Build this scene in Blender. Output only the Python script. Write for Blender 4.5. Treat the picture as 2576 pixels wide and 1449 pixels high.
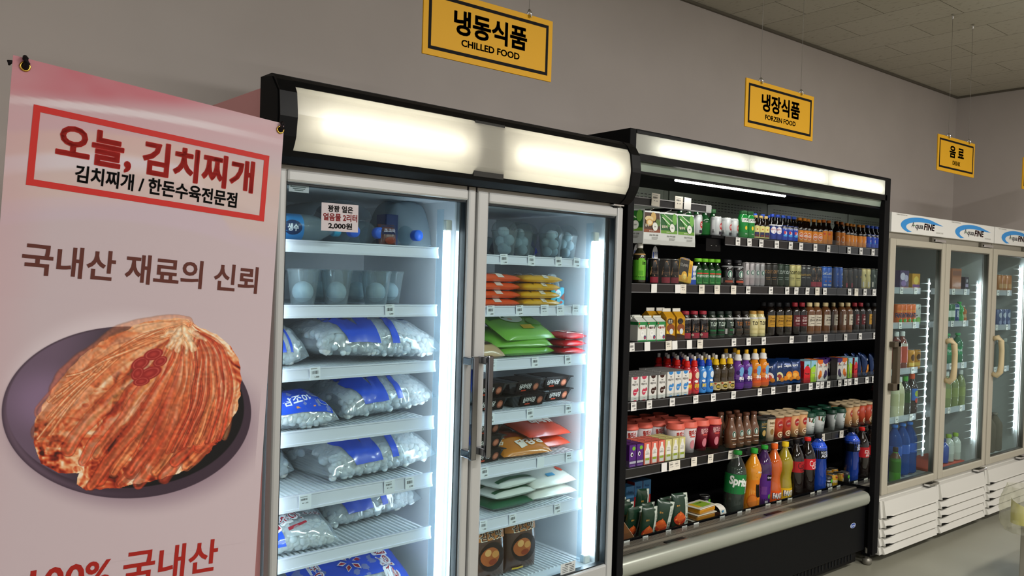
import bpy, bmesh, math, random
import numpy as np
from mathutils import Vector, Matrix, noise as mnoise
for o in list(bpy.data.objects): bpy.data.objects.remove(o)
SC = bpy.context.scene
COL = SC.collection
random.seed(7)
PI = math.pi

# ------------------------------------------------------------------ camera
cam_d = bpy.data.cameras.new('camera'); cam = bpy.data.objects.new('camera', cam_d); COL.objects.link(cam)
cam_d.sensor_width = 36.0; cam_d.lens = 36.0 * 2040.0 / 2576.0; cam_d.clip_start = 0.05
yaw, pit, rol = math.radians(38.4355), math.radians(-0.9388), math.radians(1.6783)
_f = Vector((math.sin(yaw), math.cos(yaw), 0)); _r = Vector((math.cos(yaw), -math.sin(yaw), 0)); _u = Vector((0, 0, 1))
_f2 = _f*math.cos(pit) + _u*math.sin(pit); _u2 = -_f*math.sin(pit) + _u*math.cos(pit)
_r3 = _r*math.cos(rol) + _u2*math.sin(rol); _u3 = -_r*math.sin(rol) + _u2*math.cos(rol)
cam.matrix_world = Matrix(((_r3.x, _u3.x, -_f2.x, 0), (_r3.y, _u3.y, -_f2.y, 0), (_r3.z, _u3.z, -_f2.z, 1.5), (0, 0, 0, 1)))
SC.camera = cam

# ------------------------------------------------------------------ light
WD = bpy.data.worlds.new('store'); SC.world = WD; WD.use_nodes = True
WD.node_tree.nodes['Background'].inputs[0].default_value = (0.95, 0.93, 0.90, 1)
WD.node_tree.nodes['Background'].inputs[1].default_value = 0.72
def area(name, loc, sx, sy, watt, col=(1, 0.965, 0.915)):
    d = bpy.data.lights.new(name, 'AREA'); d.shape = 'RECTANGLE'; d.size = sx; d.size_y = sy; d.energy = watt; d.color = col
    o = bpy.data.objects.new(name, d); o.location = loc; COL.objects.link(o)
    return o
for lx, ly, w in ((0.2, -1.6, 52), (2.7, -0.5, 84), (4.9, -0.5, 64), (2.6, -3.0, 60), (4.9, -3.0, 44)):
    area('ceiling_lamp', (lx, ly, 3.0), 1.25, 0.32, w)
SC.view_settings.view_transform = 'Standard'; SC.view_settings.look = 'None'
SC.view_settings.exposure = 0.0; SC.view_settings.gamma = 1.0; SC.view_settings.use_curve_mapping = False
SC.cycles.use_denoising = True
SC.cycles.max_bounces = 10; SC.cycles.diffuse_bounces = 3; SC.cycles.glossy_bounces = 4
SC.cycles.transmission_bounces = 6; SC.cycles.transparent_max_bounces = 24
SC.cycles.sample_clamp_indirect = 6.0; SC.cycles.caustics_reflective = False; SC.cycles.caustics_refractive = False

# ------------------------------------------------------------------ materials
def lin(h):
    h = h.lstrip('#'); c = [int(h[i:i+2], 16)/255 for i in (0, 2, 4)]
    return tuple((x/12.92 if x <= 0.04045 else ((x+0.055)/1.055)**2.4) for x in c) + (1,)
_M = {}
def M(hexc, rough=0.45, metal=0.0, coat=0.0):
    k = (hexc, rough, metal, coat)
    if k not in _M:
        m = bpy.data.materials.new('paint_' + hexc); m.use_nodes = True; b = m.node_tree.nodes['Principled BSDF']
        b.inputs['Base Color'].default_value = lin(hexc); b.inputs['Roughness'].default_value = rough
        b.inputs['Metallic'].default_value = metal; b.inputs['Coat Weight'].default_value = coat; b.inputs['Coat Roughness'].default_value = 0.08
        b.inputs['Specular IOR Level'].default_value = 0.5 if (coat or metal or rough < 0.25) else (0.12 if max(lin(hexc)[:3]) < 0.02 else 0.28)
        _M[k] = m
    return _M[k]
def nodes(name):
    m = bpy.data.materials.new(name); m.use_nodes = True; nt = m.node_tree
    return m, nt, nt.nodes, nt.links, nt.nodes['Principled BSDF'], nt.nodes['Material Output']
def clear(name, tint='#ffffff', rough=0.02, body=0.0, bodycol='#ffffff', ior=1.45, film=0.45):
    """thin clear sheet: see-through with Fresnel reflections; body = share of a milky diffuse film"""
    k = (name,)
    if k in _M: return _M[k]
    m, nt, N, L, b, out = nodes(name); N.remove(b)
    t = N.new('ShaderNodeBsdfTransparent'); t.inputs[0].default_value = lin(tint)
    g = N.new('ShaderNodeBsdfGlossy'); g.inputs['Roughness'].default_value = rough
    lw = N.new('ShaderNodeLayerWeight'); lw.inputs[0].default_value = 0.5
    pw = N.new('ShaderNodeMath'); pw.operation = 'POWER'; pw.inputs[1].default_value = 5.0; L.new(lw.outputs['Facing'], pw.inputs[0])
    fr = N.new('ShaderNodeMath'); fr.operation = 'MULTIPLY_ADD'; fr.inputs[1].default_value = 0.9*film; fr.inputs[2].default_value = film*((ior-1)/(ior+1))**2; L.new(pw.outputs[0], fr.inputs[0])
    mx = N.new('ShaderNodeMixShader'); L.new(fr.outputs[0], mx.inputs[0]); L.new(t.outputs[0], mx.inputs[1]); L.new(g.outputs[0], mx.inputs[2])
    last = mx
    if body > 0:
        d = N.new('ShaderNodeBsdfDiffuse'); d.inputs[0].default_value = lin(bodycol)
        m2 = N.new('ShaderNodeMixShader'); m2.inputs[0].default_value = body
        L.new(mx.outputs[0], m2.inputs[1]); L.new(d.outputs[0], m2.inputs[2]); last = m2
    L.new(last.outputs[0], out.inputs[0]); _M[k] = m
    return m
def glow(name, col, strength):
    m, nt, N, L, b, out = nodes(name)
    b.inputs['Base Color'].default_value = (0.9, 0.9, 0.9, 1)
    b.inputs['Emission Color'].default_value = (*col, 1); b.inputs['Emission Strength'].default_value = strength
    return m
def diffuser(name, col):
    m, nt, N, L, b, out = nodes(name); N.remove(b)
    t = N.new('ShaderNodeBsdfTranslucent'); t.inputs[0].default_value = lin(col)
    d = N.new('ShaderNodeBsdfDiffuse'); d.inputs[0].default_value = lin(col)
    g = N.new('ShaderNodeBsdfGlossy'); g.inputs['Roughness'].default_value = 0.12
    mx = N.new('ShaderNodeMixShader'); mx.inputs[0].default_value = 0.35
    L.new(t.outputs[0], mx.inputs[1]); L.new(d.outputs[0], mx.inputs[2])
    m2 = N.new('ShaderNodeMixShader'); m2.inputs[0].default_value = 0.04
    L.new(mx.outputs[0], m2.inputs[1]); L.new(g.outputs[0], m2.inputs[2]); L.new(m2.outputs[0], out.inputs[0])
    return m
def noisy(name, c1, c2, scale, rough=0.6, bump=0.0, detail=4):
    m, nt, N, L, b, out = nodes(name)
    tc = N.new('ShaderNodeTexCoord'); n = N.new('ShaderNodeTexNoise'); n.inputs['Scale'].default_value = scale; n.inputs['Detail'].default_value = detail
    L.new(tc.outputs['Object'], n.inputs['Vector'])
    r = N.new('ShaderNodeValToRGB'); r.color_ramp.elements[0].position = 0.35; r.color_ramp.elements[1].position = 0.65
    r.color_ramp.elements[0].color = lin(c1); r.color_ramp.elements[1].color = lin(c2)
    L.new(n.outputs[0], r.inputs[0]); L.new(r.outputs[0], b.inputs['Base Color']); b.inputs['Roughness'].default_value = rough
    if bump:
        bp = N.new('ShaderNodeBump'); bp.inputs['Strength'].default_value = bump; bp.inputs['Distance'].default_value = 0.002
        L.new(n.outputs[0], bp.inputs['Height']); L.new(bp.outputs[0], b.inputs['Normal'])
    return m

# ------------------------------------------------------------------ mesh builder
class MB:
    def __init__(s): s.v = []; s.f = []; s.mi = []; s.mats = []; s.sm = []
    def m(s, mat):
        if mat not in s.mats: s.mats.append(mat)
        return s.mats.index(mat)
    def add(s, vs, fs, mat, smooth=False):
        b = len(s.v); s.v += [tuple(x) for x in vs]; i = s.m(mat)
        for f in fs: s.f.append(tuple(b+k for k in f)); s.mi.append(i); s.sm.append(smooth)
        return s
    def box(s, x0, x1, y0, y1, z0, z1, mat):
        v = [(x, y, z) for z in (z0, z1) for y in (y0, y1) for x in (x0, x1)]
        return s.add(v, [(0, 2, 3, 1), (4, 5, 7, 6), (0, 1, 5, 4), (2, 6, 7, 3), (0, 4, 6, 2), (1, 3, 7, 5)], mat)
    def rbox(s, x0, x1, y0, y1, z0, z1, mat, r=0.005, seg=2):
        bm = bmesh.new(); bmesh.ops.create_cube(bm, size=1)
        for v in bm.verts: v.co = Vector(((x0+x1)/2 + v.co.x*(x1-x0), (y0+y1)/2 + v.co.y*(y1-y0), (z0+z1)/2 + v.co.z*(z1-z0)))
        bmesh.ops.bevel(bm, geom=bm.edges[:], offset=r, segments=seg, affect='EDGES', profile=0.5)
        bm.verts.index_update(); s.add([v.co[:] for v in bm.verts], [[v.index for v in f.verts] for f in bm.faces], mat, False); bm.free(); return s
    def lathe(s, prof, mats, seg=20, c=(0, 0, 0), smooth=True):
        """prof [(r,z)...] about the vertical axis; mats one material or one per segment"""
        n = len(prof)
        vs = [(c[0]+r*math.cos(2*PI*k/seg), c[1]+r*math.sin(2*PI*k/seg), c[2]+z) for r, z in prof for k in range(seg)]
        b = len(s.v); s.v += vs
        for i in range(n-1):
            mi = s.m(mats[i] if isinstance(mats, (list, tuple)) else mats)
            for k in range(seg):
                a, d = b+i*seg+k, b+i*seg+(k+1) % seg
                s.f.append((a, d, d+seg, a+seg)); s.mi.append(mi); s.sm.append(smooth)
        for i, rev in ((0, True), (n-1, False)):
            if prof[i][0] > 1e-5:
                mi = s.m((mats[0] if i == 0 else mats[-1]) if isinstance(mats, (list, tuple)) else mats)
                ring = [b+i*seg+k for k in range(seg)]
                s.f.append(tuple(reversed(ring)) if rev else tuple(ring)); s.mi.append(mi); s.sm.append(False)
        return s
    def tube(s, pts, r, mat, seg=8, caps=True):
        pts = [Vector(p) for p in pts]; b = len(s.v); up = Vector((0.123, 0.31, 0.94)); rings = []
        for i, p in enumerate(pts):
            t = (pts[min(i+1, len(pts)-1)] - pts[max(i-1, 0)]).normalized()
            a = t.cross(up).normalized(); c = t.cross(a)
            rr = r[i] if isinstance(r, (list, tuple)) else r
            rings.append([p + (a*math.cos(2*PI*k/seg) + c*math.sin(2*PI*k/seg))*rr for k in range(seg)])
        vs = [q for g in rings for q in g]
        fs = [(i*seg+k, i*seg+(k+1) % seg, (i+1)*seg+(k+1) % seg, (i+1)*seg+k) for i in range(len(pts)-1) for k in range(seg)]
        if caps: fs += [tuple(range(seg-1, -1, -1)), tuple((len(pts)-1)*seg+k for k in range(seg))]
        return s.add(vs, fs, mat, True)
    def prism(s, prof, x0, x1, mat, smooth=False):
        """closed (y,z) outline extruded along x"""
        n = len(prof); vs = [(x, y, z) for x in (x0, x1) for y, z in prof]
        fs = [(k, (k+1) % n, n+(k+1) % n, n+k) for k in range(n)]
        s.add(vs, fs, mat, smooth); s.add(vs, [tuple(range(n-1, -1, -1)), tuple(range(n, 2*n))], mat); return s
    def grid(s, fn, nu, nv, mat, smooth=True):
        vs = [fn(i/nu, j/nv) for j in range(nv+1) for i in range(nu+1)]
        fs = [(j*(nu+1)+i, j*(nu+1)+i+1, (j+1)*(nu+1)+i+1, (j+1)*(nu+1)+i) for j in range(nv) for i in range(nu)]
        return s.add(vs, fs, mat, smooth)
    def mesh(s, name):
        me = bpy.data.meshes.new(name); me.from_pydata(s.v, [], s.f)
        for m in s.mats: me.materials.append(m)
        me.polygons.foreach_set('material_index', s.mi); me.polygons.foreach_set('use_smooth', s.sm); me.update()
        return me
def link(name, data, parent=None, loc=None, rot=None):
    o = bpy.data.objects.new(name, data); COL.objects.link(o)
    if parent is not None: o.parent = parent
    if loc is not None: o.location = loc
    if rot is not None: o.rotation_euler = rot
    return o
def part(name, mb, parent, label=None):
    o = link(name, mb.mesh(name), parent)
    if label: o['label'] = label
    return o
def tag(o, label, cat, group=None):
    o['label'] = label; o['category'] = cat
    if group: o['group'] = group
    return o
def thing(name, label, cat, loc=(0, 0, 0), rotz=0.0, group=None):
    return tag(link(name, None, None, loc, (0, 0, rotz)), label, cat, group)
def struct(name, mb):
    o = link(name, mb.mesh(name)); o['kind'] = 'structure'; return o

# ------------------------------------------------------------------ lettering
_T = {}
def glyphs(s, bold=0.0):
    k = (s, bold)
    if k not in _T:
        cu = bpy.data.curves.new('lettering', 'FONT'); cu.body = s; cu.size = 1; cu.resolution_u = 3; cu.offset = bold
        o = bpy.data.objects.new('lettering', cu); COL.objects.link(o)
        me = bpy.data.meshes.new_from_object(o.evaluated_get(bpy.context.evaluated_depsgraph_get()))
        v = np.array([x.co[:2] for x in me.vertices]) if len(me.vertices) else np.zeros((1, 2))
        f = [tuple(p.vertices) for p in me.polygons]
        bpy.data.objects.remove(o); bpy.data.curves.remove(cu); bpy.data.meshes.remove(me)
        lo, hi = v.min(0), v.max(0); v = (v - (lo+hi)/2)
        _T[k] = (v, f, (hi-lo)[0], (hi-lo)[1])
    return _T[k]
# every label layer is laid on a surface map f(s, t, off) -> point: s across, t up, off = lift above the surface
def L_text(mb, f, txt, s, t, h, mat, w=None, bold=0.0, off=0.0006, rot=0.0, slant=0.0):
    v, fs, tw, th = glyphs(txt, bold if bold <= 0.025 else 0.02)
    k = h/th if h else w/tw
    kx = (w/tw) if w else k
    c, sn = math.cos(rot), math.sin(rot)
    d = max(0.0, bold-0.02)*0.8; n = 8 if d > 0 else 1      # heavy strokes: the glyph laid down again a hair to each side
    for q in range(n):
        ox, oy = (d*math.cos(q*PI/4), d*math.sin(q*PI/4)) if n > 1 else (0, 0)
        P = []
        for x, y in v:
            x, y = (x+ox)*kx + (y+oy)*k*slant, (y+oy)*k
            P.append(f(s + x*c - y*sn, t + x*sn + y*c, off))
        mb.add(P, fs, mat)
def L_rect(mb, f, s0, s1, t0, t1, mat, off=0.0003, ns=6, nt=2):
    mb.grid(lambda u, v: f(s0+(s1-s0)*u, t0+(t1-t0)*v, off), ns, nt, mat)
def L_oval(mb, f, s, t, rs, rt, mat, off=0.0004, seg=20, rot=0.0):
    c, sn = math.cos(rot), math.sin(rot)
    P = [f(s, t, off)]
    for q in (0.5, 1.0):
        for k in range(seg):
            x, y = rs*q*math.cos(2*PI*k/seg), rt*q*math.sin(2*PI*k/seg)
            P.append(f(s+x*c-y*sn, t+x*sn+y*c, off))
    fs = [(0, 1+k, 1+(k+1) % seg) for k in range(seg)] + [(1+k, 1+seg+k, 1+seg+(k+1) % seg, 1+(k+1) % seg) for k in range(seg)]
    mb.add(P, fs, mat)
def L_poly(mb, f, pts, mat, off=0.0005):
    mb.add([f(a, b, off) for a, b in pts], [tuple(range(len(pts)))], mat)
def L_bars(mb, f, s0, s1, t0, t1, mat, off=0.0005, seed=1, n=14):
    r = random.Random(seed); x = s0; w = (s1-s0)/n
    while x < s1:
        a = w*r.choice((0.3, 0.6, 0.9)); mb.add([f(x, t0, off), f(x+a, t0, off), f(x+a, t1, off), f(x, t1, off)], [(0, 1, 2, 3)], mat); x += a + w*r.choice((0.4, 0.7))
def layers(mb, f, spec):
    for i, L in enumerate(spec):
        k, a = L[0], L[1:]; o = 0.0003 + 0.00025*i
        if k == 'text': L_text(mb, f, a[0], a[1], a[2], a[3], M(a[4]), w=(a[5] if len(a) > 5 else None), bold=(a[6] if len(a) > 6 else 0.02), off=o, rot=(a[7] if len(a) > 7 else 0))
        elif k == 'rect': L_rect(mb, f, a[0], a[1], a[2], a[3], M(a[4], 0.35), off=o, ns=max(2, int(abs(a[1]-a[0])/0.006)+1), nt=max(1, int(abs(a[3]-a[2])/0.03)+1))
        elif k == 'oval': L_oval(mb, f, a[0], a[1], a[2], a[3], M(a[4], 0.35), off=o)
        elif k == 'poly': L_poly(mb, f, a[0], M(a[1], 0.35), off=o)
        elif k == 'bars': L_bars(mb, f, a[0], a[1], a[2], a[3], M(a[4]), off=o, seed=i)
def flat(o, ex, ez, n):
    o, ex, ez, n = Vector(o), Vector(ex), Vector(ez), Vector(n)
    return lambda s, t, off: tuple(o + ex*s + ez*t + n*off)
FRONT = lambda y: flat((0, y, 0), (1, 0, 0), (0, 0, 1), (0, -1, 0))

NUM = ['zero', 'one', 'two', 'three', 'four', 'five', 'six', 'seven', 'eight', 'nine', 'ten', 'eleven', 'twelve']
ORD = ['first', 'second', 'third', 'fourth', 'fifth', 'sixth', 'seventh', 'eighth', 'ninth', 'tenth', 'eleventh', 'twelfth']
def which(i, n, plural, single, where, start='left'):
    end = 'right' if start == 'left' else 'left'
    if n == 1: return f'{single} {where}'
    if i == 0: return f'{start}most of the {NUM[n]} {plural} {where}'
    if i == n-1: return f'{end}most of the {NUM[n]} {plural} {where}'
    if n == 3: return f'middle one of the three {plural} {where}'
    return f'{ORD[i]} from {start} of the {NUM[n]} {plural} {where}'

# a kind of goods: body mesh plus part meshes, each placed as objects of their own that share the mesh data
def lowest(me, rot, scale=None):
    co = np.empty(len(me.vertices)*3, np.float32); me.vertices.foreach_get('co', co); co = co.reshape(-1, 3)
    if scale: co = co*np.array(scale, np.float32)
    from mathutils import Euler
    return float((co @ np.array(Euler(rot).to_matrix()).T)[:, 2].min())
def place(kind, name, label, cat, loc, rot=(0, 0, 0), group=None, scale=None, sit=True):
    body, parts = kind      # sit: loc z is the height of what carries it
    dz = 0.0012 - (min(lowest(m, rot, scale) for m in [body]+[p[1] for p in parts]) if sit else 0)
    o = tag(link(name, body, None, (loc[0], loc[1], loc[2]+dz), rot), label, cat, group)
    if scale: o.scale = scale
    for pn, pm, pl in parts:
        c = link(pn, pm, o)
        if pl: c['label'] = pl
    return o
def row(kind, name, xs, y, z, plural, single, where, cat, group=None, rz=-0.25, jit=0.12, dy=0.0):
    n = len(xs)
    for i, x in enumerate(xs):
        yy = y[i] if isinstance(y, (list, tuple)) else y + dy*i
        place(kind, name, which(i, n, plural, single, where), cat, (x, yy, z), (0, 0, rz + random.uniform(-jit, jit)), group if n > 1 else None)
# ================================================================== the room
def ceiling_mat():
    m, nt, N, L, b, out = nodes('mineral_tile')
    tc = N.new('ShaderNodeTexCoord'); sp = N.new('ShaderNodeSeparateXYZ'); L.new(tc.outputs['Object'], sp.inputs[0])
    ax = N.new('ShaderNodeMath'); ax.operation = 'SUBTRACT'; ax.inputs[1].default_value = 2.046 - 0.61*40; L.new(sp.outputs['Y'], ax.inputs[0])
    ay = N.new('ShaderNodeMath'); ay.operation = 'SUBTRACT'; ay.inputs[1].default_value = 4.21 - 0.305*80; L.new(sp.outputs['X'], ay.inputs[0])
    cb = N.new('ShaderNodeCombineXYZ'); L.new(ax.outputs[0], cb.inputs[0]); L.new(ay.outputs[0], cb.inputs[1])
    br = N.new('ShaderNodeTexBrick'); br.offset = 0.5; br.inputs['Scale'].default_value = 1.0
    br.inputs['Brick Width'].default_value = 0.61; br.inputs['Row Height'].default_value = 0.305
    br.inputs['Mortar Size'].default_value = 0.0024; br.inputs['Mortar Smooth'].default_value = 0.3
    br.inputs['Color1'].default_value = lin('#c2bdaf'); br.inputs['Color2'].default_value = lin('#bcb7a8'); br.inputs['Mortar'].default_value = lin('#6a6556')
    L.new(cb.outputs[0], br.inputs['Vector'])
    n = N.new('ShaderNodeTexNoise'); n.inputs['Scale'].default_value = 75; n.inputs['Detail'].default_value = 3
    mp = N.new('ShaderNodeMapping'); mp.inputs['Scale'].default_value = (1, 0.35, 1); L.new(tc.outputs['Object'], mp.inputs[0]); L.new(mp.outputs[0], n.inputs['Vector'])
    r = N.new('ShaderNodeValToRGB'); r.color_ramp.elements[0].position = 0.30; r.color_ramp.elements[0].color = (0.72, 0.70, 0.67, 1)
    r.color_ramp.elements[1].position = 0.40; r.color_ramp.elements[1].color = (1, 1, 1, 1); L.new(n.outputs[0], r.inputs[0])
    mx = N.new('ShaderNodeMix'); mx.data_type = 'RGBA'; mx.blend_type = 'MULTIPLY'; mx.inputs[0].default_value = 1.0
    L.new(br.outputs['Color'], mx.inputs[6]); L.new(r.outputs[0], mx.inputs[7]); L.new(mx.outputs[2], b.inputs['Base Color']); b.inputs['Roughness'].default_value = 0.9
    return m
WALL = noisy('wall_paint', '#c5bcb7', '#c9c0bb', 3.0, 0.8)
FLOOR = noisy('resin_floor', '#8d8b7c', '#949283', 1.3, 0.38)
struct('wall_back', MB().box(-4.5, 7.05, 2.97, 3.10, 0, 3.05, WALL))
struct('wall_right', MB().box(6.92, 7.05, -6.0, 2.97, 0, 3.05, WALL))
struct('floor', MB().box(-4.5, 7.05, -6.0, 3.10, -0.1, 0, FLOOR))
struct('ceiling', MB().box(-4.5, 7.05, -6.0, 3.10, 3.05, 3.15, ceiling_mat()))
struct('trim_1', MB().box(-4.5, 6.92, 2.952, 2.969, 3.036, 3.049, M('#6d675c', 0.7)))
struct('trim_2', MB().box(6.902, 6.919, -6.0, 2.952, 3.036, 3.049, M('#6d675c', 0.7)))

# ================================================================== shared surfaces
BLACK = M('#0b0b0d', 0.35); BLACKM = M('#101012', 0.6); SILV = M('#bcbdbc', 0.36, 0.25); CHROME = M('#e8e8ea', 0.08, 1.0)
TUBEW = glow('cool_tube', (0.87, 0.93, 1.0), 14.0)
GLASS = clear('door_glass', '#eef6f6', 0.01)
ACRYL = clear('acrylic_sheet', '#f4f7f7', 0.03)
LINER = M('#dfe5ec', 0.35); WHITE = M('#e9e7e2', 0.45); INK = M('#141214', 0.5); TAGW = M('#f3f1ed', 0.55); TAGB = M('#efe8da', 0.55)

def tag_meshes(TAGW=TAGW, TAGB=TAGB):
    out = []
    for i, (w, price) in enumerate(((0.034, '1,800'), (0.034, '1,300'), (0.034, '2,500'), (0.036, '1,500'))):
        mb = MB().box(-w/2, w/2, -0.0012, 0, -0.019, 0.019, TAGW); f = FRONT(-0.0012)
        L_rect(mb, f, -w*0.42, w*0.2, 0.0135, 0.0155, M('#8a8884'), off=0.0002, ns=1, nt=1)
        L_bars(mb, f, -w*0.32, w*0.30, -0.002, 0.008, INK, off=0.0002, seed=i+3, n=11)
        L_text(mb, f, price, w*0.16, -0.0115, 0.0062, INK, off=0.0002, bold=0.02)
        out.append(mb.mesh('price_tag'))
    mb = MB().box(-0.018, 0.018, -0.0012, 0, -0.02, 0.02, TAGW); out.append(mb.mesh('price_tag'))
    mb = MB().box(-0.02, 0.02, -0.0012, 0, -0.021, 0.021, TAGB); f = FRONT(-0.0012)
    L_rect(mb, f, -0.016, 0.008, 0.014, 0.0155, M('#8a8884'), off=0.0002, ns=1, nt=1)
    L_bars(mb, f, -0.014, 0.008, 0.004, 0.010, INK, off=0.0002, seed=9, n=12); L_text(mb, f, '₩ 1,300', 0.0, -0.004, 0.005, INK, off=0.0002)
    out.append(mb.mesh('price_tag'))
    return out
TAGS = tag_meshes(); TAGS_COOL = tag_meshes(M('#eef1f8', .4), M('#e8ecf4', .4))
def hang_tags(parent, spec, y, z, sc=1.0, pool=None):
    """spec: list of (x, kind); kind 0-3 barcode tags, 4 blank, 5 cream"""
    for x, k in spec:
        link('price_tag', (pool or TAGS)[k], parent, (x, y, z), (random.uniform(-.03, .03), random.uniform(-.05, .05), 0)).scale = (sc, 1, sc)

# ================================================================== two-door upright freezer
FZ = thing('glass_door_freezer', 'tall two-door glass freezer with black lit header, full of ice bags', 'freezer', (2.2, 2.115, 0), math.radians(3.0))
fzM = Matrix.Translation((2.2, 2.115, 0)) @ Matrix.Rotation(math.radians(3.0), 4, 'Z')
PINK = M('#dd9c9c', 0.5)
mb = MB()
mb.box(-1.372, -0.002, 0.70, 0.74, 0.1, 1.97, PINK).box(-1.372, -0.002, 0.05, 0.74, 1.76, 1.97, BLACK).box(-1.372, -0.002, 0.05, 0.74, 0.1, 0.38, BLACK)
mb.box(-0.030, -0.002, 0.05, 0.70, 0.38, 1.76, M('#2a2a2c', 0.4))
part('cabinet', mb, FZ)
part('side_panel', MB().box(-1.386, -1.372, 0.045, 0.74, 0.1, 1.977, PINK), FZ, 'dull red painted side panel of freezer')
mb = MB()   # white lining
mb.box(-1.372, -1.355, 0.05, 0.70, 0.38, 1.76, LINER).box(-0.047, -0.030, 0.05, 0.70, 0.38, 1.76, LINER).box(-1.355, -0.047, 0.68, 0.70, 0.38, 1.76, LINER)
mb.box(-1.355, -0.047, 0.05, 0.68, 1.735, 1.76, LINER).box(-1.355, -0.047, 0.05, 0.68, 0.38, 0.425, LINER)
part('inner_lining', mb, FZ)
part('divider', MB().box(-0.697, -0.689, 0.12, 0.68, 0.425, 1.735, LINER), FZ)
mb = MB().box(-0.735, -0.665, 0.046, 0.062, 0.40, 1.76, M('#8f979c', 0.3, 0.4))
mb.box(-1.372, -1.36, 0.046, 0.06, 0.38, 1.76, M('#8f979c', 0.3, 0.4)).box(-0.045, -0.002, 0.046, 0.062, 0.38, 1.76, M('#55595c', 0.3, 0.4))
part('door_post', mb, FZ)
for u in (-1.338, -0.757, -0.068):
    part('light_tube', MB().lathe([(0.0105, 0.455), (0.0125, 0.46), (0.0125, 1.628), (0.0105, 1.633)], TUBEW, 14, (u, 0.080, 0)), FZ)
    part('tube_socket', MB().rbox(u-0.014, u+0.014, 0.066, 0.094, 0.425, 0.456, WHITE, 0.004).rbox(u-0.012, u+0.012, 0.068, 0.092, 1.633, 1.668, WHITE, 0.004), FZ)
    part('lamp_cover', MB().box(u-0.026, u-0.0235, 0.066, 0.10, 0.43, 1.70, clear('lamp_cover', '#e8f4fb', 0.05, 0.12)), FZ)
# header
hp = [(-0.012, 2.0), (-0.035, 1.985), (-0.058, 1.95), (-0.066, 1.89), (-0.058, 1.83), (-0.035, 1.79), (-0.012, 1.772), (0.045, 1.772), (0.30, 1.80), (0.30, 1.975), (0.045, 1.998)]
def face(z):
    ps = sorted([(q, y) for y, q in hp[:7]]); return float(np.interp(z, [a for a, _ in ps], [b for _, b in ps]))
HD = MB()
def curved(mb, u0, u1, z0, z1, mat, off=0.0, n=14, thick=0.006):
    ys = [z0+(z1-z0)*k/n for k in range(n+1)]
    prof = [(face(z)-off, z) for z in ys] + [(face(z)-off+thick, z) for z in reversed(ys)]
    mb.prism(prof, u0, u1, mat, False)
for u0, u1, z0, z1 in ((-1.40, -1.352, 1.772, 1.998), (-0.040, 0.008, 1.772, 1.998), (-1.352, -0.04, 1.968, 1.998), (-1.352, -0.04, 1.772, 1.804)):
    curved(HD, u0, u1, z0, z1, BLACK, 0.004 if u1-u0 < 0.1 else 0.0, thick=0.012)
HD.prism([(-0.055, 1.95), (-0.06, 1.89), (-0.055, 1.83), (-0.03, 1.785), (0.045, 1.772), (0.045, 1.998), (-0.02, 1.99)], -1.403, -1.399, BLACKM)
HD.prism([(-0.055, 1.95), (-0.06, 1.89), (-0.055, 1.83), (-0.03, 1.785), (0.045, 1.772), (0.045, 1.998), (-0.02, 1.99)], 0.007, 0.011, BLACKM)
HD.box(-1.399, 0.007, -0.012, 0.048, 1.988, 2.0, BLACK).box(-1.399, 0.007, -0.012, 0.048, 1.772, 1.778, BLACK)
HD.box(-1.399, 0.007, 0.043, 0.05, 1.772, 2.0, M('#8f8d86', 0.6)).box(-0.755, -0.635, -0.046, 0.043, 1.80, 1.97, M('#2c2b28', 0.6))  # grey back; unseen dark block added between the tubes to darken the panel middle
part('header_frame', HD, FZ)
LP = MB(); curved(LP, -1.352, -0.04, 1.800, 1.972, diffuser('warm_diffuser', '#e6e3d9'), -0.004, 18, 0.003)
part('light_panel', LP, FZ)
HT = glow('header_tube', (1.0, 0.99, 0.95), 36.0)
for u0, u1 in ((-1.29, -0.79), (-0.60, -0.09)):
    part('header_tube', MB().tube([(u0, -0.026, 1.884), (u1, -0.026, 1.884)], 0.013, HT, 12), FZ)
part('trim_strip', MB().box(-1.372, -0.005, 0.01, 0.045, 1.757, 1.774, M('#9c968c', 0.5)).box(-0.735, -0.73, 0.007, 0.011, 1.758, 1.772, INK).box(-0.70, -0.696, 0.007, 0.011, 1.758, 1.772, INK), FZ)
part('hinge', MB().rbox(-0.07, -0.012, -0.012, 0.03, 1.764, 1.771, CHROME, 0.002).rbox(-0.062, -0.04, -0.004, 0.014, 1.757, 1.772, BLACK, 0.003), FZ)
HCHR = M('#85868a', 0.07, 1.0)
def fz_door(u0, u1, g0, g1, gz0, gz1, hu):
    D = MB(); z0, z1 = 0.33, 1.762
    for a in ((u0, g0, z0, z1), (g1, u1, z0, z1), (g0, g1, gz1, z1), (g0, g1, z0, gz0)):
        D.rbox(a[0], a[1], 0.0, 0.042, a[2], a[3], SILV, 0.007, 2)
    gd = M('#23282c', 0.3)
    for a in ((g0-0.002, g0+0.004, gz0, gz1), (g1-0.004, g1+0.002, gz0, gz1), (g0, g1, gz1-0.006, gz1+0.002), (g0, g1, gz0-0.002, gz0+0.004)):
        D.box(a[0], a[1], 0.010, 0.034, a[2], a[3], gd)
    d = part('door', D, FZ)
    part('glass_pane', MB().box(g0, g1, 0.018, 0.022, gz0, gz1, GLASS), d)
    hm = MB().rbox(hu-0.011, hu+0.011, -0.052, -0.036, 0.92, 1.243, HCHR, 0.004, 2)
    for z in (0.925, 1.215): hm.rbox(hu-0.012, hu+0.012, -0.044, 0.002, z, z+0.024, HCHR, 0.003, 2)
    part('handle', hm, d)
    return d
dl = fz_door(-1.367, -0.705, -1.343, -0.735, 0.44, 1.728, -0.728)
dr = fz_door(-0.697, -0.002, -0.652, -0.034, 0.433, 1.726, -0.668)
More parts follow.
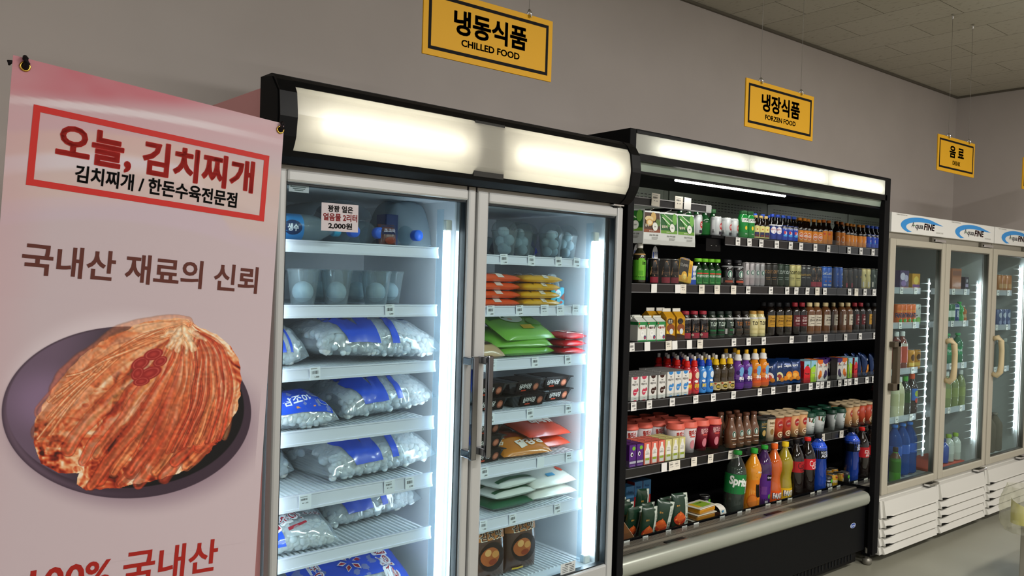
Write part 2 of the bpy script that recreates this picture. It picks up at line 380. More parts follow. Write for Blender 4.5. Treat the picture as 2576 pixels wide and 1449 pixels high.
# sticker on the left pane, notice on the bottom of the right pane
mb = MB(); f = FRONT(0.0175); L_rect(mb, f, -1.33, -1.272, 1.704, 1.722, M('#9fb4bd', 0.4), off=0.0001)
L_poly(mb, f, [(-1.327, 1.717), (-1.320, 1.717), (-1.3235, 1.7205)], M('#1d3a35'), 0.0004)
for k, w in enumerate((0.040, 0.036, 0.026)): L_rect(mb, f, -1.301-w/2, -1.301+w/2, 1.7165-0.0042*k, 1.7185-0.0042*k, M('#2f4a4a'), 0.0004, 1, 1)
part('warning_sticker', mb, dl)
mb = MB(); f = FRONT(0.0175); L_rect(mb, f, -0.26, -0.185, 0.436, 0.475, M('#c8cdcc', 0.4), off=0.0001)
for k in range(4): L_rect(mb, f, -0.252, -0.222, 0.443+0.006*k, 0.445+0.006*k, M('#555a5c'), 0.0004, 1, 1); L_rect(mb, f, -0.216, -0.192, 0.442+0.006*k, 0.4445+0.006*k, M('#555a5c'), 0.0004, 1, 1)
L_rect(mb, f, -0.24, -0.205, 0.467, 0.471, M('#555a5c'), 0.0004, 1, 1)
part('notice_sticker', mb, dr)
RAIL = M('#e0e3f0', 0.3); RIB = M('#e8eef4', 0.4)
def fz_shelf(u0, u1, zt, zb, tags):
    S = MB().prism([(0.094, zb), (0.103, zb), (0.103, zt), (0.098, zt)], u0, u1, RAIL)
    S.box(u0, u1, 0.092, 0.098, zb-0.003, zb+0.004, RAIL).box(u0, u1, 0.094, 0.10, zt-0.004, zt, RAIL)
    S.box(u0, u1, 0.103, 0.66, zt-0.022, zt-0.014, RIB)
    n = int((u1-u0)/0.017)
    for k in range(n):
        a = u0 + 0.006 + (u1-u0-0.012)*k/n; S.box(a, a+0.007, 0.104, 0.66, zt-0.014, zt-0.006, RIB)
    s = part('shelf', S, FZ); hang_tags(s, tags, 0.0925, (zt+zb)/2, 0.95, TAGS_COOL)
LZ = [(1.580, 1.548), (1.398, 1.364), (1.220, 1.187), (1.044, 1.004), (0.862, 0.820), (0.690, 0.653)]
RZ = [(1.566, 1.537), (1.393, 1.360), (1.212, 1.175), (1.031, 0.992), (0.851, 0.812), (0.670, 0.629)]
LT = [[], [(-0.956, 0)], [(-1.2, 1)], [], [(-0.94, 5), (-0.866, 2), (-1.221, 5)], []]
RT = [[(-0.504, 0), (-0.377, 1), (-0.243, 2), (-0.149, 3)], [(-0.557, 0), (-0.426, 2), (-0.306, 5), (-0.226, 5), (-0.145, 5)], [(-0.542, 5), (-0.345, 0), (-0.179, 1)], [(-0.543, 1), (-0.361, 2), (-0.169, 2)], [(-0.563, 0), (-0.303, 4), (-0.157, 5)], [(-0.561, 1), (-0.429, 0), (-0.211, 2)]]
for (a, b), t in zip(LZ, LT): fz_shelf(-1.352, -0.777, a, b, t)
for (a, b), t in zip(RZ, RT): fz_shelf(-0.655, -0.083, a, b, t)
S = MB()
for k in range(70): S.box(-1.35+0.0185*k, -1.343+0.0185*k, 0.11, 0.66, 0.425, 0.430, RIB)
part('floor_rack', S, FZ)
def fzp(u, ly, z): return tuple(fzM @ Vector((u, ly, z)))

# ================================================================== open multideck cooler
CX, CY = 2.26, 2.152
CL = thing('open_display_cooler', 'black open-front chilled display case with lit header and silver bumper', 'display cooler', (CX, CY, 0))
def cpart(name, mb, label=None, parent=None):
    mb.v = [(x-CX, y-CY, z) for x, y, z in mb.v]; return part(name, mb, parent or CL, label)
cpart('side_panel', MB().rbox(2.26, 2.295, 2.152, 2.93, 0.06, 2.072, BLACKM, 0.003))
rp = cpart('side_panel', MB().rbox(4.235, 4.270, 2.152, 2.93, 0.06, 2.072, BLACKM, 0.003).box(4.214, 4.236, 2.152, 2.18, 0.06, 2.066, BLACKM))
cpart('mirror_panel', MB().add([(4.2335, 2.18, 0.414), (4.2335, 2.90, 0.40), (4.2335, 2.90, 1.965), (4.2335, 2.18, 1.965)], [(0, 1, 2, 3)], M('#f2f3f3', 0.02, 1.0)), 'mirrored inner end wall', rp)
bp = cpart('back_wall', MB().box(2.295, 4.234, 2.90, 2.93, 0.06, 2.072, M('#08080a', 0.5)))
PG = M('#5d6459', 0.42, 0.2); pm = MB()
for x0, x1 in ((2.30, 3.300), (3.345, 4.232)): pm.rbox(x0, x1, 2.885, 2.899, 1.73, 1.985, PG, 0.003)
pm.box(3.305, 3.34, 2.89, 2.899, 1.73, 1.985, PG)
sl = MB()
for x0, x1 in ((2.34, 3.24), (3.40, 4.20)):
    for k in range(int((x1-x0)/0.030)):
        for r_ in range(4): sl.box(x0+0.030*k, x0+0.030*k+0.018, 2.8835, 2.8855, 1.938-0.0155*r_, 1.9415-0.0155*r_, BLACK)
ub = cpart('upper_back_panel', pm, 'grey slotted metal back panel'); cpart('slotted_grille', sl, None, ub)
ub_o = ub
# canopy with light box
mb = MB().box(2.295, 4.235, 2.152, 2.93, 2.060, 2.072, BLACKM).box(2.295, 4.235, 2.152, 2.17, 1.952, 1.980, BLACK).box(2.295, 4.235, 2.175, 2.19, 1.909, 1.918, BLACK)
mb.box(2.295, 4.235, 2.20, 2.93, 1.972, 1.985, BLACKM).box(2.295, 4.235, 2.215, 2.22, 1.98, 2.062, M('#77756f', .6)).box(2.295, 4.235, 2.17, 2.215, 1.978, 1.982, M('#77756f', .6))
mb.box(2.295, 4.235, 2.150, 2.156, 2.056, 2.066, BLACK)
cpart('canopy', mb)
DF = diffuser('cool_diffuser', '#e6e6e0'); xs = [2.296, 3.02, 3.66, 4.214]
for k in range(3): cpart('light_panel', MB().box(xs[k]+0.001, xs[k+1]-0.001, 2.155, 2.158, 1.981, 2.058, DF))
CT = glow('canopy_tube', (1.0, 1.0, 0.93), 34.0)
for a, b in ((2.42, 2.985), (3.05, 3.635), (3.69, 4.20)): cpart('header_tube', MB().tube([(a, 2.188, 2.010), (b, 2.188, 2.010)], 0.010, CT, 12))
cpart('canopy_glass', MB().add([(2.296, 2.173, 1.951), (4.232, 2.173, 1.951), (4.232, 2.178, 1.917), (2.296, 2.178, 1.917)], [(0, 1, 2, 3)], noisy('frosted_green', '#8a988c', '#98a699', 9, 0.35)), 'frosted greenish strip under the light box')
cpart('led_tube', MB().tube([(2.82, 2.40, 1.944), (3.67, 2.40, 1.944)], 0.006, glow('led_tube', (1.0, 0.98, 0.92), 34.0), 10))
# lower body
cpart('base', MB().rbox(2.295, 4.19, 2.185, 2.90, 0.085, 0.338, M('#0c0d10', 0.4), 0.004).box(2.295, 4.13, 2.20, 2.90, 0.03, 0.09, BLACK))
k = MB()
for q in range(52): k.box(2.50+0.031*q, 2.506+0.031*q, 2.1975, 2.2005, 0.045, 0.075, M('#1d1f22'))
cpart('kick_vent', k)
bpf = [(2.185, 0.332), (2.168, 0.332), (2.157, 0.342), (2.152, 0.358), (2.153, 0.378), (2.160, 0.394), (2.172, 0.401), (2.186, 0.404), (2.203, 0.405), (2.203, 0.394), (2.185, 0.390)]
m_, nt_, N_, L_, b_, o_ = nodes('brushed_bumper'); b_.inputs['Base Color'].default_value = lin('#b3b8ad'); b_.inputs['Roughness'].default_value = 0.28; b_.inputs['Metallic'].default_value = 0.55
B = MB().prism(bpf, 2.296, 4.165, m_, True)
cy_, cz_ = 2.19, 0.37
for i in range(6):   # rounded right end
    t0, t1 = i/6*PI/2, (i+1)/6*PI/2
    s0, s1, x0, x1 = math.cos(t0), math.cos(t1), 4.165+0.03*math.sin(t0), 4.165+0.03*math.sin(t1)
    P = [(x0, cy_+(y-cy_)*s0, cz_+(z-cz_)*s0) for y, z in bpf] + [(x1, cy_+(y-cy_)*max(s1, .12), cz_+(z-cz_)*max(s1, .12)) for y, z in bpf]; n = len(bpf)
    B.add(P, [(q, (q+1) % n, n+(q+1) % n, n+q) for q in range(n)], m_, True)
cpart('bumper', B, 'silver rounded bumper rail')
G = MB().box(2.296, 4.232, 2.203, 2.338, 0.352, 0.358, BLACK)
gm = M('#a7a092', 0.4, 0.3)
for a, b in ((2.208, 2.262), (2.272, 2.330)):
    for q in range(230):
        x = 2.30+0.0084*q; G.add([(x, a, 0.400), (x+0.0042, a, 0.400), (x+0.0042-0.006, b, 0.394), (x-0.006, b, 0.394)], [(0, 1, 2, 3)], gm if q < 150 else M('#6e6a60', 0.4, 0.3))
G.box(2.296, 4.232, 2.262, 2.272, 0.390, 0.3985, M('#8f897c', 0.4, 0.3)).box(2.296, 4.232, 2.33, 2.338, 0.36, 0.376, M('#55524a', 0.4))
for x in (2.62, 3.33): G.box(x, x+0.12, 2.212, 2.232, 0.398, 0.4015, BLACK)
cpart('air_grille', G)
bd = cpart('bottom_deck', MB().box(2.296, 4.232, 2.345, 2.90, 0.345, 0.355, BLACKM).box(2.296, 4.232, 2.340, 2.346, 0.345, 0.400, M('#0d0d10', 0.25)))
DS = [(2.512, 4), (2.628, 0), (2.777, 1), (2.885, 2), (2.968, 4), (3.158, 3), (3.293, 4), (3.359, 5), (3.524, 5), (3.619, 5), (3.715, 5), (3.925, 5), (3.99, 5), (4.1, 5), (4.185, 4)]
hang_tags(bd, [(x-CX, k_) for x, k_ in DS], 2.3395-CY, 0.376)
cpart('rail_guard', MB().box(2.296, 4.232, 2.336, 2.338, 0.36, 0.428, ACRYL), None, bd)
bm_ = MB(); f = FRONT(2.1845)
L_oval(bm_, f, 4.065, 0.236, 0.027, 0.0135, M('#d8dde6'), 0.0004, 28); L_oval(bm_, f, 4.065, 0.236, 0.025, 0.0118, M('#274b9e', 0.3), 0.0008, 28); L_text(bm_, f, 'Carrier', 4.065, 0.236, 0.012, M('#cfd8ec'), bold=0.02, off=0.0012, slant=0.2)
cpart('badge', bm_, 'small blue oval maker badge')
cpart('caster_foot', MB().lathe([(0.018, 0.0), (0.024, 0.006), (0.024, 0.03), (0.012, 0.034), (0.012, 0.088)], M('#7d7a70', 0.4, 0.5), 14, (4.225, 2.185, 0)).box(4.205, 4.262, 2.16, 2.21, 0.05, 0.062, BLACK))
cpart('caster_foot', MB().lathe([(0.018, 0.0), (0.024, 0.006), (0.024, 0.03), (0.012, 0.034), (0.012, 0.088)], M('#7d7a70', 0.4, 0.5), 14, (2.33, 2.23, 0)))
SH = [(1.715, 1.672), (1.478, 1.438), (1.222, 1.182), (0.962, 0.925), (0.672, 0.630)]
TG = [[(3.311, 0), (3.404, 1), (3.503, 2), (3.637, 3), (3.762, 0), (3.858, 1), (3.995, 2), (4.126, 0)],
      [(2.717, 4), (2.876, 4), (2.915, 5), (3.047, 5), (3.162, 5), (3.289, 5), (3.407, 0), (3.599, 1), (3.744, 2), (3.828, 3), (3.933, 0), (4.03, 5), (4.105, 1)],
      [(2.586, 0), (2.685, 4), (2.827, 5), (2.868, 4), (2.971, 4), (3.048, 5), (3.306, 0), (3.425, 1), (3.552, 2), (3.8, 3), (3.969, 0), (4.13, 1)],
      [(2.61, 0), (2.71, 1), (2.864, 2), (3.03, 3), (3.16, 0), (3.317, 1), (3.533, 2), (3.65, 0), (3.797, 1), (3.875, 2), (3.997, 3), (4.067, 0), (4.111, 1), (4.175, 2)],
      [(2.823, 4), (2.875, 5), (2.912, 5), (3.032, 5), (3.155, 5), (3.312, 5), (3.354, 5), (3.687, 5), (4.136, 5)]]
GRD = [[(3.22, 4.232, 0.028)], [(2.86, 3.30, 0.04), (2.74, 2.92, 0.115), (3.47, 4.232, 0.112)], [(2.80, 3.62, 0.018), (3.69, 4.232, 0.02)], [(2.30, 3.03, 0.022), (3.40, 4.232, 0.03)], [(2.30, 3.30, 0.036), (3.36, 4.232, 0.03)]]
for (zt, zb), tg, gd, xl in zip(SH, TG, GRD, (3.12, 2.296, 2.296, 2.296, 2.296)):
    S = MB().box(xl, 4.232, 2.425, 2.895, zt-0.012, zt, BLACKM)
    rl = 3.215 if xl > 3 else xl
    S.box(rl, 4.232, 2.4185, 2.4245, zb, zt, M('#151416', 0.22)).box(rl, 4.232, 2.416, 2.419, zb, zb+0.004, M('#77777a', 0.3)).box(rl, 4.232, 2.416, 2.4185, zt-0.002, zt, M('#77777a', 0.3))
    s = cpart('shelf', S); hang_tags(s, [(x-CX, k_) for x, k_ in tg], 2.4155-CY, (zt+zb)/2)
    for a, b, h in gd:
        cpart('rail_guard', MB().box(a, b, 2.417, 2.419, zt, zt+h, ACRYL), None, s)
# bracket plate and hook bar high at the left
cpart('shelf_bracket', MB().box(3.10, 3.21, 2.44, 2.446, 1.64, 1.70, BLACK).lathe([(0, 0), (0.006, 0), (0.006, 0.002)], CHROME, 10, (3.135, 2.438, 1.665)).lathe([(0, 0), (0.006, 0), (0.006, 0.002)], CHROME, 10, (3.17, 2.438, 1.665)), None, None)
hb = cpart('hook_bar', MB().box(2.30, 3.135, 2.448, 2.454, 1.822, 1.856, M('#3a3a3c', 0.3)).box(2.30, 3.135, 2.446, 2.449, 1.853, 1.858, M('#a8a8aa', 0.3)).box(2.30, 3.135, 2.446, 2.449, 1.820, 1.824, M('#a8a8aa', 0.3)).box(3.10, 3.137, 2.444, 2.447, 1.822, 1.856, clear('bar_end', '#ffffff', 0.05, 0.3)).box(2.31, 2.33, 2.454, 2.89, 1.83, 1.845, BLACK).box(3.03, 3.05, 2.454, 2.89, 1.83, 1.845, BLACK))
hang_tags(hb, [(2.74-CX, 5), (2.897-CX, 5), (2.958-CX, 4)], 2.4425-CY, 1.852, 1.35)
for x in (2.57, 2.70, 2.815, 2.935):
    cpart('peg_hook', MB().tube([(x, 2.89, 1.8062), (x, 2.43, 1.8062), (x, 2.415, 1.811)], 0.0024, CHROME, 8), None, hb)

# ================================================================== upright drink fridges at the far end
CREAM = M('#b3ad9d', 0.42); CREAMH = M('#cdbb94', 0.4); FWHT = M('#d6d4cd', 0.4)
LED = glow('led_point', (0.88, 0.94, 1.0), 130.0)
def fridge(x0, n, label, dark_first):
    W = 0.665; x1 = x0 + W*n; y0 = 2.15
    F = thing('upright_drink_fridge', label, 'fridge', (x0, y0, 0))
    def fp(name, mb, parent=None, lab=None):
        mb.v = [(x-x0, y-y0, z) for x, y, z in mb.v]; return part(name, mb, parent or F, lab)
    GL = M('#b9bcb8', 0.4)
    mb = MB().box(x0, x1, 2.86, 2.89, 0.10, 1.895, FWHT).box(x0, x0+0.025, 2.19, 2.86, 0.10, 1.895, FWHT).box(x1-0.025, x1, 2.19, 2.86, 0.10, 1.895, FWHT)
    mb.box(x0, x1, 2.19, 2.86, 1.76, 1.895, FWHT).box(x0, x1, 2.18, 2.86, 0.10, 0.37, FWHT)
    mb.box(x0, x1, 2.165, 2.19, 1.752, 1.79, M('#8c877b', 0.5))
    fp('cabinet', mb)
    mb = MB().box(x0+0.026, x1-0.026, 2.84, 2.859, 0.371, 1.759, GL).box(x0+0.026, x0+0.032, 2.20, 2.84, 0.371, 1.759, GL).box(x1-0.032, x1-0.026, 2.20, 2.84, 0.371, 1.759, GL).box(x0+0.032, x1-0.032, 2.20, 2.84, 0.371, 0.376, GL)
    fp('inner_lining', mb)
    H = fp('header', MB().rbox(x0, x1-0.004, 2.148, 2.19, 1.790, 1.896, M('#e4e3de', 0.35), 0.003))
    for d in range(n):
        a = x0+W*d; P = MB(); f = FRONT(2.1478)
        th = [math.radians(q) for q in range(60, 232, 8)]; ring = []
        cxo, czo = a+0.335, 1.835
        outer = [(cxo + 0.235*math.cos(t), czo + 0.050*math.sin(t)) for t in th]
        inner = [(cxo + 0.03 + 0.205*math.cos(t), czo - 0.008 + 0.034*math.sin(t)) for t in th]
        n_ = len(th)
        P.add([f(q[0], q[1], 0.0004) for q in outer+inner], [(i, i+1, n_+i+1, n_+i) for i in range(n_-1)], M('#2f8fd8', 0.35))
        L_poly(P, f, [outer[0], (cxo+0.275, czo+0.018), (cxo+0.20, czo+0.020), inner[0]], M('#2f8fd8', 0.35), 0.0004)
        L_text(P, f, 'A', a+0.24, 1.842, 0.030, M('#24262e'), bold=0.01, off=0.0006, slant=0.25)
        L_text(P, f, 'qua', a+0.312, 1.829, 0.031, M('#24262e'), w=0.092, bold=0.02, off=0.0006, slant=0.2)
        L_poly(P, f, [(a+0.238, 1.838), (a+0.262, 1.842), (a+0.262, 1.836)], M('#3f9a55'), 0.0008)
        L_text(P, f, 'FINE', a+0.435, 1.838, 0.036, M('#d42a1e'), w=0.125, bold=0.035, off=0.0006, slant=0.2)
        L_text(P, f, 'SHOWCASE', a+0.565, 1.812, 0.008, M('#a9a79e'), w=0.09, off=0.0006); L_text(P, f, 'DAIRYS SHOWCASE', a+0.11, 1.887, 0.006, M('#8d8a82'), w=0.12, off=0.0006)
        fp('logo_print', P, H)
    shelfz = [1.475, 1.275, 1.010, 0.735] if n == 2 else [1.475, 1.24, 0.955]
    for d in range(n):
        a, b = x0+W*d, x0+W*(d+1)
        D = MB(); g0, g1, gz0, gz1 = a+0.066, b-0.045, 0.41, 1.72
        for q in ((a+0.004, g0, 0.366, 1.757), (g1, b-0.004, 0.366, 1.757), (g0, g1, gz1, 1.757), (g0, g1, 0.366, gz0)): D.rbox(q[0], q[1], 2.150, 2.188, q[2], q[3], CREAM, 0.006, 2)
        for q in ((g0, g0+0.004, gz0, gz1), (g1-0.004, g1, gz0, gz1), (g0, g1, gz1-0.005, gz1), (g0, g1, gz0, gz0+0.005)): D.box(q[0], q[1], 2.158, 2.186, q[2], q[3], M('#4a473f', 0.4))
        dd = fp('door', D)
        fp('glass_pane', MB().box(g0, g1, 2.166, 2.170, gz0, gz1, GLASS), dd)
        hx, hz0, hz1 = a+0.045, 0.935, 1.20
        if dark_first and d == 0:
            hm = MB(); dk = M('#544a3c', 0.45)
            for q in ((hx-0.02, hx+0.05, hz1-0.03, hz1), (hx-0.02, hx+0.05, hz0, hz0+0.04), (hx+0.018, hx+0.05, hz0, hz1)): hm.rbox(q[0], q[1], 2.118, 2.150, q[2], q[3], dk, 0.004, 2)
            fp('handle', hm, dd, 'dark brown loop handle')
        else:
            pts = [(hx, 2.149, hz0+0.02), (hx, 2.125, hz0+0.01), (hx, 2.105, hz0+0.035), (hx, 2.10, hz0+0.09), (hx, 2.10, hz1-0.09), (hx, 2.105, hz1-0.035), (hx, 2.125, hz1-0.01), (hx, 2.149, hz1-0.02)]
            fp('handle', MB().tube(pts, [0.016, 0.018, 0.018, 0.016, 0.016, 0.018, 0.018, 0.016], CREAMH, 12), dd, 'cream plastic loop handle')
        fp('hinge', MB().rbox(b-0.16, b-0.03, 2.14, 2.17, 1.760, 1.775, CHROME, 0.002).rbox(b-0.19, b-0.17, 2.146, 2.17, 1.758, 1.784, M('#6e6a60', 0.4, .5), 0.002), None)
        fp('hinge', MB().rbox(b-0.13, b-0.01, 2.135, 2.17, 0.345, 0.358, CHROME, 0.002), None)
        # led bar, with white fins added to imitate the light streaks of its points
        lx = b-0.062; zt = 1.52 if n == 2 else 1.64; nl = 23 if n == 2 else 27
        ST = MB().box(lx-0.006, lx+0.012, 2.215, 2.222, 0.50, zt+0.03, M('#c9ccd0', 0.3))
        LD = MB(); FN = MB()
        for q in range(nl):
            z = 0.545 + (zt-0.545)*q/(nl-1)
            LD.lathe([(0.0, -0.006), (0.0045, -0.004), (0.006, 0.0), (0.0045, 0.004), (0.0, 0.006)], LED, 8, (lx, 2.212, z))
            FN.add([(lx-0.005, 2.213, z+0.003), (lx-0.005, 2.213, z-0.003), (lx-0.11, 2.216, z)], [(0, 1, 2)], M('#eef2f6', 0.2))
        sp = fp('led_bar', ST); fp('led_points', LD, sp); fp('streak_fins', FN, sp)
        for z in shelfz:
            S = MB().box(a+0.034, b-0.10, 2.25, 2.83, z-0.004, z, M('#c6cace', 0.3)).box(a+0.034, b-0.10, 2.244, 2.248, z-0.018, z+0.018, clear('fridge_rail', '#f0f4f8', 0.05, 0.35, '#e8ecf0'))
            s = fp('shelf', S); hang_tags(s, [(a+0.2-x0, 0), (a+0.33-x0, 1), (a+0.5-x0, 3)], 2.2425-y0, z)
        # louvred plastic base
        Q = MB(); zs = [(0.335, 0.243), (0.236, 0.190), (0.184, 0.140), (0.134, 0.092), (0.086, 0.045)]
        for zt_, zb_ in zs:
            Q.prism([(2.165, zt_), (2.148, zt_-0.003), (2.136, zb_+0.010), (2.133, zb_+0.004), (2.137, zb_), (2.165, zb_)], a+0.03, b-0.02, FWHT, False)
            Q.prism([(2.165, zt_), (2.158, zt_-0.003), (2.150, zb_), (2.165, zb_)], a+0.004, a+0.03, FWHT, False); Q.prism([(2.165, zt_), (2.158, zt_-0.003), (2.150, zb_), (2.165, zb_)], b-0.02, b-0.002, FWHT, False)
        Q.box(a+0.004, b-0.002, 2.163, 2.18, 0.045, 0.335, FWHT)
        for (_, z) in zs[:4]: Q.add([(a+0.034, 2.1322, z-0.002), (a+0.034, 2.1322, z+0.015), (a+0.075, 2.1322, z+0.010), (a+0.135, 2.1322, z-0.002)], [(0, 1, 2, 3)], M('#060606'))
        fp('base_grille', Q)
        fp('caster', MB().tube([(b-0.08, 2.24, 0.028), (b-0.055, 2.24, 0.028)], 0.027, M('#1b1b1b', 0.5), 14).box(b-0.09, b-0.045, 2.21, 2.27, 0.04, 0.102, M('#2a2a2a')))
        fp('caster', MB().tube([(a+0.06, 2.24, 0.028), (a+0.085, 2.24, 0.028)], 0.027, M('#1b1b1b', 0.5), 14).box(a+0.05, a+0.095, 2.21, 2.27, 0.04, 0.102, M('#2a2a2a')))
    return F
fridge(4.285, 2, 'two-door drink fridge with white logo header beside the black open cooler', True)
fridge(5.625, 1, 'last drink fridge of the row, standing at the end wall', False)
# ================================================================== printed banner on its stand
BX, BY_ = Vector((0.990, 0.123, -0.075)).normalized(), Vector((0.072, 0.029, 0.997))
BY_ = (BY_ - BX*BY_.dot(BX)).normalized(); BZ = BX.cross(BY_)
BTR = Vector((0.772, 1.866, 1.844))
banM = Matrix(((BX.x, BY_.x, BZ.x, BTR.x), (BX.y, BY_.y, BZ.y, BTR.y), (BX.z, BY_.z, BZ.z, BTR.z), (0, 0, 0, 1)))
def srgb(c): c = np.asarray(c, float)/255; return np.where(c <= 0.04045, c/12.92, ((c+0.055)/1.055)**2.4)
def sstep(a, b, x): t = np.clip((x-a)/(b-a), 0, 1); return t*t*(3-2*t)
def vnoise(x, y, seed):
    R = np.random.RandomState(seed).rand(64, 64); xi, yi = np.floor(x).astype(int), np.floor(y).astype(int)
    fx, fy = x-xi, y-yi; fx, fy = fx*fx*(3-2*fx), fy*fy*(3-2*fy); g = lambda a, b: R[a % 64, b % 64]
    return (g(xi, yi)*(1-fx)+g(xi+1, yi)*fx)*(1-fy) + (g(xi, yi+1)*(1-fx)+g(xi+1, yi+1)*fx)*fy
def paper(bx, by):
    """artwork ground: pale rose sheet with pink and peach brush swooshes towards the head"""
    C = np.zeros(bx.shape+(3,)) + np.array((196, 178, 184.))
    def mix(col, a): nonlocal C; C = C*(1-a[..., None]) + np.array(col, float)*a[..., None]
    d = by - (-0.085 + 0.10*(bx+0.57)/0.57)
    n = vnoise(bx*22, by*30, 3)
    mix((190, 106, 118), np.clip(sstep(-0.02, 0.03, d)*(0.85+0.3*n)*(1-0.4*sstep(-0.35, 0.0, bx)), 0, 1))
    mix((206, 150, 160), 0.5*sstep(-0.13, -0.03, d)*(1-sstep(-0.03, 0.02, d)))
    for a, b, c, w, col, al in ((-0.085, 0.16, -0.10, 0.010, (226, 214, 220), .8), (-0.21, 0.36, -0.42, 0.026, (218, 206, 214), .75), (-0.17, 0.30, -0.30, 0.03, (214, 178, 166), .55), (-0.26, 0.25, -0.10, 0.05, (214, 184, 172), .5), (-0.30, 0.30, -0.34, 0.03, (200, 180, 196), .5)):
        q = bx+0.57; y0 = a + b*q + c*q*q*1.6
        mix(col, al*(1-sstep(w*0.5, w, np.abs(by-y0)))*(1-0.7*sstep(0.35, 0.57, q)))
    mix((206, 182, 174), 0.55*sstep(-0.02, 0.0, (by+0.27) - 1.35*(-0.11-bx))*sstep(-0.30, -0.25, by)*(1-sstep(-0.15, -0.08, by)))
    q = bx+0.57
    mix((200, 158, 164), 0.45*(1-sstep(0.0, 0.10, q))*sstep(-1.3, -0.2, by))
    return C
HM = np.array([[0.0008099542728472002, 6.735067566565642e-05, -0.599320250890623], [0.00018753089951335924, -0.0007364832102815953, 0.09594812930938194], [-0.0003035742516344003, -5.439238603583363e-06, 1.0]])
HI = np.linalg.inv(HM)          # print metres -> artwork sketch units
def dish_art(bx, by):
    """the printed dish of kimchi, drawn as overlapping leaf strokes"""
    w = HI[2, 0]*bx + HI[2, 1]*by + HI[2, 2]; X = (HI[0, 0]*bx+HI[0, 1]*by+HI[0, 2])/w; Y = (HI[1, 0]*bx+HI[1, 1]*by+HI[1, 2])/w
    C = paper(bx, by); A = lambda c: np.array(c, float)
    def over(col, a): nonlocal C; C = C*(1-a[..., None]) + (col if getattr(col, 'ndim', 1) > 1 else A(col))*a[..., None]
    el = lambda cx, cy, a, b: np.sqrt(((X-cx)/a)**2 + ((Y-cy)/b)**2)
    over((226, 214, 220), 0.5*(1-sstep(0.80, 1.02, el(316, 1010, 330, 240))))
    over((120, 96, 112), 0.62*(1-sstep(0.80, 1.13, el(335, 1068, 322, 212))))
    e = el(317, 1038, 315, 217); over((60, 44, 57), 1-sstep(0.992, 1.0, e))
    over((110, 88, 106), 0.8*(1-sstep(0.0, 0.06, np.abs(e-0.955)))*sstep(700, 200, X+Y*0.2))
    e2 = el(314, 1027, 301, 202); inner = 1-sstep(0.985, 1.0, e2)
    g = sstep(90, 420, X + 0.25*(Y-1000)); base = A((104, 84, 104))*(1-g[..., None]) + A((8, 5, 8))*g[..., None]
    base = base + A((26, 22, 30))*((1-sstep(0.2, 1.0, el(120, 1010, 150, 110)))[..., None])
    over(base, inner)
    # body silhouette
    P = np.array([(440, 798), (470, 802), (498, 822), (545, 842), (580, 872), (600, 905), (607, 965), (596, 1030), (562, 1090), (525, 1140), (470, 1182), (400, 1207), (300, 1228), (215, 1234), (192, 1218), (200, 1192), (150, 1193), (100, 1165), (82, 1110), (86, 1060), (115, 1005), (150, 955), (205, 897), (270, 850), (350, 815)], float)
    ins = np.zeros(X.shape, bool); wob = 5*(vnoise(X/14, Y/14, 8)-0.5)
    for i in range(len(P)):
        (x0, y0), (x1, y1) = P[i], P[(i+1) % len(P)]
        ins ^= ((y0 > Y+wob) != (y1 > Y+wob)) & (X+wob < (x1-x0)*(Y+wob-y0)/((y1-y0) or 1e-9)+x0)
    # fibrous leaf ground: noise stretched along rays from the stem
    th, rr = np.arctan2(Y-812, 478-X), np.hypot(X-478, Y-812)
    wv = 0.25*(vnoise(X/60, Y/60, 21)-.5) + 0.10*(vnoise(X/22, Y/22, 22)-.5)
    f1, f2, f3 = vnoise(th*9+wv*9+40, rr/95, 23), vnoise(th*24+wv*20+90, rr/60, 24), vnoise(X/7+wv*30, Y/6, 25)
    v = 0.46*f1 + 0.36*f2 + 0.18*f3
    v = (v-0.5)*1.95 + 0.56
    v += 0.20*sstep(150, 20, rr) + 0.13*sstep(0.62, 0.35, th) - 0.16*np.exp(-(((X-330)/85)**2+((Y-1030)/95)**2)) - 0.05*sstep(1.1, 1.9, th)
    cr = sstep(205, 120, X)*sstep(1020, 1090, Y); iso = vnoise(X/13+3, Y/12, 26)*0.65 + vnoise(X/6, Y/6, 27)*0.35
    v = v*(1-cr) + ((iso-.5)*1.7+.42)*cr
    v -= 0.25*sstep(0.70, 0.80, vnoise(X/24+7, Y/20, 28))*sstep(120, 200, rr)
    ks = np.array([0, .22, .42, .58, .76, 1.0]); pal = np.array([(58, 16, 8), (140, 36, 18), (196, 76, 40), (219, 122, 74), (234, 176, 128), (246, 226, 198)], float)
    leaf = np.stack([np.interp(np.clip(v, 0, 1), ks, pal[:, c]) for c in range(3)], -1)
    over(leaf, ins.astype(float))
    rnd = random.Random(11)
    def stroke(b, w0, w1, w2, edge, mid, core, tip=None, fib=6, alpha=1.0):
        nonlocal C
        T = np.linspace(0, 1, 34)[:, None]; b = np.array(b, float)
        Q = (1-T)**3*b[0] + 3*(1-T)**2*T*b[1] + 3*(1-T)*T*T*b[2] + T**3*b[3]
        Q += np.stack([2.2*np.sin(T[:, 0]*17+rnd.random()*6), 2.2*np.cos(T[:, 0]*13+rnd.random()*6)], 1)
        W = np.where(T[:, 0] < .5, w0+(w1-w0)*T[:, 0]*2, w1+(w2-w1)*(T[:, 0]*2-1)); mw = max(w0, w1, w2)+3
        sel = (X > Q[:, 0].min()-mw) & (X < Q[:, 0].max()+mw) & (Y > Q[:, 1].min()-mw) & (Y < Q[:, 1].max()+mw)
        x, y = X[sel], Y[sel]
        if x.size == 0: return
        bd = np.full(x.shape, 1e9); bs = np.zeros(x.shape); bt = np.zeros(x.shape)
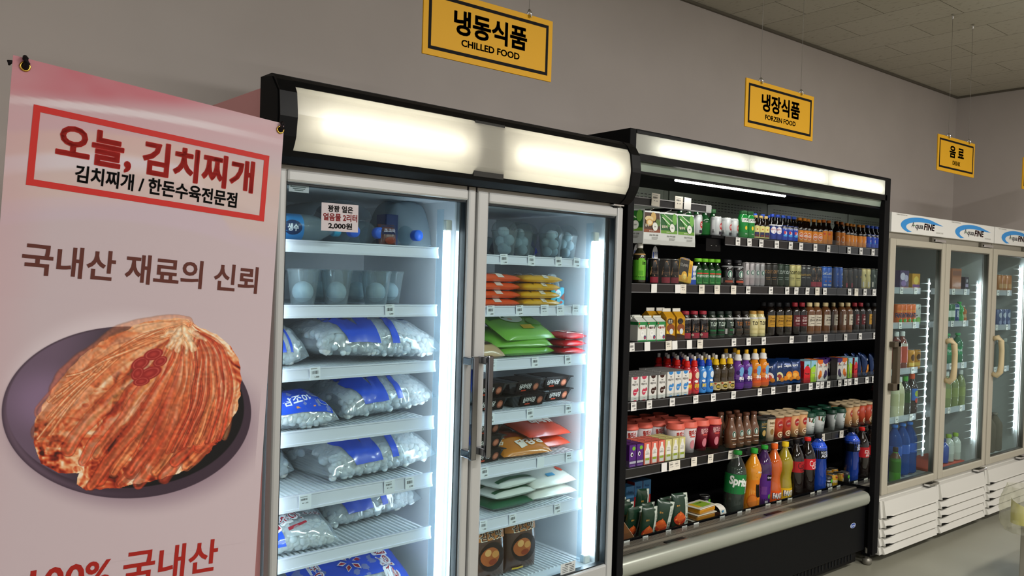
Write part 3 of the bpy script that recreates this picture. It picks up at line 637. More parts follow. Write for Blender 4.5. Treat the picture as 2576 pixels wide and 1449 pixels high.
        for i in range(len(Q)-1):
            d = Q[i+1]-Q[i]; ll = d@d+1e-9; u = np.clip(((x-Q[i, 0])*d[0]+(y-Q[i, 1])*d[1])/ll, 0, 1)
            ex, ey = x-Q[i, 0]-u*d[0], y-Q[i, 1]-u*d[1]; r2 = ex*ex+ey*ey; k = r2 < bd
            bd = np.where(k, r2, bd); bs = np.where(k, (i+u)/(len(Q)-1), bs); bt = np.where(k, np.sign(d[0]*ey-d[1]*ex), bt)
        d = np.sqrt(bd); ww = np.interp(bs, T[:, 0], W)*(1+0.22*(vnoise(bs*14+b[0, 0], bt*2, 5)-.5)); t = d/ww*bt
        a = (1-sstep(0.88, 1.02, np.abs(t)))*alpha
        f = 0.5+0.5*np.sin(t*fib+4*vnoise(bs*9, t*2+b[3, 0], 6)+b[3, 1]); ct = 1-sstep(0.0, 0.75, np.abs(t-0.15*np.sin(bs*7)))
        col = A(edge)*(1-ct)[:, None] + A(mid)*ct[:, None]; cm = np.clip(ct*f*1.1-0.15, 0, 1); col = col*(1-cm[:, None]) + A(core)*cm[:, None]
        if tip is not None: s_ = sstep(0.35, 1.0, bs)[:, None]*0.75; col = col*(1-s_) + A(tip)*(0.6+0.7*f[:, None])*s_
        col = col*(0.86+0.3*vnoise(x/6, y/6, 4))[:, None]*(1-0.42*sstep(0.78, 1.0, np.abs(t)))[:, None]
        v = C[sel]; C[sel] = v*(1-a[:, None]) + np.clip(col, 0, 250)*a[:, None]
    CR, OR, RD, DK, YL = (244, 218, 186), (220, 124, 72), (184, 58, 32), (104, 26, 14), (222, 172, 98)
    # back leaf on the left flank
    for b, w in (([(470, 812), (370, 806), (240, 870), (150, 985)], (16, 40, 34)), ([(465, 820), (350, 830), (215, 900), (112, 1040)], (14, 36, 30)), ([(455, 830), (330, 860), (215, 940), (100, 1090)], (14, 34, 26)), ([(440, 845), (320, 890), (230, 990), (125, 1120)], (12, 30, 24))):
        stroke(b, *w, OR, (222, 150, 96), CR, (196, 84, 44), 9, .45)
    for i in range(16):   # fine ribs over that leaf
        q = i/15; e = (100+60*q+rnd.uniform(-10, 10), 1120-170*q+rnd.uniform(-12, 12)) if i % 2 else (120+150*q, 1010-90*q)
        stroke([(468, 822+q*16), (380-20*q, 822+30*q), (270-40*q, 880+50*q), e], 3, 5, 4, (198, 100, 54), (226, 160, 110), (240, 206, 170), None, 4, 0.8)
    # long strands fanning from the stem to the lower edge
    ends = [(170, 1130), (205, 1165), (240, 1150), (250, 1205), (285, 1190), (225, 1222), (300, 1218), (330, 1190), (345, 1216), (390, 1190), (410, 1203), (440, 1165), (470, 1176), (500, 1130)]
    for i, e in enumerate(ends):
        q = i/(len(ends)-1); r0 = (440+50*q, 842+18*q)
        stroke([r0, (r0[0]-50+120*q, 930+20*q), (e[0]+70+40*q, e[1]-120+30*q), e], rnd.uniform(8, 12), rnd.uniform(18, 28), rnd.uniform(12, 20), rnd.choice((RD, (190, 84, 44))), rnd.choice((OR, YL, (216, 128, 76))), CR, rnd.choice((RD, OR, (190, 82, 46))), 7, .62)
    # right flank, long arched ribs
    for i in range(11):
        q = i/10; xr = 606-9.5*i
        stroke([(488+2*i*.4, 838+3*q), (xr-22, 850+12*q), (xr+4, 985), (xr-45-46*q, 1100+35*q)], 6, 10.5, 8, rnd.choice((RD, (186, 76, 42))), rnd.choice((OR, (222, 150, 100))), rnd.choice((CR, (240, 216, 186))), rnd.choice((OR, RD)), 5, .8 if i % 2 else .5)
        if i % 2 == 0: stroke([(500, 850), (xr-26, 880), (xr-6, 985), (xr-60, 1090)], 2, 4, 3, DK, RD, RD, None, 4, .6)
    # stem crown and pepper slices
    for i in range(12):
        a = rnd.uniform(0.2, 2.9); stroke([(462, 826), (462+16*math.cos(a), 826+14*math.sin(a)), (462+34*math.cos(a), 826+30*math.sin(a)), (462+60*math.cos(a), 830+58*math.sin(a))], 8, 10, 4, (226, 170, 122), CR, (246, 226, 200), None, 5, .7)
    for cx, cy, a, b, rt in ((352, 915, 26, 15, -.5), (385, 892, 26, 14, -.3), (375, 940, 34, 15, -.4), (345, 940, 20, 14, -.9), (402, 910, 20, 12, -.5), (355, 960, 22, 11, -.2)):
        c_, s_ = math.cos(rt), math.sin(rt); x, y = X-cx, Y-cy; e = np.sqrt(((x*c_+y*s_)/a)**2 + ((-x*s_+y*c_)/b)**2)
        over((150, 34, 30), 1-sstep(0.9, 1.05, e)); over((196, 84, 72), 0.8*(1-sstep(0.0, .12, np.abs(e-0.72)))); over((186, 60, 52), 0.8*(1-sstep(0.1, .5, e)))
    return np.clip(C, 0, 255)
def vcol_mat(name, rough):
    m, nt, N, L, b, out = nodes(name); a = N.new('ShaderNodeAttribute'); a.attribute_name = 'print'
    L.new(a.outputs['Color'], b.inputs['Base Color']); b.inputs['Roughness'].default_value = rough; b.inputs['Specular IOR Level'].default_value = 0.3
    return m
PRINT = vcol_mat('banner_print', 0.42)
def printed_sheet(name, x0, x1, y0, y1, nx, ny, fn, z, skew, shape=None):
    gx, gy = np.meshgrid(np.linspace(0, 1, nx+1), np.linspace(0, 1, ny+1)); bx, by = x0+(x1-x0)*gx, y0+(y1-y0)*gy
    col = srgb(fn(bx, by)); px = bx + skew*(-by); pz = np.full(px.shape, z)
    v = np.stack([px, by, pz], -1).reshape(-1, 3); i = (np.arange(ny)[:, None]*(nx+1)+np.arange(nx)[None, :]).ravel()
    me = bpy.data.meshes.new(name); me.vertices.add(len(v)); me.vertices.foreach_set('co', v.astype(np.float32).ravel())
    lp = np.stack([i, i+nx+1, i+nx+2, i+1], 1).ravel() if y1 < y0 else np.stack([i, i+1, i+nx+2, i+nx+1], 1).ravel()
    me.loops.add(len(lp)); me.loops.foreach_set('vertex_index', lp.astype(np.int32)); me.polygons.add(len(i)); me.polygons.foreach_set('loop_start', (np.arange(len(i))*4).astype(np.int32))
    me.update(calc_edges=True); me.validate()
    at = me.color_attributes.new('print', 'FLOAT_COLOR', 'POINT'); c4 = np.concatenate([col.reshape(-1, 3), np.ones((len(v), 1))], 1)
    at.data.foreach_set('color', c4.astype(np.float32).ravel()); me.materials.append(PRINT); return me
SK = 0.0195
sheet = MB(); sheet.grid(lambda u, v: (-0.57+0.57*u + SK*1.75*v, -1.75*v, -0.0006), 2, 20, M('#d9d4d2', 0.5))
BAN = tag(link('kimchi_banner', sheet.mesh('kimchi_banner')), 'tall pink printed banner showing a dish of kimchi, hung on a stand', 'banner'); BAN.matrix_world = banM
link('background_print', printed_sheet('background_print', -0.57, 0.0, 0.0, -1.75, 140, 430, paper, 0.0, SK), BAN)
link('dish_print', printed_sheet('dish_print', -0.566, -0.002, -0.455, -0.985, 640, 590, dish_art, 0.0004, 0.0), BAN)
bf = lambda s, t, off: (s, t, 0.0006+off)
REDP = M('#c8221a', 0.5); mb = MB()
for q in ((-0.5278, -0.5153, -0.2397, -0.084), (-0.0437, -0.031, -0.2397, -0.084), (-0.5153, -0.0437, -0.0965, -0.084), (-0.5153, -0.0437, -0.2397, -0.2272)): L_rect(mb, bf, *q, REDP, 0.0, 1, 1)
part('frame_print', mb, BAN, 'red rectangular outline print')
for txt, x, y, h, w, col, bd in (('오늘, 김치찌개', -0.274, -0.1445, 0.076, 0.416, '#d0241a', 0.042), ('김치찌개 / 한돈수육전문점', -0.273, -0.2015, 0.035, 0.342, '#080808', 0.024), ('국내산 재료의 신뢰', -0.278, -0.379, 0.062, 0.488, '#5a2418', 0.02), ('100% 국내산', -0.2655, -1.003, 0.072, 0.379, '#a01c14', 0.02)):
    mb = MB(); L_text(mb, bf, txt, x, y, h, M(col, 0.5), w=w, bold=bd, off=0.0002); part('lettering', mb, BAN)
def ring(c, R, r, mat, mb, nz=(0, 0, 1)):
    seg, k = 24, 8
    vs = [(c[0]+(R+r*math.cos(2*PI*j/k))*math.cos(2*PI*i/seg), c[1]+(R+r*math.cos(2*PI*j/k))*math.sin(2*PI*i/seg), c[2]+r*math.sin(2*PI*j/k)) for i in range(seg) for j in range(k)]
    mb.add(vs, [(i*k+j, ((i+1) % seg)*k+j, ((i+1) % seg)*k+(j+1) % k, i*k+(j+1) % k) for i in range(seg) for j in range(k)], mat, True)
GOLD = M('#c9a24a', 0.22, 1.0)
HL = [(-0.5487, -0.0164), (-0.0092, -0.0166)]
for hx, hy in HL:
    mb = MB(); ring((hx, hy, 0.0012), 0.0078, 0.0022, GOLD, mb); mb.lathe([(0, 0.0004), (0.0062, 0.0005)], BLACK, 16, (hx, hy, 0.0)); part('grommet', mb, BAN, 'brass eyelet')
ST = thing('banner_stand', 'black folding banner stand, its hook tips poking through the brass eyelets', 'banner stand'); RUB = M('#1a1416', 0.5)
bw = lambda x, y, z: tuple(banM @ Vector((x, y, z)))
hub = (-0.28, -0.85, -0.14)
mb = MB().rbox(-0.03, 0.03, -0.03, 0.03, -0.04, 0.04, RUB, 0.006); hb_ = Vector(bw(*hub)); mb.v = [tuple(hb_ + Vector(v)) for v in mb.v]; part('hub', mb, ST)
for i, (hx, hy) in enumerate(HL):
    sx = -1 if i == 0 else 1
    part('arm', MB().tube([bw(*hub), bw((hx*0.5+hub[0]*.5), hy*0.5+hub[1]*0.5, -0.08), bw(hx+0.01*sx, hy-0.02, -0.012)], 0.005, RUB, 8), ST)
    part('hook_tip', MB().tube([bw(hx, hy-0.004, -0.012), bw(hx, hy-0.001, 0.003), bw(hx+0.001, hy+0.005, 0.009), bw(hx+0.002*sx, hy+0.013, 0.008), bw(hx+0.002*sx, hy+0.018, 0.002)], [0.005, 0.0055, 0.0055, 0.0055, 0.004], RUB, 12), ST)
part('hook_end', MB().tube([bw(-0.569, -0.012, -0.004), bw(-0.574, -0.014, -0.004), bw(-0.574, -0.020, -0.003)], [0.003, 0.005, 0.002], RUB, 8), ST)
for hx in (-0.52, -0.02): part('arm', MB().tube([bw(*hub), bw(hx+SK*1.7, -1.70, -0.012)], 0.005, RUB, 8), ST)
for dx, dy in ((-0.25, 0.12), (0.20, 0.10), (-0.03, -0.03)):
    e = (hb_.x+dx, hb_.y+dy, 0.008); part('leg', MB().tube([tuple(hb_), e], 0.008, RUB, 8), ST)

# ================================================================== hanging department signs
YEL = M('#e0a618', 0.55); SINK = M('#0c0b0e', 0.6); WIRE = M('#8e8a84', 0.4, 0.6)
def sign(x0, x1, z0, z1, ko, en, wx, label, ks=(0.076, 0.29), es=(0.0215, 0.232), y=2.095, ek='#191520', bd=0.035):
    S = tag(link('hanging_sign', MB().rbox(-(x1-x0)/2, (x1-x0)/2, 0, 0.006, 0, z1-z0, YEL, 0.001).mesh('hanging_sign'), None, ((x0+x1)/2, y, z0)), label, 'sign', 'yellow hanging department signs')
    h, w = z1-z0, (x1-x0)/2; f = FRONT(-0.0001); B = MB(); t = 0.0105; i = 0.0185
    for q in ((-w+i, -w+i+t, i, h-i), (w-i-t, w-i, i, h-i), (-w+i+t, w-i-t, i, i+t), (-w+i+t, w-i-t, h-i-t, h-i)): L_rect(B, f, *q, SINK, 0.0003, 1, 1)
    part('border_print', B, S)
    T = MB()
    if ko: L_text(T, f, ko, 0.0, 0.120 if en else 0.1, ks[0], SINK, w=ks[1], bold=bd, off=0.0004)
    if en: L_text(T, f, en, 0.0, 0.059, es[0], M(ek), w=es[1], bold=0.03, off=0.0004)
    if T.v: part('lettering', T, S)
    for k in wx:
        xx = k-(x0+x1)/2
        part('clip', MB().tube([(xx, 0.003, h+0.016), (xx, -0.006, h+0.006), (xx, -0.006, h-0.010)], 0.0042, CHROME, 10).tube([(xx, 0.003, h+0.016), (xx, 0.011, h+0.004), (xx, 0.011, h-0.010)], 0.0035, CHROME, 8), S)
        part('cable', MB().tube([(xx, 0.003, h+0.014), (xx, 0.003, 3.03-z0)], 0.0008, WIRE, 6), S)
        part('ceiling_hook', MB().tube([(xx, 0.003, 3.024-z0), (xx, 0.003, 3.05-z0)], [0.004, 0.007], CHROME, 10), S)
sign(1.293, 1.806, 2.157, 2.362, '냉동식품', 'CHILLED FOOD', (1.40, 1.703), 'yellow hanging sign with chilled food lettering, above the glass-door freezer')
sign(2.893, 3.411, 2.157, 2.362, '냉장식품', 'FORZEN FOOD', (2.998, 3.306), 'yellow hanging sign reading FORZEN FOOD above the open display cooler')
sign(4.670, 5.148, 2.157, 2.358, '음 료', 'DRINK', (4.80, 5.065), 'yellow hanging sign reading DRINK above the drink fridges', ks=(0.066, 0.185), es=(0.024, 0.10), ek='#6a4a1c')
sign(5.884, 6.40, 2.158, 2.363, '', '', (6.0, 6.29), 'yellow sign cut by the picture edge, beyond the DRINK sign')

# ================================================================== wrapped package on a counter beyond the frame
def wrap(u, v):
    a = 2*PI*u; r = 0.075+0.03*math.sin(v*PI)+0.016*mnoise.noise(Vector((math.cos(a)*3, math.sin(a)*3, v*5)))
    return (r*math.cos(a), r*math.sin(a), -0.09+0.22*v)
PK = tag(link('wrapped_package', MB().grid(wrap, 40, 16, clear('cellophane', '#f2f2ea', 0.08, 0.18, '#d8d8cc'), False).mesh('wrapped_package'), None, (4.39, 1.5, 0.42)), 'clear cellophane package with a yellow inner sheet at the picture edge', 'package')
part('inner_sheet', MB().grid(lambda u, v: (0.055*math.cos(2+2.6*u), 0.055*math.sin(2+2.6*u), -0.05+0.12*v*(1-.4*u)), 10, 4, M('#d9d27a', 0.6)), PK, 'yellow paper sheet')
tag(link('display_stand', MB().rbox(4.53, 4.95, 1.28, 1.56, 0, 0.33, M('#8f8b80', .5), .004).mesh('display_stand')), 'low grey stand beyond the frame that carries the cellophane package', 'stand')
# ================================================================== goods: shapes
PROF = {
 'pet':   [(0, .86), (.015, .97), (.05, 1), (.12, .96), (.15, 1), (.62, 1), (.70, .93), (.78, .68), (.84, .44), (.88, .38), (.90, .38)],
 'dome':  [(0, .86), (.015, .97), (.04, 1), (.70, 1), (.76, .95), (.81, .80), (.85, .55), (.875, .40), (.90, .38)],
 'glass': [(0, .90), (.02, 1), (.56, 1), (.62, .93), (.72, .62), (.80, .44), (.90, .42)],
 'canb':  [(0, .92), (.03, 1), (.66, 1), (.72, .93), (.80, .74), (.84, .70), (.87, .70)],
 'tall':  [(0, .88), (.02, 1), (.40, 1), (.52, .97), (.66, .70), (.78, .52), (.92, .47)],
 'waist': [(0, .86), (.015, .97), (.04, 1), (.27, 1), (.34, .93), (.43, .82), (.50, .84), (.60, 1), (.70, .97), (.78, .74), (.86, .42), (.90, .30), (.93, .28)],
 'kid':   [(0, .86), (.02, .98), (.05, 1), (.28, 1), (.35, .90), (.42, .96), (.52, 1), (.60, .94), (.66, .78), (.70, .60), (.73, .56)],
 'sport': [(0, .86), (.015, .97), (.04, 1), (.20, .95), (.24, 1), (.40, .95), (.44, 1), (.58, .94), (.60, 1.04), (.76, 1.04), (.80, .95), (.87, .62), (.91, .36), (.93, .34)],
 'big':   [(0, .80), (.02, .96), (.05, 1), (.30, .97), (.36, 1), (.66, 1), (.74, .90), (.82, .66), (.90, .38), (.93, .30), (.95, .30)],
 'jar':   [(0, .92), (.03, 1), (.70, 1), (.78, .90), (.82, .78), (.86, .76)],
}
def bmap(prof, h, r):
    zs, rs = [p[0]*h for p in prof], [p[1]*r for p in prof]
    def f(s, t, off):
        a = s/r; q = float(np.interp(t, zs, rs)) + off
        return (q*math.sin(a), -q*math.cos(a), t)
    return f
def bottle(name, h, r, shape, body, cap, capr=0.46, spec=(), bands=(), caprough=0.4, z0cap=None, rough=0.12, cap2=None, bodymat=None, seg=22):
    """moulded bottle body with a cap part and a printed label part; bands: (t0, t1, colour) as shares of the height"""
    p = PROF[shape]; ztop = p[-1][0]*h if z0cap is None else z0cap*h
    mb = MB().lathe([(0, 0)] + [(q*r, z*h) for z, q in p] + [(p[-1][1]*r*0.9, p[-1][0]*h+0.001)], bodymat or M(body, rough, 0, 0.5), seg)
    parts = []
    c = MB(); cr = capr*r
    if cap2:   # sports cap: collar plus nozzle
        c.lathe([(cr*.6, ztop-0.002), (cr*1.05, ztop-0.001), (cr*1.05, ztop+h*.035), (cr*.95, ztop+h*.04), (cr*.88, ztop+h*.13), (cr*.55, ztop+h*.155)], M(cap, 0.4), 16)
        c.lathe([(cr*.50, ztop+h*.15), (cr*.50, ztop+h*.25), (cr*.42, ztop+h*.265), (0, ztop+h*.265)], M(cap2, 0.4), 14)
    else: c.lathe([(cr*.98, ztop-0.001), (cr, ztop+0.002), (cr, h-0.003), (cr*.92, h), (0, h)], M(cap, caprough), 18)
    parts.append(('cap', c.mesh('cap'), None))
    if spec or bands:
        f = bmap(p, h, r); lb = MB()
        for t0, t1, col in bands: L_rect(lb, f, -PI*r, PI*r, t0*h, t1*h, M(col, 0.3), off=0.0003, ns=24, nt=4)
        layers(lb, lambda s, t, o: f(s, t, o+0.0004), spec); parts.append(('label', lb.mesh('label'), None))
    return (mb.mesh(name), parts)
LIDM = M('#c9c9c6', 0.25, 0.8)
def can(name, h, r, col, spec=(), bands=(), rough=0.28):
    mb = MB().lathe([(0, 0.003), (r*.80, 0), (r*.9, .002), (r, .008), (r, h-.010), (r*.90, h-.002)], M(col, rough, 0.15), 22)
    lid = MB().lathe([(r*.90, h-.002), (r*.91, h), (r*.86, h), (r*.84, h-.004), (0, h-.004)], LIDM, 22)
    p = [(0, 1), (1, 1)]; f = bmap(p, h, r); lb = MB()
    for t0, t1, c in bands: L_rect(lb, f, -PI*r, PI*r, t0*h, t1*h, M(c, 0.3), off=0.0003, ns=24, nt=1)
    layers(lb, lambda s, t, o: f(s, t, o+0.0004), spec)
    parts = [('lid', lid.mesh('lid'), None)]
    if lb.v: parts.append(('label', lb.mesh('label'), None))
    return (mb.mesh(name), parts)
def carton(name, w, d, h, col, spec=(), gable=0.0, gcol='#eeeeea', topcol=None, straw=False, side=None):
    mb = MB(); m = M(col, 0.4); mb.rbox(-w/2, w/2, -d/2, d/2, 0, h, m, 0.0012, 1); parts = []
    if topcol: mb.box(-w/2+.0004, w/2-.0004, -d/2+.0004, d/2-.0004, h-.0006, h+.0004, M(topcol, 0.4))
    if gable:
        g = MB(); gm = M(gcol, 0.45); y = 0.004; z1 = h+gable*0.62
        g.add([(-w/2, -d/2, h), (w/2, -d/2, h), (w/2, d/2, h), (-w/2, d/2, h), (-w/2+.002, -y, z1), (w/2-.002, -y, z1), (w/2-.002, y, z1), (-w/2+.002, y, z1)], [(0, 1, 5, 4), (2, 3, 7, 6), (1, 2, 6, 5), (3, 0, 4, 7)], m)
        g.rbox(-w/2+.002, w/2-.002, -y*.6, y*.6, z1, h+gable, gm, 0.001, 1); parts.append(('gable_top', g.mesh('gable_top'), None))
    f = FRONT(-d/2); lb = MB(); layers(lb, f, spec)
    if side: layers(lb, flat((-w/2, 0, 0), (0, -1, 0), (0, 0, 1), (-1, 0, 0)), side)
    if lb.v: parts.append(('label', lb.mesh('label'), None))
    if straw: parts.append(('straw', MB().tube([(w*.18, -d/2-.0025, h*.08), (w*.40, -d/2-.0025, h*.95)], 0.0022, WHITE, 8).mesh('straw'), None))
    return (mb.mesh(name), parts)
def cup(name, h, r0, r1, col, lid, spec=(), bands=(), lidh=0.018, dome=False, rough=0.35):
    prof = [(0, r0/r1), (1, 1)]; mb = MB().lathe([(0, 0), (r0, 0), (r1, h)], M(col, rough), 24)
    f = bmap(prof, h, r1); lb = MB()
    for t0, t1, c in bands: L_rect(lb, f, -PI*r1, PI*r1, t0*h, t1*h, M(c, 0.35), off=0.0003, ns=24, nt=1)
    layers(lb, lambda s, t, o: f(s, t, o+0.0004), spec)
    L = MB().lathe([(r1*1.0, h-.006), (r1*1.07, h-.005), (r1*1.07, h+.003), (r1*1.0, h+.005), (r1*.97, h+lidh), (r1*.90, h+lidh+.002), (r1*.86, h+lidh-.004), (0, h+lidh-.006)], M(lid, 0.38), 24)
    parts = [('lid', L.mesh('lid'), None)]
    if lb.v: parts.append(('label', lb.mesh('label'), None))
    return (mb.mesh(name), parts)
def pillow_map(Lx, Wy, H, seed, amp=0.18, pw=3.0, zb=0.28, nscale=9):
    def base(s, t, top=True):
        a, b = min(1, abs(2*s/Lx)), min(1, abs(2*t/Wy)); T = max(0.0, (1-a**pw)*(1-b**pw))**0.55
        n = mnoise.noise(Vector((s*nscale+seed*7.3, t*nscale+seed*3.1, seed)))+0.5*mnoise.noise(Vector((s*nscale*2.6+seed, t*nscale*2.6, seed*2)))
        z0 = H*zb
        return (z0 + (H-z0)*T*(1+amp*n)) if top else max(0.0, z0*(1-T*1.25))
    def f(s, t, off):
        s = max(-Lx/2, min(Lx/2, s)); t = max(-Wy/2, min(Wy/2, t)); e = 0.002
        z = base(s, t); dx = (base(s+e, t)-base(s-e, t))/(2*e); dy = (base(s, t+e)-base(s, t-e))/(2*e)
        n = Vector((-dx, -dy, 1)).normalized(); return (s+n.x*off, t+n.y*off, z+n.z*off)
    return base, f
def pouch(name, Lx, Wy, H, mat, spec=(), seed=1, amp=0.12, nu=26, nv=18, pw=3.0, zb=0.3, patches=(), label='print', nscale=9):
    base, f = pillow_map(Lx, Wy, H, seed, amp, pw, zb, nscale); mb = MB()
    # cluster the rows towards the seams so that the ends stay crisp
    q = lambda u: math.copysign(abs(2*u-1)**0.7, 2*u-1)
    mb.grid(lambda u, v: (q(u)*Lx/2, q(v)*Wy/2, base(q(u)*Lx/2, q(v)*Wy/2)), nu, nv, mat)
    mb.grid(lambda u, v: (q(1-u)*Lx/2, q(v)*Wy/2, base(q(1-u)*Lx/2, q(v)*Wy/2, False)), nu, nv, mat)
    parts = []
    if spec or patches:
        lb = MB()
        for fa, fb, t0, t1, col in patches:   # patch between two curves s=fa(t), s=fb(t)
            lb.grid(lambda u, v: f(fa(t0+(t1-t0)*v)*(1-u)+fb(t0+(t1-t0)*v)*u, t0+(t1-t0)*v, 0.0012), 10, 16, M(col, 0.25, 0, 0.4))
        layers(lb, lambda s, t, o: f(s, t, o+0.0016), spec); parts.append((label, lb.mesh(label), None))
    return (mb.mesh(name), parts)

# ================================================================== goods in the open cooler
K = 0.987; YC = 2.459
X_ = lambda *a: [x*K for x in a]
lab = 'labelled cooler goods'
# -- top shelf
oval = lambda s: [('oval', s, .045, .0155, .019, '#e9e3dc'), ('oval', s, .045, .0138, .017, '#b5202a'), ('text', 'Dr', s, .046, .012, '#f4efe8', None, .03), ('rect', s-.016, s+.016, .006, .02, '#2a2430'), ('oval', s+.003, .071, .004, .006, '#8a7a6c')]
drcan = can('soda_can', .092, .0265, '#c4c9ca', oval(.006)+[('rect', -.045, -.03, .02, .075, '#dfe3e3'), ('bars', -.044, -.034, .014, .03, '#2a2a2a'), ('rect', .03, .05, .008, .05, '#2a2430')])
row(drcan, 'soda_can', X_(3.102, 3.162, 3.237, 3.322, 3.392), [2.47, 2.53, 2.46, 2.465, 2.475], 1.715, 'grey cans with red oval', 'grey can', 'on top shelf', 'can', 'grey oval cans on the top shelf', rz=0.15)
gb = bottle('green_glass_bottle', .145, .027, 'glass', '#1f5a2c', '#2e6b38', .62, bands=((.1, .5, '#2d7a3a'),), z0cap=.86)
row(gb, 'green_glass_bottle', X_(3.135, 3.20, 3.262, 3.327, 3.392), 2.60, 1.715, 'green bottles standing behind the grey cans', 'bottle', 'on top shelf', 'bottle', 'green bottles behind the cans')
gp = bottle('green_drink_bottle', .135, .0265, 'jar', '#1e8a3a', '#20552c', .74, [('rect', -.022, .022, .078, .098, '#e6ebe6'), ('text', '스프', 0, .088, .012, '#161616'), ('oval', 0, .05, .006, .01, '#e8c832'), ('text', '박하', .002, .02, .007, '#e9efe9')], bands=((.05, .72, '#1c7f36'),), z0cap=.80)
row(gp, 'green_drink_bottle', X_(3.452, 3.507), 2.461, 1.715, 'green bottles with white band', 'bottle', 'beside the grey cans', 'bottle', 'green banded bottles')
pale = bottle('tonic_bottle', .120, .0203, 'glass', '#1a120c', '#d9b878', .5, [('oval', 0, .05, .004, .004, '#b5642a'), ('rect', -.013, .013, .012, .036, '#2a2c58'), ('rect', -.010, .010, .014, .022, '#7a2a24')], bands=((.05, .56, '#d8cf86'),))
row(pale, 'tonic_bottle', X_(3.558, 3.602, 3.646), YC, 1.715, 'cream-labelled dark bottles with beige caps', 'bottle', 'on top shelf', 'bottle', 'cream-labelled tonic bottles', rz=-.4)
wb = bottle('tonic_bottle', .136, .0235, 'glass', '#14100e', '#2f4fc0', .5, [('oval', 0, .052, .016, .018, '#e8e6ee'), ('text', '박카스', 0, .056, .010, '#b02a3a'), ('text', 'D', .004, .042, .007, '#b02a3a')], bands=((.04, .58, '#263a92'), (.56, .60, '#d8dae2')))
row(wb, 'tonic_bottle', X_(3.702, 3.752), YC, 1.715, 'blue-capped bottles with white burst label', 'bottle', 'on top shelf', 'bottle', 'white burst tonic bottles', rz=-.5)
bl = bottle('tonic_bottle', .136, .0235, 'glass', '#14100e', '#3a62d6', .5, [('text', '구론산', 0, .066, .011, '#e8ecf6'), ('oval', .002, .042, .008, .010, '#c8d4ee'), ('oval', -.004, .046, .006, .008, '#c4404a'), ('oval', .0, .03, .012, .006, '#4aa0e0')], bands=((.04, .60, '#1f46b4'),))
row(bl, 'tonic_bottle', X_(3.802, 3.852, 3.902), YC, 1.715, 'blue-capped bottles with blue label', 'bottle', 'on top shelf', 'bottle', 'blue-labelled tonic bottles', rz=-.4)
orS = [('oval', 0, .036, .0135, .019, '#e9d9cc'), ('oval', 0, .036, .0112, .0165, '#d06a28'), ('oval', .002, .037, .011, .006, '#f0e2da'), ('text', '500', .002, .037, .007, '#a8422a')]
og = bottle('vitamin_bottle', .134, .0219, 'glass', '#1a0f08', '#e08a24', .52, orS, bands=((.03, .50, '#d8862a'),))
row(og, 'vitamin_bottle', X_(3.956, 4.002, 4.049, 4.096, 4.143), [2.459, 2.459, 2.466, 2.459, 2.456], 1.715, 'orange-labelled vitamin bottles with gold caps', 'bottle', 'on top shelf', 'bottle', 'orange vitamin bottles', rz=-.55)
ob = bottle('vitamin_bottle', .138, .0235, 'glass', '#1c0f0a', '#c4661e', .52, [('oval', -.012, .06, .006, .006, '#c4442a'), ('oval', .016, .036, .010, .018, '#e9d9cc'), ('oval', .016, .036, .008, .015, '#c8742a')], bands=((.03, .55, '#cf7c22'),))
row(ob, 'vitamin_bottle', X_(4.196, 4.2485), YC, 1.715, 'brown-capped orange bottles', 'bottle', 'against the mirrored end wall', 'bottle', 'brown-capped vitamin bottles', rz=-.1)
row(og, 'vitamin_bottle', X_(3.985, 4.035, 4.085, 4.135), 2.515, 1.715, 'gold-capped bottles in the row behind', 'bottle', 'the orange vitamin bottles', 'bottle', 'second row of vitamin bottles')
row(bl, 'tonic_bottle', X_(3.57, 3.63, 3.70, 3.76), 2.515, 1.715, 'blue-capped bottles in the row behind', 'bottle', 'the cream-labelled bottles', 'bottle', 'second row of blue tonic bottles')
# -- hanging pouches at the left
def hang_pouch(topc, strip, name_ko, veg):
    w, h = .108, .150; mb = MB(); foil = M('#cfd3d0', 0.25, 0.3)
    mb.prism([(-.004, 0), (-.0055, .02), (-.0055, .12), (-.0015, .148), (.0015, .148), (.0025, .12), (.0025, .02), (.001, 0)], -w/2, w/2, foil)
    f = lambda s, t, o: (s, -.0057-o, t); lb = MB()
    sp = [('rect', -w/2+.004, w/2-.004, .066, .140, topc), ('rect', -w/2+.004, w/2-.004, .052, .066, strip), ('text', '갈아만든 채소', 0, .0585, .005, '#efe8d8'), ('text', '효능·주의·성분', .012, .040, .008, '#6e6e68'), ('rect', .0, .035, .030, .0315, '#8c8c86'), ('rect', .0, .035, .026, .0275, '#8c8c86'), ('rect', .0, .03, .022, .0235, '#8c8c86')]
    sp += veg + [('oval', .018, .078, .015, .019, '#eef0e6'), ('text', '200', .018, .078, .006, '#4a5a3a'), ('text', name_ko, -.028, .082, .012, '#f2ecd0')]
    layers(lb, f, sp); return (mb.mesh('hanging_pouch'), [('label', lb.mesh('label'), None), ('eyelet', MB().tube([(-.004, 0, .147), (-.003, 0, .1502), (.003, 0, .1502), (.004, 0, .147)], .001, CHROME, 6).mesh('eyelet'), None)])
pv = [('oval', .012, .122, .015, .020, '#d8b268'), ('oval', -.014, .112, .024, .012, '#e6cf9c'), ('oval', -.012, .096, .020, .016, '#d6a85c'), ('oval', -.012, .096, .013, .010, '#efdcae'), ('oval', .036, .096, .014, .016, '#5a7a34')]
gv = [('poly', [(-.045, .136), (-.01, .136), (.012, .09), (-.004, .08)], '#4f9a3c'), ('poly', [(-.02, .14), (.02, .138), (.03, .10), (.01, .098)], '#2b6f2c'), ('oval', .034, .118, .013, .026, '#6fae4a'), ('poly', [(-.042, .124), (-.036, .126), (.006, .094), (.0, .092)], '#dfeccf'), ('poly', [(-.03, .138), (-.024, .138), (.022, .11), (.018, .106)], '#d4e6c2')]
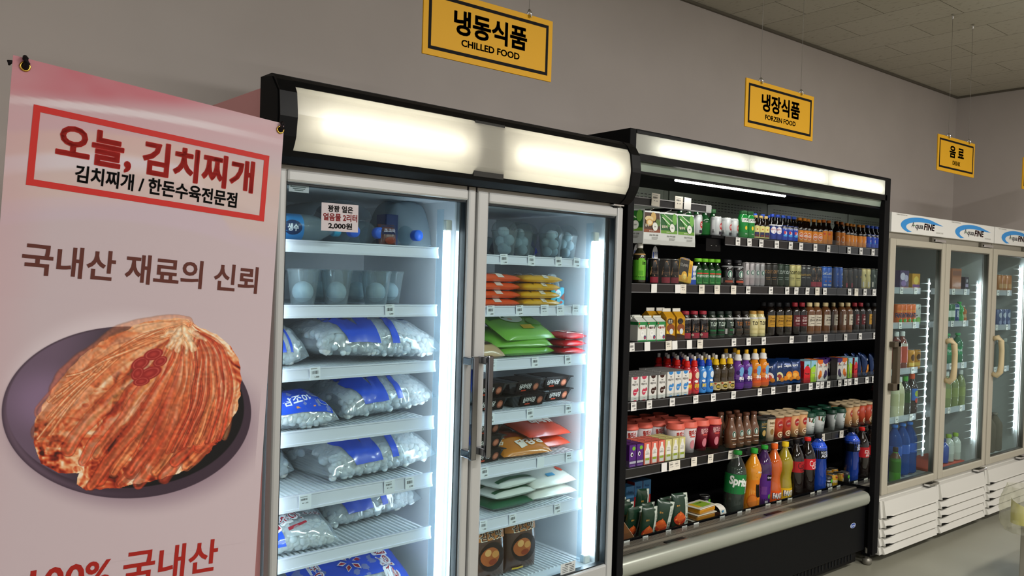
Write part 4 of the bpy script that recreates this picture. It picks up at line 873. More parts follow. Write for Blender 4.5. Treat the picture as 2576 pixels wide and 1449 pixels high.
hp_p, hp_g = hang_pouch('#4a2e1c', '#8a4a2c', '감자', pv), hang_pouch('#22602a', '#6fa03a', '알로에', gv)
for n_, (k_, xx, lb_) in enumerate(((hp_g, 2.57, 'green vegetable pouch hanging closest to the cooler side, edge on'), (hp_p, 2.70, 'brown potato pouch hanging from a peg over the green tea bottle'), (hp_g, 2.815, 'green vegetable pouch hanging beside the brown potato pouch'), (hp_g, 2.935, 'green vegetable pouch hanging beside the grey cans'))):
    place(k_, 'hanging_pouch', lb_, 'pouch', (xx, 2.425, 1.651), (math.radians(-5), 0, -.12 if n_ else -1.05), 'pouches on peg hooks', None, False)
    for j in range(3): place(k_, 'hanging_pouch', f'{ORD[j+1]} pouch on the peg, hidden behind ' + lb_.split(' hanging')[0] + (' by the side wall', '', ' in the middle', ' at the cans')[n_], 'pouch', (xx+.004*j+.004, 2.437+.011*j, 1.651), (math.radians(-5), 0, -.12 if n_ else -1.05), 'pouches on peg hooks', None, False)
# -- second shelf
tea = bottle('tea_bottle', .178, .029, 'pet', '#2c2a1c', '#e4e2da', .50, [('rect', -.014, .014, .03, .11, '#7cc83a'), ('text', 'in', .012, .09, .018, '#12240c', None, .03), ('rect', -.012, .008, .035, .055, '#5fae2c')], bands=((.08, .72, '#58a832'), (.70, .73, '#c9a06a')), z0cap=.87)
row(tea, 'tea_bottle', X_(2.700), YC, 1.478, '', 'green tea bottle with white cap', 'at the second shelf end', 'bottle', rz=-.5)
ctS = [('poly', [(-.020, .040), (-.016, .070), (-.002, .104), (.004, .104), (.017, .070), (.020, .040), (.0, .034)], '#c08c62'), ('text', '칸타타', 0, .063, .018, '#1c1210', .036, .02, .12), ('rect', -.014, .014, .050, .052, '#6a4a38'), ('rect', -.012, .012, .044, .046, '#6a4a38'), ('rect', -.020, .020, .004, .030, '#96283a')]
cta = can('coffee_can', .112, .027, '#171314', ctS)
row(cta, 'coffee_can', X_(2.790, 2.872, 2.930), YC, 1.478, 'tan and black coffee cans', 'can', 'beside the green tea bottle', 'can', 'tan coffee cans at the shelf start', rz=-.5)
def card(name, w, h, spec, tabh, col='#e8e9ec', rc=.4):
    mb = MB().rbox(-w/2, w/2, -.012, .012, 0, h, M(col, rc), .003, 1); lb = MB(); layers(lb, FRONT(-.012), spec); tp = MB()
    P = [(-w*.42, h), (w*.42, h)] + [(w*.42*math.cos(a), h+tabh*math.sin(a)**.8) for a in [PI*k/12 for k in range(1, 12)]]
    tp.add([(x, -.001, z) for x, z in P]+[(x, .001, z) for x, z in P], [tuple(range(len(P))), tuple(range(2*len(P)-1, len(P)-1, -1))]+[(i, (i+1) % len(P), len(P)+(i+1) % len(P), len(P)+i) for i in range(len(P))], M(col, rc))
    layers(tp, FRONT(-.0012), [('text', '속청환', .004, h+tabh*.42, .014, '#5a6a94'), ('rect', -w*.35, -w*.18, h+.002, h+tabh*.5, '#3a56a8')])
    return (mb.mesh(name), [('hang_tab', tp.mesh('hang_tab'), None), ('label', lb.mesh('label'), None)])
pills = card('remedy_pack', .056, .105, [('text', '속청환', .006, .055, .013, '#3a62a8'), ('text', '숙취', .004, .076, .012, '#3a62a8'), ('rect', -.028, .028, 0, .020, '#2456c4'), ('rect', -.026, -.010, .04, .10, '#2d5cc0'), ('oval', -.010, .05, .003, .012, '#20346a')], .052)
place(pills, 'remedy_pack', 'white remedy pack, its round tab above the single tan coffee can', 'pack', (2.72, 2.53, 1.478), (0, 0, .15), 'white remedy packs with hang tabs', (1, 1, 1.12))
place(pills, 'remedy_pack', 'white remedy pack, its round tab above the paired tan coffee cans', 'pack', (2.845, 2.53, 1.478), (0, 0, .15), 'white remedy packs with hang tabs', (1, 1, 1.10))
pk3 = carton('remedy_pack', .056, .026, .088, '#e2e4ea', [('text', '속청환', .008, .060, .012, '#3a62a8'), ('text', '속청환', .008, .040, .012, '#3a62a8'), ('rect', -.028, .028, 0, .022, '#2456c4'), ('rect', -.024, -.008, .030, .086, '#2d5cc0')])
place(pk3, 'remedy_pack', 'white and blue remedy box between yellow pack and green-capped bottles', 'pack', (3.035, 2.465, 1.478), (0, 0, -.1), 'white remedy packs with hang tabs')
mv = card('hangover_pack', .076, .108, [('rect', -.036, .016, .008, .106, '#2a2622'), ('rect', .016, .036, .006, .106, '#e8b82c'), ('rect', -.036, .016, .006, .03, '#d89a24'), ('text', '모닝비타', -.012, .080, .015, '#f0ece4', .046, .03), ('oval', -.006, .030, .016, .022, '#e8b23a'), ('oval', -.004, .028, .009, .012, '#f4d678'), ('rect', .020, .032, .05, .09, '#c88a1c')], .01, '#e0b030')
place(mv, 'hangover_pack', 'yellow and black sachet pack leaning over the shelf rail', 'pack', (2.958, 2.455, 1.478), (math.radians(-6), math.radians(10), -.25))
wi = bottle('stomach_drink_bottle', .124, .0222, 'glass', '#15301a', '#78cc2c', .80, [('rect', -.016, .016, .050, .056, '#d8423a'), ('text', '위생천', 0, .041, .012, '#eef4ec'), ('rect', -.012, .010, .010, .012, '#7cc06a'), ('rect', -.014, -.012, .010, .026, '#7cc06a')], bands=((.02, .56, '#1d7a34'),), z0cap=.88)
row(wi, 'stomach_drink_bottle', X_(3.108, 3.156, 3.204, 3.252), YC, 1.478, 'green-labelled bottles with lime caps', 'bottle', 'on second shelf', 'bottle', 'lime-capped bottles', rz=-.35)
sb = bottle('black_coffee_bottle', .126, .031, 'canb', '#17171a', '#2a2a2e', .66, [('oval', .004, .055, .0125, .0185, '#dfe6e2'), ('oval', .004, .055, .0108, .0165, '#2c6a54'), ('oval', .004, .053, .0045, .012, '#dfe6e2'), ('rect', -.02, .024, .014, .024, '#b4503a'), ('text', 'COFFEE', .004, .031, .005, '#cfcac2'), ('rect', -.040, -.030, .012, .036, '#d8d8d4')], bands=((.70, .76, '#9c9ea0'),))
row(sb, 'black_coffee_bottle', X_(3.334, 3.418), YC, 1.478, 'black coffee bottles with round green emblem', 'bottle', 'on second shelf', 'bottle', 'black coffee bottles', rz=-.5)
sv = can('slim_can', .118, .0205, '#b9b4b6', [('poly', [(-.012, .112), (.014, .112), (.014, .082), (.0, .066), (-.012, .078)], '#2a2426'), ('oval', .004, .066, .008, .011, '#3f7a66'), ('oval', .004, .066, .0045, .008, '#dfe6e2'), ('rect', -.010, .012, .01, .04, '#a49a9c')])
row(sv, 'slim_can', X_(3.486, 3.530, 3.574, 3.618), YC, 1.478, 'silver and black slim coffee cans', 'can', 'on second shelf', 'can', 'silver slim cans', rz=-.5)
def topcan(col, ink, nm='slim_can'): return can(nm, .118, .0232, col, [('text', 'T.O.P', .0, .075, .017, ink, .036, .03), ('rect', -.012, .012, .045, .047, ink), ('rect', -.010, .010, .036, .0375, ink), ('rect', .022, .030, .01, .04, '#d8d6cc')])
tb, tg_, tc_ = topcan('#16130f', '#c8925a'), topcan('#12301e', '#d8dfd6'), topcan('#d9cc8a', '#15120e')
row(tb, 'slim_can', X_(3.670, 3.726), YC, 1.478, 'black slim cans with copper letters', 'can', 'on second shelf', 'can', 'black slim cans', rz=-.55)
row(tg_, 'slim_can', X_(3.782, 3.836), YC, 1.478, 'dark green slim cans with white letters', 'can', 'on second shelf', 'can', 'dark green slim cans', rz=-.55)
row(tc_, 'slim_can', X_(3.892, 3.946), YC, 1.478, 'cream slim cans with black letters', 'can', 'on second shelf', 'can', 'cream slim cans', rz=-.55)
kn = can('slim_can', .118, .0232, '#1b1a1c', [('text', 'kanu', .0, .068, .015, '#a8843c', .036, .02, .1), ('oval', 0, .102, .007, .003, '#cfcfcc'), ('rect', -.010, .010, .050, .052, '#bdbdba')])
row(kn, 'slim_can', X_(3.996, 4.045), YC, 1.478, 'plain black slim cans with gold script', 'can', 'on second shelf', 'can', 'gold script cans', rz=-.5)
row(cta, 'coffee_can', X_(4.098, 4.154), YC+.004, 1.478, 'tan coffee cans', 'can', 'beside the blue can near the mirrored wall', 'can', 'tan coffee cans near the mirror', rz=-.5)
bc = can('slim_can', .118, .0232, '#1c62c8', [('text', "Let's", .0, .080, .016, '#e8eef6', .03, .02), ('oval', .004, .036, .006, .004, '#b8683a'), ('rect', -.012, .012, .058, .060, '#bcd0ee'), ('rect', -.009, .012, .012, .018, '#dfe8f4')])
row(bc, 'slim_can', X_(4.207, 4.256), YC, 1.478, 'bright blue slim cans', 'can', 'against the mirrored end wall', 'can', 'bright blue slim cans', rz=-.4)
# -- third shelf
milk = carton('milk_carton', .057, .057, .086, '#e6e8e0', [('rect', -.0285, .0285, .072, .086, '#2f8a4a'), ('text', '서울우유', 0, .060, .012, '#b8342a', .046, .03), ('oval', .0, .034, .013, .013, '#f6f6f2'), ('oval', .002, .036, .006, .005, '#dfe2dc'), ('oval', .018, .018, .007, .009, '#31407a'), ('oval', .018, .016, .004, .005, '#d83a3a'), ('rect', -.0285, .0285, 0, .006, '#2f8a4a'), ('oval', -.022, .079, .004, .003, '#d83a3a'), ('poly', [(-.0285, .072), (-.020, .072), (-.024, .058)], '#2f8a4a'), ('poly', [(.0285, .072), (.018, .072), (.024, .060)], '#2f8a4a')], .026, '#dfe2d8', side=[('rect', -.0285, .0285, .072, .086, '#2f8a4a')])
row(milk, 'milk_carton', X_(2.700, 2.762, 2.826), 2.458, 1.222, 'green and white milk cartons', 'carton', 'on third shelf', 'carton', 'green milk cartons', rz=.0, jit=.02)
row(milk, 'milk_carton', X_(2.700, 2.762), 2.525, 1.222, 'milk cartons in the row behind', 'carton', 'the green front milk cartons', 'carton', 'second row of milk cartons', rz=.0, jit=.02)
choc = carton('choco_milk_carton', .058, .058, .104, '#c8921e', [('rect', -.029, .029, 0, .104, '#c8921e'), ('oval', -.004, .086, .020, .014, '#2a1a14'), ('text', '초코', -.004, .086, .017, '#f4ecdc', .028, .05), ('text', '우유', .021, .084, .022, '#f0c63a', .010, .04), ('oval', .0, .056, .026, .018, '#8a4a28'), ('oval', .004, .040, .012, .013, '#d6e2ea'), ('poly', [(-.029, .032), (.029, .020), (.029, .0), (-.029, .0)], '#3a2018'), ('poly', [(-.029, .05), (-.012, .03), (-.029, .03)], '#e8bc34')], .040, '#e2e0d6', side=[('rect', -.029, .029, 0, .104, '#b07c1c')])
row(choc, 'choco_milk_carton', X_(2.892, 2.962), 2.459, 1.222, 'yellow and brown chocolate milk cartons', 'carton', 'on third shelf', 'carton', 'chocolate milk cartons', rz=.0, jit=.02)
row(choc, 'choco_milk_carton', X_(2.862, 2.932), 2.53, 1.222, 'chocolate milk cartons in the row behind', 'carton', 'the front chocolate cartons', 'carton', 'second row of chocolate milk', rz=.0, jit=.02)
ctb = bottle('coffee_bottle', .132, .0285, 'canb', '#171314', '#9c2a38', .66, ctS[:1]+[('text', '칸타타', .002, .066, .018, '#1c1210', .036, .02, .12), ('rect', -.012, .014, .050, .052, '#6a4a38'), ('rect', -.022, .022, .004, .030, '#96283a'), ('oval', -.020, .020, .006, .006, '#c9b7a4')], bands=((.70, .74, '#cfcdca'),))
row(ctb, 'coffee_bottle', X_(3.026, 3.090, 3.156), YC, 1.222, 'tan coffee bottles with dark red caps', 'bottle', 'on third shelf', 'bottle', 'red-capped coffee bottles', rz=-.35)
def topb(col, ink, cap, band): return bottle('coffee_bottle', .130, .0285, 'canb', col, cap, .66, [('text', 'T.O.P', .006, .068, .019, ink, .038, .03), ('rect', -.014, .018, .034, .042, band), ('rect', -.036, -.026, .018, .044, '#d8d8d4'), ('rect', -.02, .02, .016, .018, band)], bands=((.69, .75, '#cfcfcf'),))
row(topb('#0f2418', '#cfe0d4', '#26302c', '#1f6a3c'), 'coffee_bottle', X_(3.222, 3.288, 3.354), YC, 1.222, 'dark green coffee bottles with white letters', 'bottle', 'on third shelf', 'bottle', 'dark green coffee bottles', rz=-.3, jit=.35)
row(topb('#17120e', '#b9763e', '#26221e', '#4a3a2c'), 'coffee_bottle', X_(3.426, 3.492), YC, 1.222, 'black coffee bottles with copper letters', 'bottle', 'on third shelf', 'bottle', 'black coffee bottles with copper letters', rz=-.35)
row(topb('#d8cd94', '#1a1712', '#b4883e', '#c2b67a'), 'coffee_bottle', X_(3.560, 3.624), YC, 1.222, 'cream coffee bottles with gold caps', 'bottle', 'on third shelf', 'bottle', 'cream coffee bottles', rz=-.35)
def cold(label, cap, body, ink): return bottle('cold_brew_bottle', .172, .030, 'dome', body, cap, .52, [('rect', -.026, .026, .046, .106, label), ('text', 'Contre', .0, .092, .009, ink, .026), ('text', '콘트라', .0, .076, .012, ink, .034, .03), ('rect', -.012, .012, .058, .060, ink)], bands=(), z0cap=.88, rough=.08)
row(cold('#b8892c', '#1a1a1c', '#140e0a', '#6a4a14'), 'cold_brew_bottle', X_(3.712, 3.790, 3.868), YC+.004, 1.222, 'cold brew bottles with gold label', 'bottle', 'on third shelf', 'bottle', 'gold-labelled cold brew bottles', rz=-.3)
row(cold('#5c1a20', '#8a1f2a', '#150c0b', '#e2cfcc'), 'cold_brew_bottle', X_(3.944, 4.014), YC+.004, 1.222, 'cold brew bottles with dark red label', 'bottle', 'on third shelf', 'bottle', 'red-labelled cold brew bottles', rz=-.3)
row(cold('#cfc6b4', '#cdb98a', '#6a4326', '#3a2c24'), 'cold_brew_bottle', X_(4.088, 4.160, 4.252), YC+.004, 1.222, 'milky brown bottles with ivory caps', 'bottle', 'near the mirrored wall', 'bottle', 'ivory-capped coffee bottles', rz=-.3)
row(cold('#b8892c', '#1a1a1c', '#140e0a', '#6a4a14'), 'cold_brew_bottle', X_(3.752, 3.83), 2.53, 1.222, 'gold-labelled bottles in the row behind', 'bottle', 'the front cold brew bottles', 'bottle', 'second row of cold brew')
# -- fourth shelf
def mb_(c, ko='매일우유'): return carton('small_milk_box', .048, .042, .106, '#e3e1dc', [('poly', [(-.016, .106), (.016, .106), (.012, .096), (.0, .092), (-.012, .096)], c), ('text', ko, 0, .072, .010, '#5a5552', .036, .02), ('text', 'THE', 0, .084, .005, '#3a3532'), ('oval', -.001, .038, .012, .014, c), ('oval', .014, .048, .006, .008, c), ('rect', -.009, .008, .036, .039, '#e9dfdc'), ('rect', -.008, .008, .010, .012, '#a8a29c'), ('poly', [(-.010, .004), (.010, .004), (.006, .0), (-.006, .0)], c)], topcol='#8f8e8c')
for c, xs, zs_, nm, ad in (('#c8405a', (2.660, 2.718), .963, 'pink', 'white milk boxes with pink flower'), ('#3c2018', (2.778, 2.838), .963, 'brown', 'white milk boxes with brown flower'), ('#3a8ad0', (2.898, 2.950, 3.002), .967, 'blue', 'taller white milk boxes with blue flower')):
    kk = mb_(c)
    sc_ = (1, 1, 1.06 if nm == 'blue' else 1)
    for j in range(4):
        for i, x in enumerate(X_(*xs)):
            lb_ = which(i, len(xs), ad, ad, 'on fourth shelf') if j == 0 else which(i, len(xs), f'{nm} milk boxes', 'box', f'in the {ORD[j]} row from the front')
            place(kk, 'small_milk_box', lb_, 'milk box', (x, 2.445+.0445*j, zs_), (0, 0, 0), f'{nm} milk boxes', sc_)
def kid(name, body, lab1, lab2, cap, nz, h=.178, r=.0253, words='뽀로', bodymat=None): return bottle(name, h, r, 'kid', body, cap, .62, [('oval', .006, h*.50, .013, .016, lab1), ('oval', .004, h*.22, .017, .022, '#1c2a5a'), ('oval', .004, h*.22, .0155, .020, lab2), ('text', words, .004, h*.22, .016, '#f2d64a', .024, .05), ('oval', .0, h*.34, .010, .006, '#eef2f4')], bands=((.05, .30, body), (.42, .60, body)), cap2=nz, z0cap=.73, bodymat=bodymat)
kr = kid('kids_drink_bottle', '#c0303a', '#e8d2b0', '#c8502a', '#d02018', '#e4e2de')
kb = kid('kids_drink_bottle', '#3a8ad8', '#dfe9f2', '#2a6ab8', '#1a44b4', '#e4e2de')
ky = bottle('kids_drink_bottle', .178, .0258, 'kid', '#3a2c18', '#e4b81c', .62, [('rect', -.024, .024, .010, .046, '#cdbd8a'), ('oval', .004, .026, .014, .012, '#3a3214'), ('text', '뽀로로', .004, .026, .010, '#e2c44a', .022, .04), ('oval', -.012, .040, .005, .004, '#b8442a')], cap2='#e6e2d6', z0cap=.73)
row(kr, 'kids_drink_bottle', X_(3.052, 3.106), YC, .962, 'kids bottles with red sports caps', 'bottle', 'on fourth shelf', 'bottle', 'red-capped kids bottles', rz=-.3)
row(kb, 'kids_drink_bottle', X_(3.160, 3.215), YC, .962, 'kids bottles with blue sports caps', 'bottle', 'on fourth shelf', 'bottle', 'blue-capped kids bottles', rz=-.3)
row(ky, 'kids_drink_bottle', X_(3.270, 3.326, 3.382), YC, .962, 'amber kids bottles with yellow sports caps', 'bottle', 'on fourth shelf', 'bottle', 'yellow-capped kids bottles', rz=-.3)
for j in range(1, 4):
    nn = ('second', 'third', 'fourth')[j-1]
    row(kr, 'kids_drink_bottle', X_(3.052, 3.106), YC+.058*j, .962, f'red-capped kids bottles in the {nn} row', 'bottle', 'from the front', 'bottle', f'red kids bottles, {nn} row')
    row(kb, 'kids_drink_bottle', X_(3.160, 3.215), YC+.058*j, .962, f'blue-capped kids bottles in the {nn} row', 'bottle', 'from the front', 'bottle', f'blue kids bottles, {nn} row')
    if j < 3: row(ky, 'kids_drink_bottle', X_(3.270, 3.326), YC+.058*j, .962, f'yellow-capped kids bottles in the {nn} row', 'bottle', 'from the front', 'bottle', f'yellow kids bottles, {nn} row')
def jelly(body, dark, lc): return bottle('juice_bottle', .196, .0325, 'kid', body, '#e6e4e0', .60, [('oval', .006, .088, .0165, .024, '#6fa8d8'), ('text', '쿠우', .006, .052, .022, '#f2f2f4', .032, .06), ('oval', -.016, .084, .009, .011, dark), ('rect', .004, .018, .122, .140, '#1a1612'), ('rect', -.03, .03, .010, .034, lc)], bands=((.04, .30, dark), (.42, .62, body)), cap2='#e8b22c', z0cap=.73)
row(jelly('#6a3a96', '#3a1c66', '#54287e'), 'juice_bottle', X_(3.452, 3.524), YC+.004, .962, 'purple juice bottles with white sports caps', 'bottle', 'on fourth shelf', 'bottle', 'purple juice bottles', rz=-.3)
row(jelly('#e08a1e', '#c8502a', '#d85a22'), 'juice_bottle', X_(3.598, 3.668), YC+.004, .962, 'orange juice bottles with white sports caps', 'bottle', 'on fourth shelf', 'bottle', 'orange juice bottles', rz=-.3)
row(jelly('#6a3a96', '#3a1c66', '#54287e'), 'juice_bottle', X_(3.452, 3.524), YC+.076, .962, 'purple juice bottles in the row behind', 'bottle', 'the front purple ones', 'bottle', 'second row of purple juice')
FOIL = M('#b8c4d0', 0.2, 0.55)
def spouch(c1, c2, fruit): return pouch('juice_pouch', .082, .128, .034, M('#16305e', 0.22, 0.35), [('poly', [(-.034, .052), (.034, .056), (.034, .02), (-.034, .0)], c1), ('text', 'Capri', -.006, .030, .016, '#eef2f8', .046, .04), ('oval', .004, -.020, .020, .022, c2), ('oval', .002, -.024, .014, .015, fruit), ('oval', -.016, -.034, .014, .012, c2), ('oval', .018, -.036, .012, .011, '#c8781e'), ('rect', -.034, .034, -.060, -.050, '#26508e')], seed=random.random()*9, amp=.2)
up = math.radians(84)
for i, (x, pc, ff, lb_) in enumerate(((3.745, '#e6e2de', '#c4504a', 'silver pouch turned edge on beside the orange juice bottles'), (3.806, '#d8cf9a', '#8a3030', 'blue juice pouch with an apple, beside the orange juice bottles'), (3.885, '#e88a1e', '#f2b04a', 'blue juice pouch with cut oranges, in the middle of the pouches'), (3.960, '#e88a1e', '#f2b04a', 'narrow blue pouch with oranges beside the red juice box'))):
    place(spouch('#1d4a9a', pc, ff), 'juice_pouch', lb_, 'pouch', (x*K, 2.474, .962), (up, 0, (-1.0, -.5, -.35, -.6)[i]), 'foil juice pouches on the fourth shelf')
for i in range(3): place(spouch('#1d4a9a', '#e88a1e', '#f2b04a'), 'juice_pouch', which(i, 3, 'foil pouches in the row behind', '', 'the front juice pouches'), 'pouch', ((3.80+.08*i)*K, 2.54, .962), (up, 0, -.4), 'second row of juice pouches')
jr = carton('juice_box', .050, .038, .116, '#c8222a', [('rect', -.025, .025, .074, .116, '#8fc4dc'), ('oval', 0, .062, .024, .030, '#d42830'), ('oval', .004, .094, .009, .004, '#2f7a3a'), ('text', 'Tizzy', 0, .048, .013, '#f2f0ec', .038, .05), ('rect', -.025, .025, .0, .014, '#a81820')], topcol='#8fb8cc', side=[('rect', -.019, .019, .02, .09, '#a82028'), ('bars', -.010, .010, .006, .020, '#1a1a1a')])
jl = carton('juice_box', .050, .038, .116, '#9ac432', [('rect', -.025, .025, .080, .116, '#8fc4dc'), ('oval', 0, .060, .022, .028, '#a8d23c'), ('oval', .008, .090, .010, .005, '#3a8a34'), ('text', 'Fuze', 0, .050, .010, '#f2f6e4', .03, .04)], topcol='#8fb8cc', straw=True)
def fb(fr, dk, tp): return carton('fruit_box', .050, .040, .118, '#e4e0d8', [('poly', [(-.025, .118), (.025, .118), (.025, .098), (-.004, .092), (-.025, .104)], tp), ('text', '오리온', .0, .080, .009, '#4a443e', .034), ('oval', .004, .040, .014, .020, fr), ('oval', -.006, .026, .012, .014, dk), ('oval', .006, .088, .006, .004, '#d8542a')], topcol=tp)
fo_, fgp = fb('#e07a1c', '#c85a14', '#e0691c'), fb('#3a2a5c', '#2a1c48', '#4a2a78')
place(jr, 'juice_box', 'red apple juice box beside the foil pouches', 'juice box', (4.035*K, 2.447, .962), (0, 0, -.15))
place(jl, 'juice_box', 'lime green juice box with a white straw', 'juice box', (4.098*K, 2.447, .962), (0, 0, -.05))
place(fo_, 'fruit_box', 'white fruit juice box with orange slices', 'juice box', (4.160*K, 2.447, .962), (0, 0, 0))
place(fgp, 'fruit_box', 'grape juice box touching the orange-slice box', 'juice box', (4.213*K, 2.447, .962), (0, 0, 0), 'grape juice boxes')
place(fgp, 'fruit_box', 'grape juice box in the second row by the mirrored wall', 'juice box', (4.200, 2.492, .962), (0, 0, 0), 'grape juice boxes')
for i, x in enumerate((4.03, 4.10, 4.16)): place((jr, jl, fo_)[i], ('juice_box', 'juice_box', 'fruit_box')[i], ('red juice box behind the front red box', 'green juice box behind the box with the straw', 'orange-slice box behind the front orange-slice box')[i], 'juice box', (x*K, 2.492, .962), (0, 0, 0), 'second row of juice boxes')
# -- fifth shelf
row(bottle('pink_drink_bottle', .165, .026, 'pet', '#b48a90', '#c4c4c2', .5, bands=((.35, .42, '#a8545c'),), z0cap=.87), 'pink_drink_bottle', X_(2.690), 2.56, .672, '', 'pale pink bottle standing behind the purple juice boxes', 'by the side wall', 'bottle')
grp = carton('small_juice_box', .043, .036, .098, '#5a2a7e', [('oval', .006, .082, .010, .009, '#7cb83a'), ('oval', -.006, .056, .008, .010, '#efeaf0'), ('oval', -.004, .055, .004, .006, '#17101c'), ('rect', -.020, .020, .016, .026, '#d8cfe0'), ('rect', -.016, .016, .004, .010, '#8a5aa8')], topcol='#4a2468')
yog = lambda tp: carton('small_juice_box', .043, .036, .098, tp, [('poly', [(-.014, .004), (.014, .004), (.016, .060), (.007, .078), (.007, .092), (-.007, .092), (-.007, .078), (-.016, .060)], '#efece4'), ('rect', -.013, .013, .020, .030, '#b2c03a'), ('text', '비피더스', 0, .048, .006, '#8a8780', .024), ('rect', -.009, .009, .060, .0615, '#8a8780'), ('rect', -.009, .009, .054, .0555, '#8a8780')], topcol=tp)
for kk, xs, ad, nm in ((grp, (2.668, 2.716), 'purple juice boxes with round eyes print', 'purple'), (yog('#e4705e'), (2.764, 2.812, 2.860), 'coral yogurt drink boxes', 'coral'), (yog('#d8d08a'), (2.908, 2.956, 3.004), 'pale yellow yogurt drink boxes', 'yellow')):
    for j in range(3):
        for i, x in enumerate(X_(*xs)):
            if nm == 'yellow' and i == 2 and j: continue
            place(kk, 'small_juice_box', which(i, len(xs), ad, ad, 'on fifth shelf') if j == 0 else which(i, len(xs)-(nm == 'yellow'), f'{nm} drink boxes', 'box', f'in the {ORD[j]} row from the front'), 'drink box', (x-.006, 2.445+.040*j, .672), (0, 0, 0), f'{nm} drink boxes')
pkS = lambda ink, fig, bg: [('text', '쿨피스', .004, .098, .026, ink, .046, .04, .15), ('oval', .006, .040, .016, .020, fig), ('oval', .006, .052, .012, .010, fig), ('rect', -.01, .02, .076, .082, '#d8564e')]
pw_, pd_ = cup('ice_drink_cup', .125, .030, .042, '#dcd5d6', '#e8705e', pkS('#c0382e', '#d88a92', None), lidh=.022), cup('ice_drink_cup', .125, .030, .042, '#7a1a2a', '#e8705e', pkS('#e8b2b4', '#d8808c', None), lidh=.022)
for i, (x, y, kk, lb_) in enumerate(((3.048, 2.512, pw_, 'white cup with coral lid beside the yellow yogurt boxes'), (3.141, 2.512, pw_, 'white cup with coral lid, one step from the yogurt boxes'), (3.234, 2.512, pd_, 'crimson cup with coral lid beside the white cups'), (3.327, 2.508, pd_, 'crimson cup with coral lid beside the brown coffee bottles'), (2.940, 2.618, pw_, 'white coral-lidded cup behind the yellow yogurt boxes'), (2.840, 2.618, pw_, 'white coral-lidded cup behind the coral yogurt boxes'), (3.035, 2.618, pw_, 'coral-lidded cup behind the first white front cup'), (3.130, 2.618, pw_, 'coral-lidded cup behind the second white front cup'), (3.225, 2.618, pd_, 'coral-lidded cup behind the first crimson cup'), (2.88, 2.722, pw_, 'coral-lidded cup in the third row behind the yogurt boxes'), (2.98, 2.722, pw_, 'coral-lidded cup in the third row, second along'), (3.08, 2.722, pw_, 'coral-lidded cup in the third row, third along'), (3.18, 2.722, pd_, 'coral-lidded cup in the third row beside the coffee bottles'))):
    place(kk, 'ice_drink_cup', lb_, 'cup', (x*K, y, .672), (0, 0, -.35+random.uniform(-.15, .15)), 'coral-lidded drink cups')
fr = bottle('brown_coffee_bottle', .165, .030, 'tall', '#6e4a34', '#5a3626', .56, [('oval', .006, .070, .0115, .016, '#dfe4de'), ('oval', .006, .070, .010, .0145, '#2f5a48'), ('oval', .006, .068, .004, .010, '#dfe4de'), ('rect', -.010, .022, .044, .048, '#e0d2c4'), ('rect', -.006, .022, .034, .040, '#3a2418'), ('text', 'mocha', .008, .022, .006, '#e0d2c4')], rough=.2)
row(fr, 'brown_coffee_bottle', X_(3.412, 3.476, 3.540, 3.604), YC+.004, .672, 'milky brown coffee bottles with green emblem', 'bottle', 'on fifth shelf', 'bottle', 'milky brown coffee bottles', rz=-.5)
row(fr, 'brown_coffee_bottle', X_(3.42, 3.486, 3.552), YC+.072, .672, 'brown coffee bottles in the row behind', 'bottle', 'the front brown bottles', 'bottle', 'second row of brown coffee bottles')
ba = lambda c, ink: cup('chilled_coffee_cup', .122, .027, .0345, c, '#3a3632', [('text', 'BARISTA', .006, .096, .012, ink, .036, .03), ('oval', .004, .05, .012, .016, ink), ('rect', -.012, .014, .078, .081, ink)], lidh=.006)
place(ba('#15281e', '#b89a5a'), 'chilled_coffee_cup', 'dark green chilled coffee cup beside the brown coffee bottles', 'cup', (3.674*K, YC+.008, .672), (0, 0, -.4))
place(ba('#cdbb9c', '#8a6a3a'), 'chilled_coffee_cup', 'beige chilled coffee cup beside the dark green one', 'cup', (3.745*K, YC+.008, .672), (0, 0, -.4))
la = lambda c: cup('latte_cup', .122, .027, .0345, c, '#bba684', [('oval', .004, .080, .016, .020, '#a8282a'), ('text', 'LATTE', .004, .080, .009, '#f0e4da', .022, .04), ('oval', .006, .028, .020, .016, '#e9cfa8'), ('oval', .006, .028, .014, .010, '#7a4426'), ('oval', .006, .028, .008, .005, '#efdcc0')], lidh=.006)
row(la('#b4442a'), 'latte_cup', X_(3.822, 3.898), YC+.008, .672, 'rust red latte cups', 'cup', 'on fifth shelf', 'cup', 'rust red latte cups', rz=-.4)
row(la('#cf9a68'), 'latte_cup', X_(3.972, 4.050), YC+.008, .672, 'tan latte cups with red seal', 'cup', 'on fifth shelf', 'cup', 'tan latte cups', rz=-.4)
for j, (kk, nm) in enumerate(((la('#b4442a'), 'rust'), (la('#cf9a68'), 'tan'))): row(kk, 'latte_cup', X_(3.822+.152*j, 3.898+.152*j), YC+.084, .672, f'{nm} latte cups in the row behind', 'cup', 'the front latte cups', 'cup', f'second row of {nm} latte cups')
gl = cup('green_lid_cup', .098, .030, .040, '#d3d8d6', '#1f4a38', [('poly', [(-.022, .096), (.004, .096), (-.004, .064), (-.022, .070)], '#8a4a30'), ('oval', .010, .076, .013, .015, '#2a6a50'), ('oval', .010, .076, .005, .011, '#dfe6e2'), ('rect', -.002, .020, .040, .043, '#7a8a86'), ('rect', -.002, .016, .030, .032, '#9aa8a4')], lidh=.016)
row(gl, 'green_lid_cup', X_(4.130, 4.232), YC+.012, .672, 'white coffee cups with dark green lids', 'cup', 'near the mirrored wall', 'cup', 'green-lidded coffee cups', rz=-.3)
row(gl, 'green_lid_cup', X_(4.130, 4.232), YC+.104, .672, 'green-lidded cups in the row behind', 'cup', 'the front green-lidded cups', 'cup', 'second row of green-lidded cups')
